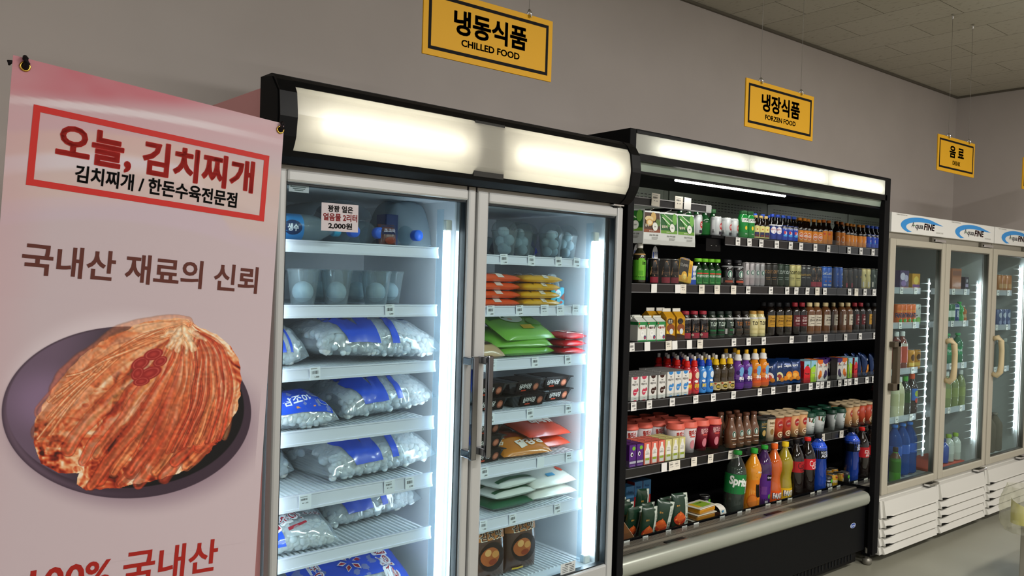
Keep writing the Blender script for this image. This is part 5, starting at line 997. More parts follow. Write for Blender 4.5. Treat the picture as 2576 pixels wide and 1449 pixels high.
# -- bottom deck
KD = .988
tray = MB().box(-.085, .085, -.07, .07, 0, .003, M('#a8342a', .5)).box(-.085, .085, -.0715, -.07, 0, .03, M('#a8342a', .5)).add([(.085, -.07, 0), (.085, .07, 0), (.085, .07, .14), (.085, -.07, .03), (.087, -.07, 0), (.087, .07, 0), (.087, .07, .14), (.087, -.07, .03)], [(0, 1, 2, 3), (7, 6, 5, 4), (3, 2, 6, 7), (0, 3, 7, 4), (1, 0, 4, 5), (2, 1, 5, 6)], M('#b59a82', .6))
tag(link('display_tray', tray.mesh('display_tray'), None, (2.50, 2.43, .356)), 'cardboard display tray of yellow sachets at the deck end', 'tray')
ys = pouch('yellow_sachet', .07, .11, .016, M('#e0ac22', .3, 0, .3), [('oval', .0, .024, .014, .014, '#c03a2a'), ('text', '망고', -.002, -.010, .013, '#8a3a20', .034), ('rect', -.02, .02, -.034, -.030, '#b8782a')], seed=2)
for i in range(4): place(ys, 'yellow_sachet', which(i, 4, 'yellow mango sachets', '', 'leaning in the display tray'), 'sachet', (2.455+.024*i, 2.388+.025*i, .3595), (math.radians(58), 0, -.2), 'yellow sachets in the display tray')
def kim(seed): return pouch('kimchi_pouch', .088, .148, .026, M('#1d3a2a', .28, .1, .3), [('rect', .020, .043, -.070, .072, '#c9d2c6'), ('oval', -.008, -.040, .030, .026, '#b8361e'), ('oval', -.008, -.030, .021, .022, '#cf5a2a'), ('poly', [(-.036, -.05), (-.030, -.03), (.0, -.056)], '#d8482a'), ('poly', [(-.02, -.022), (-.008, -.002), (.004, -.02)], '#d86a32'), ('poly', [(-.016, -.062), (.014, -.028), (.018, -.032), (-.010, -.066)], '#e8923c'), ('poly', [(-.034, -.040), (-.006, -.014), (-.004, -.018), (-.03, -.045)], '#e8823c'), ('text', '종가', -.020, .022, .008, '#d8a24a'), ('text', '맛김치', .031, -.038, .014, '#2d4a38', .040, .03, PI/2), ('text', 'ABC', .031, .030, .012, '#a8b4a4', .040, .0, PI/2)], seed=seed, amp=.15)
kims = [(2.690, 2.392, -.1, -8, 'front dark green kimchi pouch beside the yellow sachets', 0), (2.800, 2.402, -.35, -4, 'dark green kimchi pouch leaning between the two front pouches', .18), (2.905, 2.395, -.2, 0, 'upright dark green kimchi pouch beside the plastic food packs', 0), (2.640, 2.44, 0, -14, 'kimchi pouch close behind the front pouch, by the sachets', 0), (2.735, 2.45, 0, -12, 'kimchi pouch behind the front one, second along', 0), (2.875, 2.46, 0, -8, 'kimchi pouch behind the upright pouch', 0), (2.80, 2.535, .1, -4, 'tall dull pouch at the back among the kimchi pouches', .1)]
for i, (x, y, rz, tl, lb_, ry) in enumerate(kims): place(kim(i+1), 'kimchi_pouch', lb_, 'pouch', (x, y, .356 if i not in (2, 6) else .380), (math.radians(90+tl*-1 if tl < 0 else 86), ry, rz), 'kimchi pouches on the bottom deck')
for i in range(4): place(kim(3), 'kimchi_pouch', which(i, 4, 'kimchi pouches filed', '', 'in the row behind the front pouches'), 'pouch', (2.655+.012*i, 2.500+.036*i, .356), (math.radians(100), 0, 0), 'second row of kimchi pouches')
def fpack(c): 
    mb = MB().rbox(-.066, .066, -.045, .045, 0, .026, M(c, .2, 0, .5), .008, 2); ld = MB().rbox(-.071, .071, -.050, .050, .025, .030, M('#d9d4c2', .35), .002, 1); lb = MB(); f = flat((0, 0, .0301), (1, 0, 0), (0, 1, 0), (0, 0, 1))
    layers(lb, f, [('rect', -.03, .05, -.034, .030, '#8fb23a'), ('rect', -.055, -.03, -.03, .03, '#d8b232'), ('text', '구구미', .01, .012, .014, '#3a4a1c', .04)]); return (mb.mesh('food_pack'), [('lid', ld.mesh('lid'), None), ('label', lb.mesh('label'), None)])
for j, (c, lb_) in enumerate((('#a8742a', 'lowest of the three stacked plastic food packs'), ('#b87a24', 'middle one of the three stacked plastic food packs'), ('#c88a1c', 'topmost of the three stacked plastic food packs, green label showing'))): place(fpack(c), 'food_pack', lb_, 'food pack', (3.065+.004*j, 2.405, .356+.0305*j), (0, 0, .1*(j-1)), 'stacked plastic food packs')
wr = MB().grid(lambda u, v: (-.022+.044*v, .048*math.cos(PI*(1.02-u*1.02)), .026+.05*math.sin(PI*min(1, u*1.02))**.7), 20, 2, M('#e6e2d8', .4)); f = flat((0, -.0485, .028), (1, 0, 0), (0, 0, 1), (0, -1, 0)); layers(wr, f, [('oval', 0, .006, .013, .008, '#a8482a'), ('oval', -.006, .026, .006, .006, '#4a9ad0')])
egg = (MB().rbox(-.04, .04, -.044, .044, 0, .030, M('#6a3a26', .3, 0, .4), .010, 2).mesh('egg_pack'), [('paper_sleeve', wr.mesh('paper_sleeve'), None)])
place(egg, 'egg_pack', 'small brown egg pack in a white paper sleeve', 'food pack', (3.185, 2.40, .356))
c2 = can('short_can', .088, .028, '#17171a', [('text', '봉봉', 0, .045, .018, '#e6e6e2', .03, .06), ('oval', .014, .066, .010, .010, '#5fb82e'), ('oval', -.006, .066, .010, .004, '#d8d8d4')], bands=((0.05, .25, '#4a8a2c'),))
place(c2, 'short_can', 'black and green can standing behind the food packs', 'can', (3.23, 2.50, .356), (0, 0, -.4))
for i, (x, y, c) in enumerate(((2.68, 2.66, '#6a9a34'), (2.80, 2.62, '#5aa0c8'), (2.90, 2.66, '#b02a2a'), (2.96, 2.66, '#b02a2a'))): place(carton('tall_juice_carton', .055, .05, .17, c, [('rect', -.0275, .0275, .10, .17, '#4f86b4'), ('oval', 0, .08, .02, .03, c), ('text', 'Fuze', 0, .145, .012, '#2a4a7a')], topcol='#4f86b4'), 'tall_juice_carton', ('green juice carton deep in the deck behind the pouches', 'blue juice carton deep in the deck behind the pouches', 'red juice carton deep behind the upright pouch', 'red juice carton deepest behind the food packs')[i], 'juice carton', (x, y, .356), (0, 0, 0), 'juice cartons at the back of the deck')
CLB = clear('soda_plastic', '#cfd8d2', .04, .10, '#8a938e', film=1.0)
def big(name, body, cap, spec, bands, shape='big', r=.045, h=.315, capr=.40, mat=None, z0=None): return bottle(name, h, r, shape, body, cap, capr, spec, bands, rough=.07, z0cap=z0 or PROF[shape][-1][0]-.005, bodymat=mat, seg=28)
spr = big('soda_bottle', '#24302a', '#1f8a34', [('text', 'Sprite', -.006, .168, .052, '#eef2ec', .105, .05, -.12), ('rect', .030, .042, .118, .152, '#e6e8e2'), ('bars', .032, .040, .120, .150, '#222222')], ((.36, .66, '#1c7a3c'),), r=.052, mat=CLB)
sl_ = MB().lathe([(0, .002), (.040, .002), (.048, .012), (.0495, .05), (.049, .20), (.045, .235), (0, .235)], M('#2c3a32', .05, 0, .6), 28)
spr[1].append(('drink', sl_.mesh('drink'), 'clear dark liquid'))
place(spr, 'soda_bottle', 'large clear soda bottle with green label and cap', 'bottle', (3.316, 2.400, .3555), (0, math.radians(4), -.35), 'large soft drink bottles')
mm = big('juice_bottle', '#e0901c', '#2a9a34', [('poly', [(-.004, .20), (.040, .232), (.040, .188), (.004, .176)], '#141210'), ('text', 'Minute', .022, .204, .010, '#eee8dc', .03), ('rect', .004, .034, .080, .150, '#17120e'), ('text', 'Orange', .020, .136, .010, '#eadcb8', .026), ('oval', -.012, .060, .026, .034, '#c86418'), ('oval', -.012, .060, .021, .029, '#d87a2c')], ((.03, .52, '#d87c1a'),), 'waist', .044, .315, .42)
gr2 = big('juice_bottle', '#3a1a52', '#2a9a34', [('rect', .0, .034, .150, .180, '#15121a'), ('rect', -.024, .004, .080, .120, '#6a3a86'), ('oval', .022, .07, .01, .012, '#4a8a3a'), ('bars', -.004, .012, .016, .050, '#d8d2dc'), ('text', 'Grape', .016, .165, .012, '#e6deee', .028)], ((.03, .74, '#4f2278'),), 'big', .043, .32, .42)
fan = lambda body, lbl, cap: big('soda_bottle', body, cap, [('text', 'FANTA', .014, .060, .028, '#1c2440', .072, .09), ('text', 'FANTA', .014, .061, .026, '#f4f2ee', .066, .05), ('rect', -.03, .0, .014, .018, '#f0e4d0')], ((.05, .27, lbl),), 'waist', .044, .318, .40)
cok = lambda cap, lc, ink: big('cola_bottle', '#140a08', cap, [('text', 'Coca', .018, .190, .030, ink, .058, .0, .1), ('text', 'Cola', .022, .168, .018, ink, .036)], ((.48, .66, lc),), 'big', .044, .32, .40)
pwr = big('sports_bottle', '#123c9a', '#17171a', [('text', 'POWER', .010, .232, .014, '#d8dce4', .044, .03), ('text', 'ADE', .012, .215, .016, '#d8dce4', .044, .05), ('poly', [(.022, .246), (.046, .226), (.020, .205)], '#2a5ad0')], ((.60, .77, '#0f1118'), (.775, .86, '#2a5ae0')), 'sport', .045, .33, .42)
for i, (kk, x, nm, lb_, ty) in enumerate(((mm, 3.449, 'juice_bottle', 'large orange juice bottle with green cap on the bottom deck', 3), (gr2, 3.543, 'juice_bottle', 'large purple grape juice bottle with green cap', 2), (fan('#c85a1c', '#e0551a', '#e8641c'), 3.638, 'soda_bottle', 'large orange soda bottle with orange cap', 1), (fan('#9a8a1e', '#e2b41c', '#e6c41e'), 3.735, 'soda_bottle', 'large yellow soda bottle with yellow cap', 1), (cok('#161416', '#a81e24', '#3a1418'), 3.843, 'cola_bottle', 'large cola bottle with black cap and red label', 0), (cok('#d8201c', '#c4202a', '#f0e6e2'), 3.952, 'cola_bottle', 'large cola bottle with bright red cap', 0), (pwr, 4.066, 'sports_bottle', 'large blue sports drink bottle with black cap', -1))):
    place(kk, nm, lb_, 'bottle', (x, 2.394, .3555), (0, math.radians(ty), -.45), 'large soft drink bottles')
cy2 = can('short_can', .092, .028, '#d8a41c', [('text', '비타민', 0, .055, .016, '#f4ead0', .036, .05), ('oval', .010, .078, .008, .005, '#a8283a'), ('rect', -.018, .018, .018, .026, '#b8862a')], bands=((.93, .95, '#a8483a'),))
place(c2, 'short_can', 'black and green can beside the blue sports bottle', 'can', (4.144, 2.385, .3555), (0, 0, -.5), 'short cans on the bottom deck')
place(cy2, 'short_can', 'yellow vitamin can against the mirrored end wall', 'can', (4.203, 2.388, .3555), (0, 0, -.5), 'short cans on the bottom deck')
for i, (kk, x, y) in enumerate(((cy2, 4.143, 2.455), (cy2, 4.203, 2.455), (c2, 4.145, 2.52), (c2, 4.204, 2.52))): place(kk, 'short_can', ('yellow can in the second row behind the black can', 'yellow can in the second row by the mirrored wall', 'black can in the third row behind yellow cans', 'black can in the third row by the mirrored wall')[i], 'can', (x, y, .357), (0, 0, 0), 'short cans on the bottom deck')
# ================================================================== goods in the freezer
FZR = math.radians(3.0)
def ice_mat():
    m, nt, N, L, b, out = nodes('bagged_ice')
    tc = N.new('ShaderNodeTexCoord'); n = N.new('ShaderNodeTexNoise'); n.inputs['Scale'].default_value = 45; L.new(tc.outputs['Object'], n.inputs['Vector'])
    r = N.new('ShaderNodeValToRGB'); e = r.color_ramp.elements; e[0].position = .3; e[0].color = lin('#dbe8f1'); e[1].position = .65; e[1].color = lin('#f4f9fc'); L.new(n.outputs[0], r.inputs[0]); L.new(r.outputs[0], b.inputs['Base Color'])
    b.inputs['Roughness'].default_value = 0.25; b.inputs['Subsurface Weight'].default_value = 0.5; b.inputs['Subsurface Radius'].default_value = (0.010, 0.014, 0.018); b.inputs['Subsurface Scale'].default_value = 1.0
    return m
ICE = ice_mat()
def film_mat():
    """thin crinkled bag film: see-through, with sharp wrinkle glints"""
    m, nt, N, L, b, out = nodes('bag_film'); N.remove(b)
    tc = N.new('ShaderNodeTexCoord'); mp = N.new('ShaderNodeMapping'); mp.inputs['Scale'].default_value = (1, .55, .8); mp.inputs['Rotation'].default_value = (.3, 0, .6); L.new(tc.outputs['Object'], mp.inputs[0])
    n = N.new('ShaderNodeTexNoise'); n.noise_type = 'RIDGED_MULTIFRACTAL'; n.inputs['Scale'].default_value = 15; n.inputs['Detail'].default_value = 2.5; n.inputs['Distortion'].default_value = .6; L.new(mp.outputs[0], n.inputs['Vector'])
    bp = N.new('ShaderNodeBump'); bp.inputs['Strength'].default_value = 1.0; bp.inputs['Distance'].default_value = 0.010; L.new(n.outputs[0], bp.inputs['Height'])
    t = N.new('ShaderNodeBsdfTransparent'); t.inputs[0].default_value = lin('#f2f7fb')
    g = N.new('ShaderNodeBsdfGlossy'); g.inputs['Roughness'].default_value = 0.09; L.new(bp.outputs[0], g.inputs['Normal'])
    lw = N.new('ShaderNodeLayerWeight'); lw.inputs[0].default_value = .5; L.new(bp.outputs[0], lw.inputs['Normal'])
    pw = N.new('ShaderNodeMath'); pw.operation = 'POWER'; pw.inputs[1].default_value = 3.0; L.new(lw.outputs['Facing'], pw.inputs[0])
    fr = N.new('ShaderNodeMath'); fr.operation = 'MULTIPLY_ADD'; fr.inputs[1].default_value = .6; fr.inputs[2].default_value = .11; L.new(pw.outputs[0], fr.inputs[0])
    mx = N.new('ShaderNodeMixShader'); L.new(fr.outputs[0], mx.inputs[0]); L.new(t.outputs[0], mx.inputs[1]); L.new(g.outputs[0], mx.inputs[2])
    d = N.new('ShaderNodeBsdfDiffuse'); d.inputs[0].default_value = lin('#e9f2f8'); m2 = N.new('ShaderNodeMixShader'); m2.inputs[0].default_value = .20
    L.new(mx.outputs[0], m2.inputs[1]); L.new(d.outputs[0], m2.inputs[2]); L.new(m2.outputs[0], out.inputs[0])
    return m
FILM = film_mat()
def chunk_shapes():
    out = []
    for k in range(5):
        bm = bmesh.new(); bmesh.ops.create_icosphere(bm, subdivisions=2, radius=1.0); bm.verts.index_update()
        V = []
        for v in bm.verts:
            c = v.co; q = max(abs(c.x), abs(c.y), abs(c.z)); w = c.lerp(c/q*.82, .45)*(1+.16*mnoise.noise(c*1.7+Vector((k*9, 0, 0)))); V.append(w[:])
        out.append((np.array(V), [tuple(x.index for x in f.verts) for f in bm.faces])); bm.free()
    return out
CHUNKS = chunk_shapes()
BLU = '#1f4fd0'
def ice_bag(Lx, Wy, H, seed, patches, spec):
    base, f = pillow_map(Lx, Wy, H, seed, .16, 3.2, .22, 16)
    body, parts = pouch('ice_bag', Lx, Wy, H, FILM, spec, seed, amp=.16, nu=64, nv=44, pw=3.2, zb=.22, patches=patches, label='printed_band', nscale=16)
    rd = random.Random(seed*13); mb = MB(); from mathutils import Euler
    mb.grid(lambda u, v: ((u-.5)*Lx*.86, (v-.5)*Wy*.86, max(.006, base((u-.5)*Lx*.84, (v-.5)*Wy*.84)-.0125)), 20, 16, ICE)
    n = int(Lx*Wy*5200)
    for k in range(n):
        a, b_ = rd.uniform(-1, 1), rd.uniform(-1, 1)
        if k % 3 == 0: b_ = -1+abs(rd.gauss(0, .14))      # more of them along the steep front
        r = rd.uniform(.0095, .0165); s_, t_ = a*(Lx*.47-r*1.2), max(-1, b_)*(Wy*.478-r*1.15); zt = min(base(s_, t_), base(s_-r*.6, t_), base(s_+r*.6, t_), base(s_, t_-r*.7), base(s_, t_+r*.7)); z = zt - r*1.12 - .002
        if k % 3 == 0: z = rd.uniform(r*.9, max(r, zt-r))
        if z < r*.8: z = r*.8 if zt > r*1.7 else -1
        if z < 0: continue
        V, F = CHUNKS[k % 5]; R = np.array(Euler((rd.uniform(0, 6), rd.uniform(0, 6), 0)).to_matrix())
        mb.add((V*np.array([r, r*rd.uniform(.75, 1), r])) @ R.T + np.array([s_, t_, z]), F, ICE, True)
    return (body, [('ice_cubes', mb.mesh('ice_cubes'), 'frosty white ice cubes')] + parts)
cst = lambda c: (lambda t: c)
wav = lambda c, a, b, d=0.0: (lambda t: c + a*math.sin(b*t+d))
def std_print(k=1.0, Wy=.30, txt='참조아', t2='보석얼음'):
    lo = -Wy*.494
    pt = [(lambda t: -.17*k+.05*k*((t+.05)/.1)**2 if t < -.05*k else -.17*k, lambda t: -.10*k+.05*k*((t+.05)/.1)**2 if t < -.05*k else -.07*k, lo, -.05*k, BLU),
          (wav(-.15*k, .012*k, 22), wav(.17*k, .012*k, 18), -.055*k, .085*k, BLU),
          (wav(-.06*k, .02*k, 26, 1), wav(-.005*k, .02*k, 26, 1), lo, -.05*k, BLU), (wav(.035*k, .012*k, 26, 1), wav(.062*k, .012*k, 26, 1), lo, -.05*k, BLU)]
    sp = [('text', t2, .03*k, -.05*k, .040*k, '#f2f2f6', .12*k, .10), ('text', t2, .03*k, -.05*k, .036*k, '#a8263a', .115*k, .03), ('text', txt, -.12*k, .05*k, .026*k, '#f2f2f6', .06*k, .02)]
    return pt, sp
def bag(L_, W_, H_, seed, u, ly, z, rz, lb_, pr=None, rx=0.0, ry=0.0):
    p_, s_ = pr or std_print(L_/.46, W_)
    return place(ice_bag(L_, W_, H_, seed, p_, s_), 'ice_bag', lb_, 'ice bag', fzp(u, ly, z), (rx, ry, FZR+rz), 'bagged ice in the left freezer compartment')
bag(.47, .30, .125, 1, -.945, .29, 1.215, .02, 'wide blue-printed ice bag, uppermost of all, above the 30,000 price tag', ry=.06, rx=-.04)
bag(.15, .26, .12, 2, -1.268, .30, 1.214, .2, 'ice bag half hidden by the door frame beside the uppermost bag')
bag(.37, .28, .122, 3, -.902, .30, 1.039, .10, 'ice bag with red round seal, on the shelf below the 30,000 tag', rx=-.03, ry=-.05)
lp = ([(cst(-.14), cst(.10), -.118, .03, BLU)], [('text', '참조아', .0, -.088, .030, '#f4f6fa', .085, .02), ('poly', [(-.01, -.108), (.05, -.105), (.05, -.108), (-.01, -.112)], '#e89a4a'), ('rect', .065, .092, -.100, -.080, '#dfe8f6'), ('rect', .067, .090, -.098, -.082, BLU)])
bag(.235, .25, .095, 4, -1.222, .235, 1.039, -.05, 'low ice bag with a solid blue face, beside the red-sealed ice bag', lp)
bag(.22, .20, .10, 5, -1.215, .51, 1.039, .1, 'ice bag behind the low blue-faced ice bag')
bag(.41, .30, .130, 6, -.93, .29, .857, .06, 'plump ice bag with a bold blue letter shape, above two price tags', rx=-.03, ry=-.03)
bag(.17, .26, .11, 7, -1.258, .40, .857, .1, 'ice bag in the dark corner behind the bold blue letter bag')
bag(.375, .27, .115, 8, -.898, .37, .685, .08, 'ice bag lying behind the 3kg bag', rx=-.03, ry=-.04)
kg = ([(lambda t: -.115-.10*(t+.05), lambda t: -.06-.35*(t+.05), -.108, .10, BLU)], [('text', '참조아', -.03, -.05, .046, '#f6f6f8', .115, .10, .32), ('text', '참조아', -.03, -.05, .042, '#a8263a', .110, .015, .32), ('text', '3kg', .062, -.02, .030, '#f4f4f8', .052, .08, .08), ('text', '3kg', .062, -.02, .028, '#7a2438', .050, .0, .08), ('poly', [(-.03, -.082), (.03, -.064), (.032, -.069), (-.028, -.089)], '#a8263a')])
bag(.25, .22, .085, 9, -1.215, .222, .6855, -.08, 'front ice bag printed 3kg, sagging over the shelf edge', kg, rx=math.radians(9))
bt = ([(cst(-.19), cst(.155), -.085, .055, BLU), (cst(.10), cst(.185), -.14, .12, BLU)], [('text', '참조아', -.125, .0, .04, '#f4f4f8', .14, .09, -PI/2), ('text', '참조아', -.125, .0, .036, '#a8263a', .135, .02, -PI/2), ('text', '보석얼음', .115, -.01, .05, '#f4f4f8', .22, .12, -PI/2), ('text', '보석얼음', .115, -.01, .044, '#a8263a', .215, .04, -PI/2)])
for k in range(6):
    a = k*PI/3; c_, s_ = math.cos(a), math.sin(a); q = lambda x, y: (-.005 + x*c_-y*s_, -.015 + x*s_+y*c_)
    bt[1].append(('poly', [q(.010, 0), q(.028, .010), q(.046, 0), q(.028, -.010)], '#f4f4f8')); bt[1].append(('poly', [q(.014, 0), q(.028, .0065), q(.041, 0), q(.028, -.0065)], '#b0283a'))
bag(.41, .30, .09, 10, -.955, .33, .4305, 0, 'bottom ice bag with snowflake print, tilted to face the glass', bt, rx=math.radians(21))
bag(.17, .24, .10, 12, -1.266, .38, .4305, 0, 'ice bag on the freezer floor beside the snowflake bag')
# clear cups with ice balls
CUPM = clear('clear_cup', '#e6eef1', .05, .09, '#e6eef2', 1.5, 1.3); DOME = clear('clear_dome', '#eef3f5', .05, .06, '#dfe8ec', 1.5, 1.2)
ICEB = noisy('frosty_ice', '#c4d2da', '#e6eef2', 40, .35)
ck = MB().lathe([(0, .001), (.033, .001), (.0335, .004), (.046, .098), (.0485, .100), (.0485, .103), (.046, .103), (.045, .099), (.0325, .004), (0, .004)], CUPM, 26)
ck.lathe([(.0465, .103), (.049, .1035), (.047, .106), (0, .106)], CUPM, 26)
cups = (ck.mesh('ice_cup'), [('ice_ball', MB().lathe([(0, .008)]+[(.0305*math.sin(PI*k/12), .039-.0305*math.cos(PI*k/12)) for k in range(1, 12)]+[(0, .0695)], ICEB, 20).mesh('ice_ball'), 'frosted ice ball'), ('meltwater', MB().lathe([(0, .005), (.0325, .005), (.0345, .022), (0, .022)], clear('meltwater', '#dfeaf0', .02, .2, '#dfe8ee'), 20).mesh('meltwater'), None)])
for i, (u, ly, lb_) in enumerate(((-1.207, .165, 'clear cup with an ice ball, front one beside the door frame'), (-1.099, .165, 'clear cup with an ice ball, middle one of the front three'), (-.962, .165, 'clear cup with an ice ball, front one above the price tag'), (-1.26, .27, 'clear ice cup tucked behind the door frame'), (-1.10, .275, 'clear ice cup behind the middle front cup'), (-.965, .275, 'clear ice cup behind and between the front cups'), (-.845, .27, 'clear ice cup behind the front cup above the price tag'))):
    place(cups, 'ice_cup', lb_, 'cup', fzp(u, ly, 1.394), (0, 0, i*1.3), 'clear cups with ice balls')
# big water bottles lying on the top shelf
PETC = clear('water_bottle_plastic', '#dcecf2', .05, .28, '#b8ccd6')
def water(cap, band):
    r, h = .041, .30; p = PROF['big']
    mb = MB().lathe([(0, 0)]+[(q*r, z*h) for z, q in p], PETC, 24); f = bmap(p, h, r); lb = MB()
    if band:
        L_rect(lb, f, -PI*r, PI*r, .07, .155, M('#2f86c8', .3), off=.0004, ns=24, nt=2); L_rect(lb, f, -PI*r, PI*r, .07, .082, M('#a8b83a', .3), off=.0007, ns=24, nt=1)
        L_oval(lb, f, 0, .115, .022, .032, M('#10305c', .3), .001); L_text(lb, f, '생수', 0, .115, .020, M('#e8eef4'), bold=.05, off=.0014, rot=PI/2)
    c = MB().lathe([(.017, .283), (.018, .285), (.018, .306), (.016, .309), (0, .309)], M(cap, .35), 18)
    return (mb.mesh('water_bottle'), [('cap', c.mesh('cap'), None)]+([('label', lb.mesh('label'), None)] if lb.v else []))
place(water('#3fb0d8', True), 'water_bottle', 'water bottle lying sideways with a blue label and teal cap', 'water bottle', fzp(-1.350, .19, 1.5745), (0, PI/2, FZR), None, (1, 1, .87))
wk = water('#2f6ae0', False)
for i, (u, lb_) in enumerate(((-1.047, 'frozen water bottle, blue cap facing out below the paper notice'), (-.958, 'frozen water bottle, blue cap facing out beside the dark blue box'), (-.815, 'frozen water bottle with blue cap inside the frosted sack'))):
    place(wk, 'water_bottle', lb_, 'water bottle', fzp(u, .46, 1.5745), (PI/2, 0, FZR), 'frozen bottles with blue caps')
tag(link('blue_box', MB().rbox(-.022, .022, -.03, .03, 0, .105, M('#243a6a', .45), .002).mesh('blue_box'), None, fzp(-.885, .23, 1.576), (0, 0, FZR)), 'narrow dark blue box standing on the top freezer shelf', 'box')
place(pouch('snack_pouch', .06, .07, .03, M('#5a2a20', .3, 0, .3), [('rect', -.024, .024, .0, .028, '#20264a'), ('text', '초코바', 0, .012, .012, '#c8c4d4', .04), ('oval', 0, -.018, .018, .010, '#8a3a24')], seed=4), 'snack_pouch', 'small brown and blue snack pouch before the dark blue box', 'pouch', fzp(-.930, .17, 1.5745), (math.radians(80), 0, FZR))
fs = pouch('frosted_sack', .17, .15, .16, clear('frosted_film', '#c4d0d8', .25, .55, '#9fb0bc'), seed=5, amp=.2, zb=.1, pw=5)
place(fs, 'frosted_sack', 'tall frosted plastic sack at the end of the top freezer shelf', 'sack', fzp(-.794, .30, 1.5745), (0, 0, FZR))
tag(link('frosted_bundle', MB().grid(lambda u, v: (-.10+.20*u, .30*v, .052*math.sin(PI*u)**.5+.006*mnoise.noise(Vector((u*9, v*9, 1)))), 20, 14, clear('frosted_film2', '#c4d0d8', .2, .4, '#a9b8c2')).mesh('frosted_bundle'), None, fzp(-1.06, .20, 1.660), (0, 0, FZR)), 'loose clear film draped over the water bottles', 'plastic film')
# paper notice on the left door pane
NB = MB().box(-.0575, .0575, -.0006, 0, -.0385, .0385, M('#cdc4c8', .6)); NT = MB(); f = FRONT(-.0006)
for tx, t, h, w, c in (('꽝꽝 얼은', .0235, .0185, .078, '#141214'), ('얼음물 2리터', .0005, .0205, .106, '#b01c20'), ('2,000원', -.0235, .0185, .074, '#141214')): L_text(NT, f, tx, .001, t, h, M(c), w=w, bold=.035, off=.0003)
nt_o = tag(link('paper_notice', NB.mesh('paper_notice'), None, fzp(-1.1755, .0172, 1.6445), (0, math.radians(-.4), FZR)), 'white paper price notice taped on the freezer door glass', 'notice'); part('lettering', NT, nt_o)
# -- right compartment, top: domed cups
dk_ = MB().lathe([(0, .001), (.034, .001), (.045, .088), (.048, .090), (.048, .093), (.044, .092), (.033, .004), (0, .004)], CUPM, 26)
dm = MB().lathe([(.048, .093), (.0485, .097)]+[(.045*math.cos(PI/2*k/8), .098+.036*math.sin(PI/2*k/8)) for k in range(9)], DOME, 24)
ic = MB()
for k, (x, y, z, r) in enumerate(((-.012, -.008, .03, .02), (.014, .006, .028, .019), (-.008, .012, .055, .02), (.012, -.010, .06, .021), (0, .004, .088, .020), (-.014, 0, .092, .014))): ic.lathe([(0, z-r)]+[(r*math.sin(PI*j/6)*(1+.12*mnoise.noise(Vector((k, j, 3)))), z-r*math.cos(PI*j/6)) for j in range(1, 6)]+[(0, z+r)], ICEB, 9, (x, y, 0))
dcup = (dk_.mesh('dome_cup'), [('dome_lid', dm.mesh('dome_lid'), None), ('ice_pieces', ic.mesh('ice_pieces'), None)])
for i, (u, ly, lb_) in enumerate(((-.438, .17, 'dome-lidded ice cup beside the centre door frame'), (-.335, .20, 'dome-lidded ice cup, second from the centre door frame'), (-.255, .26, 'dome-lidded ice cup standing back in the middle'), (-.216, .165, 'dome-lidded ice cup at the front beside the last cup'), (-.112, .19, 'dome-lidded ice cup nearest the light tube'))): place(dcup, 'dome_cup', lb_, 'cup', fzp(u, ly, 1.561), (0, 0, i*.9), 'dome-lidded ice cups')
place(wk, 'water_bottle', 'frozen bottle with blue cap lying between the dome-lidded cups', 'water bottle', fzp(-.305, .62, 1.561), (PI/2, 0, FZR), 'frozen bottles with blue caps')
bb = pouch('blue_bag', .16, .12, .06, M('#2a44b8', .3, 0, .5), seed=8, amp=.6, nscale=22)
place(bb, 'blue_bag', 'crumpled blue plastic bag above the dome-lidded cups', 'bag', fzp(-.165, .43, 1.562), (0, 0, FZR), None, (1, 1, 1.7))
# -- snack packs and popsicle boxes
def snack(c, sp, seed): return pouch('snack_pack', .19, .135, .0275, M(c, .25, 0, .5), sp, seed, amp=.06, zb=.36, pw=4.5)
ysn = [('rect', -.045, -.039, -.06, .062, '#5a3a12'), ('rect', .012, .018, -.06, .062, '#5a3a12'), ('rect', .0, .022, -.066, -.050, '#e6e0d2'), ('text', '핫도그', .055, .01, .022, '#6a4a14', .05, .03)]
rsn = [('rect', -.02, .010, -.066, -.036, '#ece6dc'), ('text', '만두', .03, .02, .026, '#f0c49a', .05, .05)]
for j in range(4):
    place(snack('#e0531c', rsn, 3+j), 'snack_pack', which(j, 4, 'orange snack packs', '', 'beside the centre door frame', 'bottom').replace('bottommost', 'lowest').replace('topmost', 'topmost').replace('from bottom', 'from the bottom'), 'snack pack', fzp(-.493+.003*(j % 2), .185, 1.388+.0285*j), (0, 0, FZR+.03*(j-1)), 'orange snack packs')
    place(snack('#dba51c', ysn, 6+j), 'snack_pack', which(j, 4, 'yellow snack packs', '', 'on second freezer shelf', 'bottom').replace('bottommost', 'lowest').replace('from bottom', 'from the bottom'), 'snack pack', fzp(-.297+(.006, .0, .004, .012)[j], .185, 1.388+.0285*j), (0, 0, FZR+(.02, -.03, .03, -.02)[j]), 'yellow snack packs')
TRAYM = clear('blister', '#e6ecef', .06, .22, '#e9eff2', 1.5, 1.5)
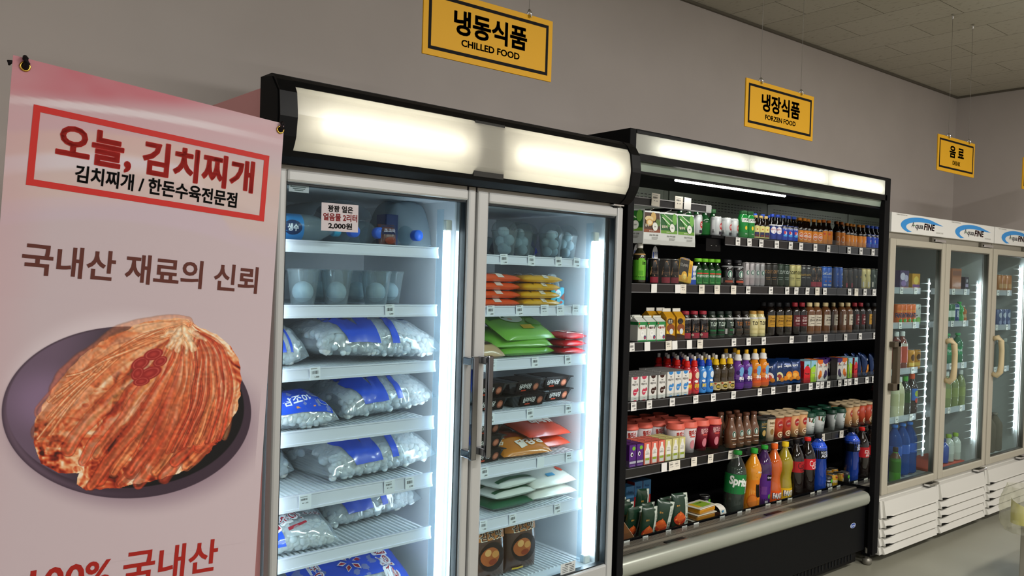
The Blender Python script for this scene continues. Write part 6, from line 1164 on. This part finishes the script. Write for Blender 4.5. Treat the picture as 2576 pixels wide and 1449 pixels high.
def popbox():
    mb = MB().rbox(-.034, .034, -.012, .012, 0, .068, M('#3fb2cf', .4), .001, 1); lb = MB(); f = FRONT(-.012)
    layers(lb, f, [('rect', -.014, -.002, .056, .066, '#c8303a'), ('oval', .002, .046, .015, .015, '#dfeef2'), ('poly', [(-.034, .012), (-.004, .028), (-.004, .016), (-.034, .0)], '#2a2220'), ('poly', [(.034, .05), (.012, .03), (.034, .02)], '#8a3a2a'), ('oval', .018, .014, .008, .005, '#b8402a'), ('text', '미니바', .002, .046, .008, '#4a9ab8')])
    bl_ = MB()
    for j in range(2):
        pts = [(-.030, .016+.014*j, .004), (-.022, .016+.014*j, .06), (-.014, .016+.014*j, .098)]+[(-.014+.022*(1-math.cos(PI*k/6))/1.5, .016+.014*j, .098+.016*math.sin(PI*k/6)) for k in range(1, 6)]+[(.020, .016+.014*j, .094), (.032, .016+.014*j, .06), (.040, .016+.014*j, .004)]
        bl_.tube(pts, .0062, TRAYM, 8)
    return (mb.mesh('popsicle_box'), [('label', lb.mesh('label'), None), ('blister', bl_.mesh('blister'), 'clear arched plastic blister')])
pb = popbox()
for i, (u, ly, lb_) in enumerate(((-.262, .27, 'turquoise popsicle box half hidden by the yellow packs'), (-.182, .165, 'turquoise popsicle box with clear arches beside the yellow packs'), (-.094, .26, 'turquoise popsicle box standing last, by the light tube'), (-.14, .33, 'turquoise popsicle box at the back of the shelf'))): place(pb, 'popsicle_box', lb_, 'box', fzp(u, ly, 1.387), (0, 0, FZR+(-.05, 0, -.12, .1)[i]), 'turquoise popsicle boxes')
# -- green and red bags
gS = [('rect', -.125, .125, .03, .09, '#2f6b34'), ('oval', -.02, .03, .055, .032, '#dfe6da'), ('oval', -.035, .02, .012, .008, '#e8b8a0'), ('rect', -.02, .04, -.045, -.020, '#d8b22c'), ('text', '왕만두', .06, .055, .03, '#f0f0e6', .08, .06), ('oval', .075, .0, .04, .024, '#5a8a3a')]
gbag = lambda sd: pouch('dumpling_bag', .27, .17, .036, M('#6fae3c', .25, 0, .5), gS, sd, amp=.12, zb=.4, pw=4)
for j, (u, z, ry, lb_) in enumerate(((-.318, 1.207, .0, 'lowest green dumpling bag, pale text side showing'), (-.335, 1.236, .0, 'middle green dumpling bag in the crossed pile'), (-.308, 1.262, .0, 'topmost green dumpling bag with a white dumpling print'))): place(gbag(j+2), 'dumpling_bag', lb_, 'frozen food bag', fzp(u, .24, z), (math.radians((6, 17, 27)[j]), ry, FZR+(.02, -.08, .10)[j]), 'green dumpling bags')
rS = [('rect', -.03, .05, -.02, .03, '#efe6e2'), ('text', '핫바', .01, .004, .03, '#b01c20', .06, .06), ('poly', [(-.06, -.05), (-.02, -.03), (.05, -.05)], '#efe6e2')]
for j in range(3): place(pouch('red_snack_bag', .12, .13, .026, M('#c02028', .22, 0, .6), rS, j+5, amp=.14, zb=.4), 'red_snack_bag', ('lowest small red snack bag by the light tube', 'middle small red snack bag by the light tube', 'topmost small red snack bag by the light tube')[j], 'snack bag', fzp(-.113+.003*j, .185, 1.207+.028*j), (0, 0, FZR+.06*(j-1)), 'small red snack bags')
place(pouch('tan_bag', .13, .14, .05, M('#b89a72', .3, 0, .4), [('oval', 0, -.01, .04, .03, '#3a2a22'), ('rect', -.02, .015, -.02, .0, '#e6d8b8')], 9, amp=.2), 'tan_bag', 'tan food bag beside the centre door frame, next to green bags', 'frozen food bag', fzp(-.525, .19, 1.207), (math.radians(10), 0, FZR))
# -- black trays
def meal():
    mb = MB(); P = [(-.068, -.048), (.068, -.048), (.068, .048), (-.068, .048)]; Q = [(-.086, -.062), (.086, -.062), (.086, .062), (-.086, .062)]; k = M('#141416', .25, 0, .4)
    mb.add([(x, y, 0) for x, y in P]+[(x, y, .040) for x, y in Q]+[(x*1.09, y*1.09, .040) for x, y in Q]+[(x*1.09, y*1.09, .043) for x, y in Q]+[(x*.98, y*.98, .045) for x, y in Q], [(3, 2, 1, 0)]+[(a+i, a+(i+1) % 4, a+4+(i+1) % 4, a+4+i) for a in (0, 4, 8, 12) for i in range(4)]+[(16, 17, 18, 19)], k)
    sl = MB(); tp = lambda s, t, o: (s, -.0495-.36*t*1-o, t) if t < .043 else (s, -.0655, t)
    f = lambda s, t, o: (s, -.051-.0145*(t/.040)-o-.002, t)
    L_rect(sl, f, -.045, .068, .001, .046, M('#1c1614', .35), .0, 2, 1); sl.add([(-.045, -.068, .0462), (.068, -.068, .0462), (.068, .055, .0462), (-.045, .055, .0462)], [(0, 1, 2, 3)], M('#241c19', .35))
    layers(sl, f, [('text', '심야식당', -.005, .024, .020, '#efeae4', .06, .02), ('rect', -.022, .002, .006, .011, '#c8482a'), ('oval', .048, .020, .014, .014, '#8a4a34'), ('oval', .048, .020, .010, .009, '#c47a5c')])
    return (mb.mesh('meal_tray'), [('paper_sleeve', sl.mesh('paper_sleeve'), 'dark printed sleeve with white script')])
mt = meal()
for i, (u, ly, z, rz, lb_) in enumerate(((-.315, .205, 1.026, .0, 'lower black meal tray of the front pair'), (-.328, .215, 1.0735, .03, 'upper black meal tray of the front pair'), (-.148, .245, 1.026, .04, 'lower black meal tray by the light tube'), (-.148, .250, 1.0735, -.05, 'upper black meal tray by the light tube'), (-.512, .20, 1.026, .04, 'lower black meal tray beside the centre door frame'), (-.514, .205, 1.0735, .02, 'upper black meal tray beside the centre door frame'), (-.525, .20, .846, .03, 'lowest of three black meal trays below, beside the door frame'), (-.525, .20, .8935, .02, 'middle of three black meal trays below, beside the door frame'), (-.525, .205, .941, .05, 'topmost of three black meal trays below, beside the door frame'))): place(mt, 'meal_tray', lb_, 'meal tray', fzp(u, ly, z), (0, 0, FZR+rz), 'black meal trays')
# -- orange bags
oS = [('rect', -.11, .11, .03, .08, '#b8321c'), ('text', '바베큐', .015, -.015, .040, '#f0e6da', .12, .07), ('oval', -.06, .045, .03, .02, '#4a2a20'), ('rect', -.08, -.04, .01, .03, '#e8b82c')]
place(pouch('chicken_bag', .25, .19, .04, M('#c83c1c', .22, 0, .6), oS, 3, amp=.3, zb=.35), 'chicken_bag', 'big red-orange barbecue bag lying on top, white lettering', 'frozen food bag', fzp(-.192, .26, .893), (math.radians(14), .05, FZR+.12), 'chicken bags on the fifth freezer shelf')
place(pouch('chicken_bag', .22, .17, .045, M('#c8401e', .22, 0, .6), [('oval', 0, -.03, .03, .02, '#e8a04a')], 5, amp=.3, zb=.4), 'chicken_bag', 'red-orange bag squeezed under the barbecue bag', 'frozen food bag', fzp(-.175, .26, .846), (math.radians(8), .0, FZR), 'chicken bags on the fifth freezer shelf')
place(pouch('chicken_bag', .22, .17, .042, M('#c87a1c', .22, 0, .6), [('rect', -.11, .02, .0, .07, '#a8401c'), ('oval', -.03, .03, .05, .03, '#8a3418'), ('text', '닭강정', .03, -.035, .040, '#f0e8dc', .12, .07, .2), ('text', '김치', -.085, -.01, .03, '#f0e0c8', .05, .05, .9)], 7, amp=.25, zb=.35), 'chicken_bag', 'amber chicken bag tilted towards the glass before the trays', 'frozen food bag', fzp(-.318, .215, .848), (math.radians(16), .0, FZR-.1), 'chicken bags on the fifth freezer shelf')
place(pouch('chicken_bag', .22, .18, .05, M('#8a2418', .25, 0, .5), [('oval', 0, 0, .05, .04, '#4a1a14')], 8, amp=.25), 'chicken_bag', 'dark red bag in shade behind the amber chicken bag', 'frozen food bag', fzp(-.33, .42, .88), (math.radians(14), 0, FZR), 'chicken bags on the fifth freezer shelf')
# -- white and green dumpling packs
wS = [('rect', -.09, .09, -.060, -.040, '#1d5a38'), ('text', '물만두', -.02, .0, .026, '#2a4a3a', .06, .03), ('poly', [(-.09, .06), (-.02, .06), (-.06, .02), (-.09, .02)], '#2a6a44')]
for j in range(3): place(pouch('gyoza_pack', .20, .16, .034, M('#d6dbd2', .3, 0, .4) if j else M('#1f5a3a', .3, 0, .4), wS, 4+j, amp=.18, zb=.45), 'gyoza_pack', ('lowest green and white dumpling pack beside the door frame', 'middle white dumpling pack with a green edge band', 'topmost white dumpling pack with a green edge band')[j], 'frozen food bag', fzp(-.385+.008*j, .215, .666+.036*j), (0, 0, FZR+.05*j), 'green-edged dumpling packs')
kS = [('text', '왕교자', -.03, .03, .034, '#4a4a44', .10, .04), ('oval', .03, .02, .030, .018, '#a89a82'), ('oval', .075, -.02, .014, .018, '#d0442a'), ('rect', -.02, .02, -.06, -.042, '#4a9ac4')]
for j in range(2): place(pouch('king_dumpling_bag', .23, .18, .042, M('#dcdcd2', .25, 0, .5), kS, 6+j, amp=.22, zb=.4), 'king_dumpling_bag', ('lower white king dumpling bag', 'upper white king dumpling bag with dark lettering, tilted forward')[j], 'frozen food bag', fzp(-.168-.004*j, .235, .666+.044*j), (math.radians(3+8*j), .0, FZR-.03+.06*j), 'white king dumpling bags')
# -- brown stand-up pouches on the floor
bS = [('rect', -.072, .072, .045, .085, '#b8743a'), ('text', '김치맛', .0, .060, .030, '#f0e6d2', .10, .06), ('text', '김치맛', .0, .060, .027, '#4a2a18', .096, .03), ('oval', 0, -.012, .055, .050, '#2a1a14'), ('oval', -.01, -.01, .04, .032, '#a85a2c'), ('oval', -.02, .005, .014, .012, '#d8a464'), ('oval', .012, -.004, .016, .012, '#c88a4a'), ('oval', .0, -.028, .018, .010, '#8a3a20'), ('rect', -.05, .0, -.085, -.078, '#d8b23a')]
for i, (u, lb_) in enumerate(((-.325, 'brown stand-up pouch on the freezer floor, whole front visible'), (-.485, 'brown stand-up pouch half hidden behind the door frame'))): place(pouch('brown_pouch', .150, .195, .06, M('#4a2c1e', .25, 0, .5), bS, 3+i, amp=.12, zb=.45), 'brown_pouch', lb_, 'pouch', fzp(u, .20-.01*i, .430), (math.radians(86), 0, FZR), 'brown pouches on the freezer floor')

# ================================================================== goods in the far fridges
Y3 = 2.285; S3 = .944
fx = lambda *a: [x*S3 for x in a]
def pack(w, h, c, sp, nm='drink_pack'): return carton(nm, w, .07, h, c, sp)
place(pack(.105, .115, '#4a3a62', [('oval', -.02, .08, .03, .022, '#cfc6da'), ('oval', .02, .07, .024, .02, '#b8aecb'), ('oval', -.01, .04, .03, .018, '#7a5a9a'), ('rect', -.05, .05, .006, .02, '#c8705a')]), 'drink_pack', 'purple grape drink pack at the top of the first fridge', 'drink pack', (4.982*S3, Y3+.02, 1.475), (0, 0, 0))
place(pack(.095, .100, '#c8902c', [('oval', 0, .06, .03, .024, '#e8c45a'), ('rect', -.045, .045, .02, .036, '#7a4a8a'), ('rect', -.045, .045, .004, .018, '#d8563a')]), 'drink_pack', 'orange and yellow drink pack beside the purple pack', 'drink pack', (5.135*S3, Y3+.02, 1.475), (0, 0, 0))
fcan = can('tall_soda_can', .122, .0265, '#d8641c', [('text', 'FANTA', .004, .055, .026, '#23365c', .05, .06), ('rect', -.015, .02, .078, .082, '#f0b04a'), ('oval', .012, .025, .014, .010, '#4a9a3a')])
row(fcan, 'tall_soda_can', fx(4.936, 4.995, 5.054, 5.113), Y3, 1.275, 'orange soda cans', 'can', 'in the first fridge', 'can', 'orange soda cans', rz=-.6)
place(can('tall_soda_can', .122, .0265, '#cfd6d2', [('poly', [(-.012, .05), (-.004, .05), (.010, .10), (.002, .10)], '#2a2a2c'), ('oval', .004, .03, .014, .014, '#8fc46a')], bands=((.04, .3, '#8fbf6e'),)), 'tall_soda_can', 'silver and green can beside the orange soda cans', 'can', (5.178*S3, Y3, 1.275), (0, 0, -.6))
row(bottle('still_drink_bottle', .225, .031, 'pet', '#7a3a30', '#dcdcd8', .46, bands=((.2, .62, '#b84a34'), (.62, .7, '#c8beb2')), z0cap=.88), 'still_drink_bottle', fx(4.938, 5.015), Y3, 1.010, 'reddish bottles with white caps', 'bottle', 'in the first fridge', 'bottle', 'reddish white-capped bottles', rz=-.5)
row(can('tall_soda_can', .116, .029, '#c8881c', [('oval', .004, .07, .014, .02, '#5a3a1c'), ('rect', -.02, .02, .02, .04, '#e8c05a')]), 'tall_soda_can', fx(5.112, 5.192), Y3, 1.010, 'amber cans', 'can', 'beside the reddish white-capped bottles', 'can', 'amber cans', rz=-.4)
row(bottle('mixed_drink_bottle', .235, .0295, 'pet', '#c9c4a0', '#d8d8d4', .46, bands=((.3, .6, '#b8b48a'),), z0cap=.88), 'mixed_drink_bottle', fx(4.935, 5.000), Y3, .735, 'pale straw-coloured bottles', 'bottle', 'in the first fridge', 'bottle', 'pale straw bottles', rz=-.4)
place(bottle('mixed_drink_bottle', .235, .033, 'pet', '#1f2a1a', '#4aa03a', .46, bands=((.35, .65, '#2a4a24'),), z0cap=.88), 'mixed_drink_bottle', 'dark green bottle with green cap in the first fridge', 'bottle', (5.073*S3, Y3, .735), (0, 0, -.4))
place(bottle('mixed_drink_bottle', .245, .034, 'pet', '#2a1a18', '#d8552a', .46, [('rect', -.02, .026, .09, .16, '#3a6ab8'), ('oval', .012, .09, .012, .014, '#c84a3a'), ('oval', .014, .13, .016, .018, '#a8b83a')], z0cap=.88), 'mixed_drink_bottle', 'dark bottle with orange-red cap and bright label in the first fridge', 'bottle', (5.160*S3, Y3, .735), (0, 0, -.5))
WTR = clear('blue_water', '#5a8fd8', .04, .45, '#2f62b0')
jug = bottle('water_bottle', .30, .044, 'big', '#3a6ac0', '#3a78c8', .42, bands=((.42, .6, '#2f5cb0'),), bodymat=WTR)
row(jug, 'water_bottle', fx(4.98, 5.08, 5.175), Y3+.01, .39, 'large blue-tinted water bottles', 'bottle', 'at the first fridge bottom', 'water bottle', 'large blue water bottles', rz=0)
place(bottle('tea_bottle', .20, .032, 'pet', '#4a8a2a', '#3a2a1c', .46, bands=((.3, .7, '#3a6a24'), (.7, .84, '#5a3a24')), z0cap=.88), 'tea_bottle', 'brown-topped green tea bottle at the bottom of the first fridge', 'bottle', (4.62, 2.245, .376), (0, 0, 0))
place(pack(.13, .145, '#a86a4a', [('rect', -.06, .06, .02, .09, '#b87a5a'), ('rect', -.06, .06, .10, .13, '#8a5a4a')]), 'drink_pack', 'dull rust drink pack at the top of the second fridge door', 'drink pack', (5.706*S3, Y3+.02, 1.475))
place(pack(.05, .095, '#4a4250', [('rect', -.02, .02, .03, .05, '#b8a8c8'), ('oval', 0, .07, .012, .012, '#c8c4cc')]), 'drink_pack', 'small dark pack beside the dull rust pack', 'drink pack', (5.865*S3, Y3+.02, 1.475))
row(can('tall_soda_can', .122, .029, '#2f6a44', [('rect', -.02, .02, .04, .08, '#cfd8cc')]), 'tall_soda_can', fx(5.600, 5.66), Y3, 1.275, 'green cans', 'can', 'on the second door shelf', 'can', 'green cans', rz=-.4)
place(can('tall_soda_can', .122, .029, '#28407a', [('text', 'PEPSI', .004, .06, .016, '#dfe4ee', .04, .04, PI/2), ('rect', -.02, .02, .09, .10, '#cfd4de')]), 'tall_soda_can', 'navy blue can beside the green cans', 'can', (5.722*S3, Y3, 1.275), (0, 0, -.4))
place(bottle('soda_bottle', .135, .028, 'waist', '#2f9a4a', '#3aa84a', .46, bands=((.3, .5, '#2a8a3c'),)), 'soda_bottle', 'small bright green soda bottle behind the second fridge door', 'bottle', (5.797*S3, Y3, 1.275), (0, 0, 0))
place(bottle('soda_bottle', .11, .022, 'waist', '#b8642c', '#d8d4cc', .46, bands=((.3, .5, '#c8a07a'),)), 'soda_bottle', 'tiny amber bottle beside the small green soda bottle', 'bottle', (5.862*S3, Y3, 1.275), (0, 0, 0))
gsp = bottle('soda_bottle', .20, .034, 'waist', '#2a6a4a', '#3a9a5a', .46, [('text', 'Sprite', .0, .09, .022, '#dfe8e2', .05, .03)], bands=((.33, .58, '#2f8a5a'),))
row(gsp, 'soda_bottle', fx(5.64, 5.79), Y3, 1.010, 'green soda bottles', 'bottle', 'behind the second fridge door', 'bottle', 'green soda bottles', rz=-.4)
row(bottle('mixed_drink_bottle', .235, .032, 'pet', '#7a8452', '#c9ccc6', .46, bands=((.3, .55, '#8a945a'),), z0cap=.88), 'mixed_drink_bottle', fx(5.645, 5.752, 5.858), Y3, .735, 'olive bottles with pale caps', 'bottle', 'behind the second fridge door', 'bottle', 'olive pale-capped bottles', rz=-.4)
row(bottle('mixed_drink_bottle', .17, .034, 'pet', '#b9bdb2', '#8fae3a', .50, bands=((.3, .6, '#c4c6bc'),), z0cap=.88), 'mixed_drink_bottle', fx(5.712, 5.815), Y3, .376+.02, 'pale bottles with lime caps', 'bottle', 'at the second door bottom', 'bottle', 'lime-capped pale bottles')
place(bottle('mixed_drink_bottle', .15, .034, 'pet', '#2a4a9a', '#2a3a6a', .50, z0cap=.88), 'mixed_drink_bottle', 'deep blue bottle beside the lime-capped bottles', 'bottle', (5.655*S3-.02, Y3, .396))
tag(link('red_crate', MB().rbox(-.24, .24, -.12, .12, 0, .018, M('#b84a34', .5), .004).mesh('red_crate'), None, (5.29, 2.36, .377)), 'flat red tray under the lime-capped bottles', 'tray')
row(can('tall_soda_can', .122, .029, '#b8743c', [('rect', -.02, .02, .03, .06, '#c89a6a')]), 'tall_soda_can', fx(6.42, 6.50, 6.58), Y3, 1.475, 'orange-brown cans', 'can', 'in the end fridge', 'can', 'orange-brown cans')
row(can('tall_soda_can', .122, .029, '#4a5a86', [('oval', 0, .08, .016, .018, '#b8c0d2'), ('oval', 0, .03, .016, .014, '#8a96b8')]), 'tall_soda_can', fx(6.42, 6.50, 6.58), Y3, 1.24, 'slate blue cans', 'can', 'in the end fridge', 'can', 'slate blue cans')
row(bottle('mixed_drink_bottle', .20, .034, 'pet', '#8a948a', '#b9bcb6', .46, bodymat=clear('haze_pet', '#c4ccc8', .05, .5, '#9aa29a'), z0cap=.88), 'mixed_drink_bottle', fx(6.47, 6.58), Y3, .955, 'hazy grey bottles', 'bottle', 'in the end fridge', 'bottle', 'hazy grey bottles')
row(bottle('mixed_drink_bottle', .26, .05, 'big', '#7a7060', '#8a8478', .40, bodymat=clear('haze_jug', '#c4bcae', .05, .55, '#857c6c')), 'mixed_drink_bottle', fx(6.42, 6.54), Y3+.03, .376, 'brownish jugs', 'jug', 'at the bottom of the end fridge', 'jug', 'brownish jugs')
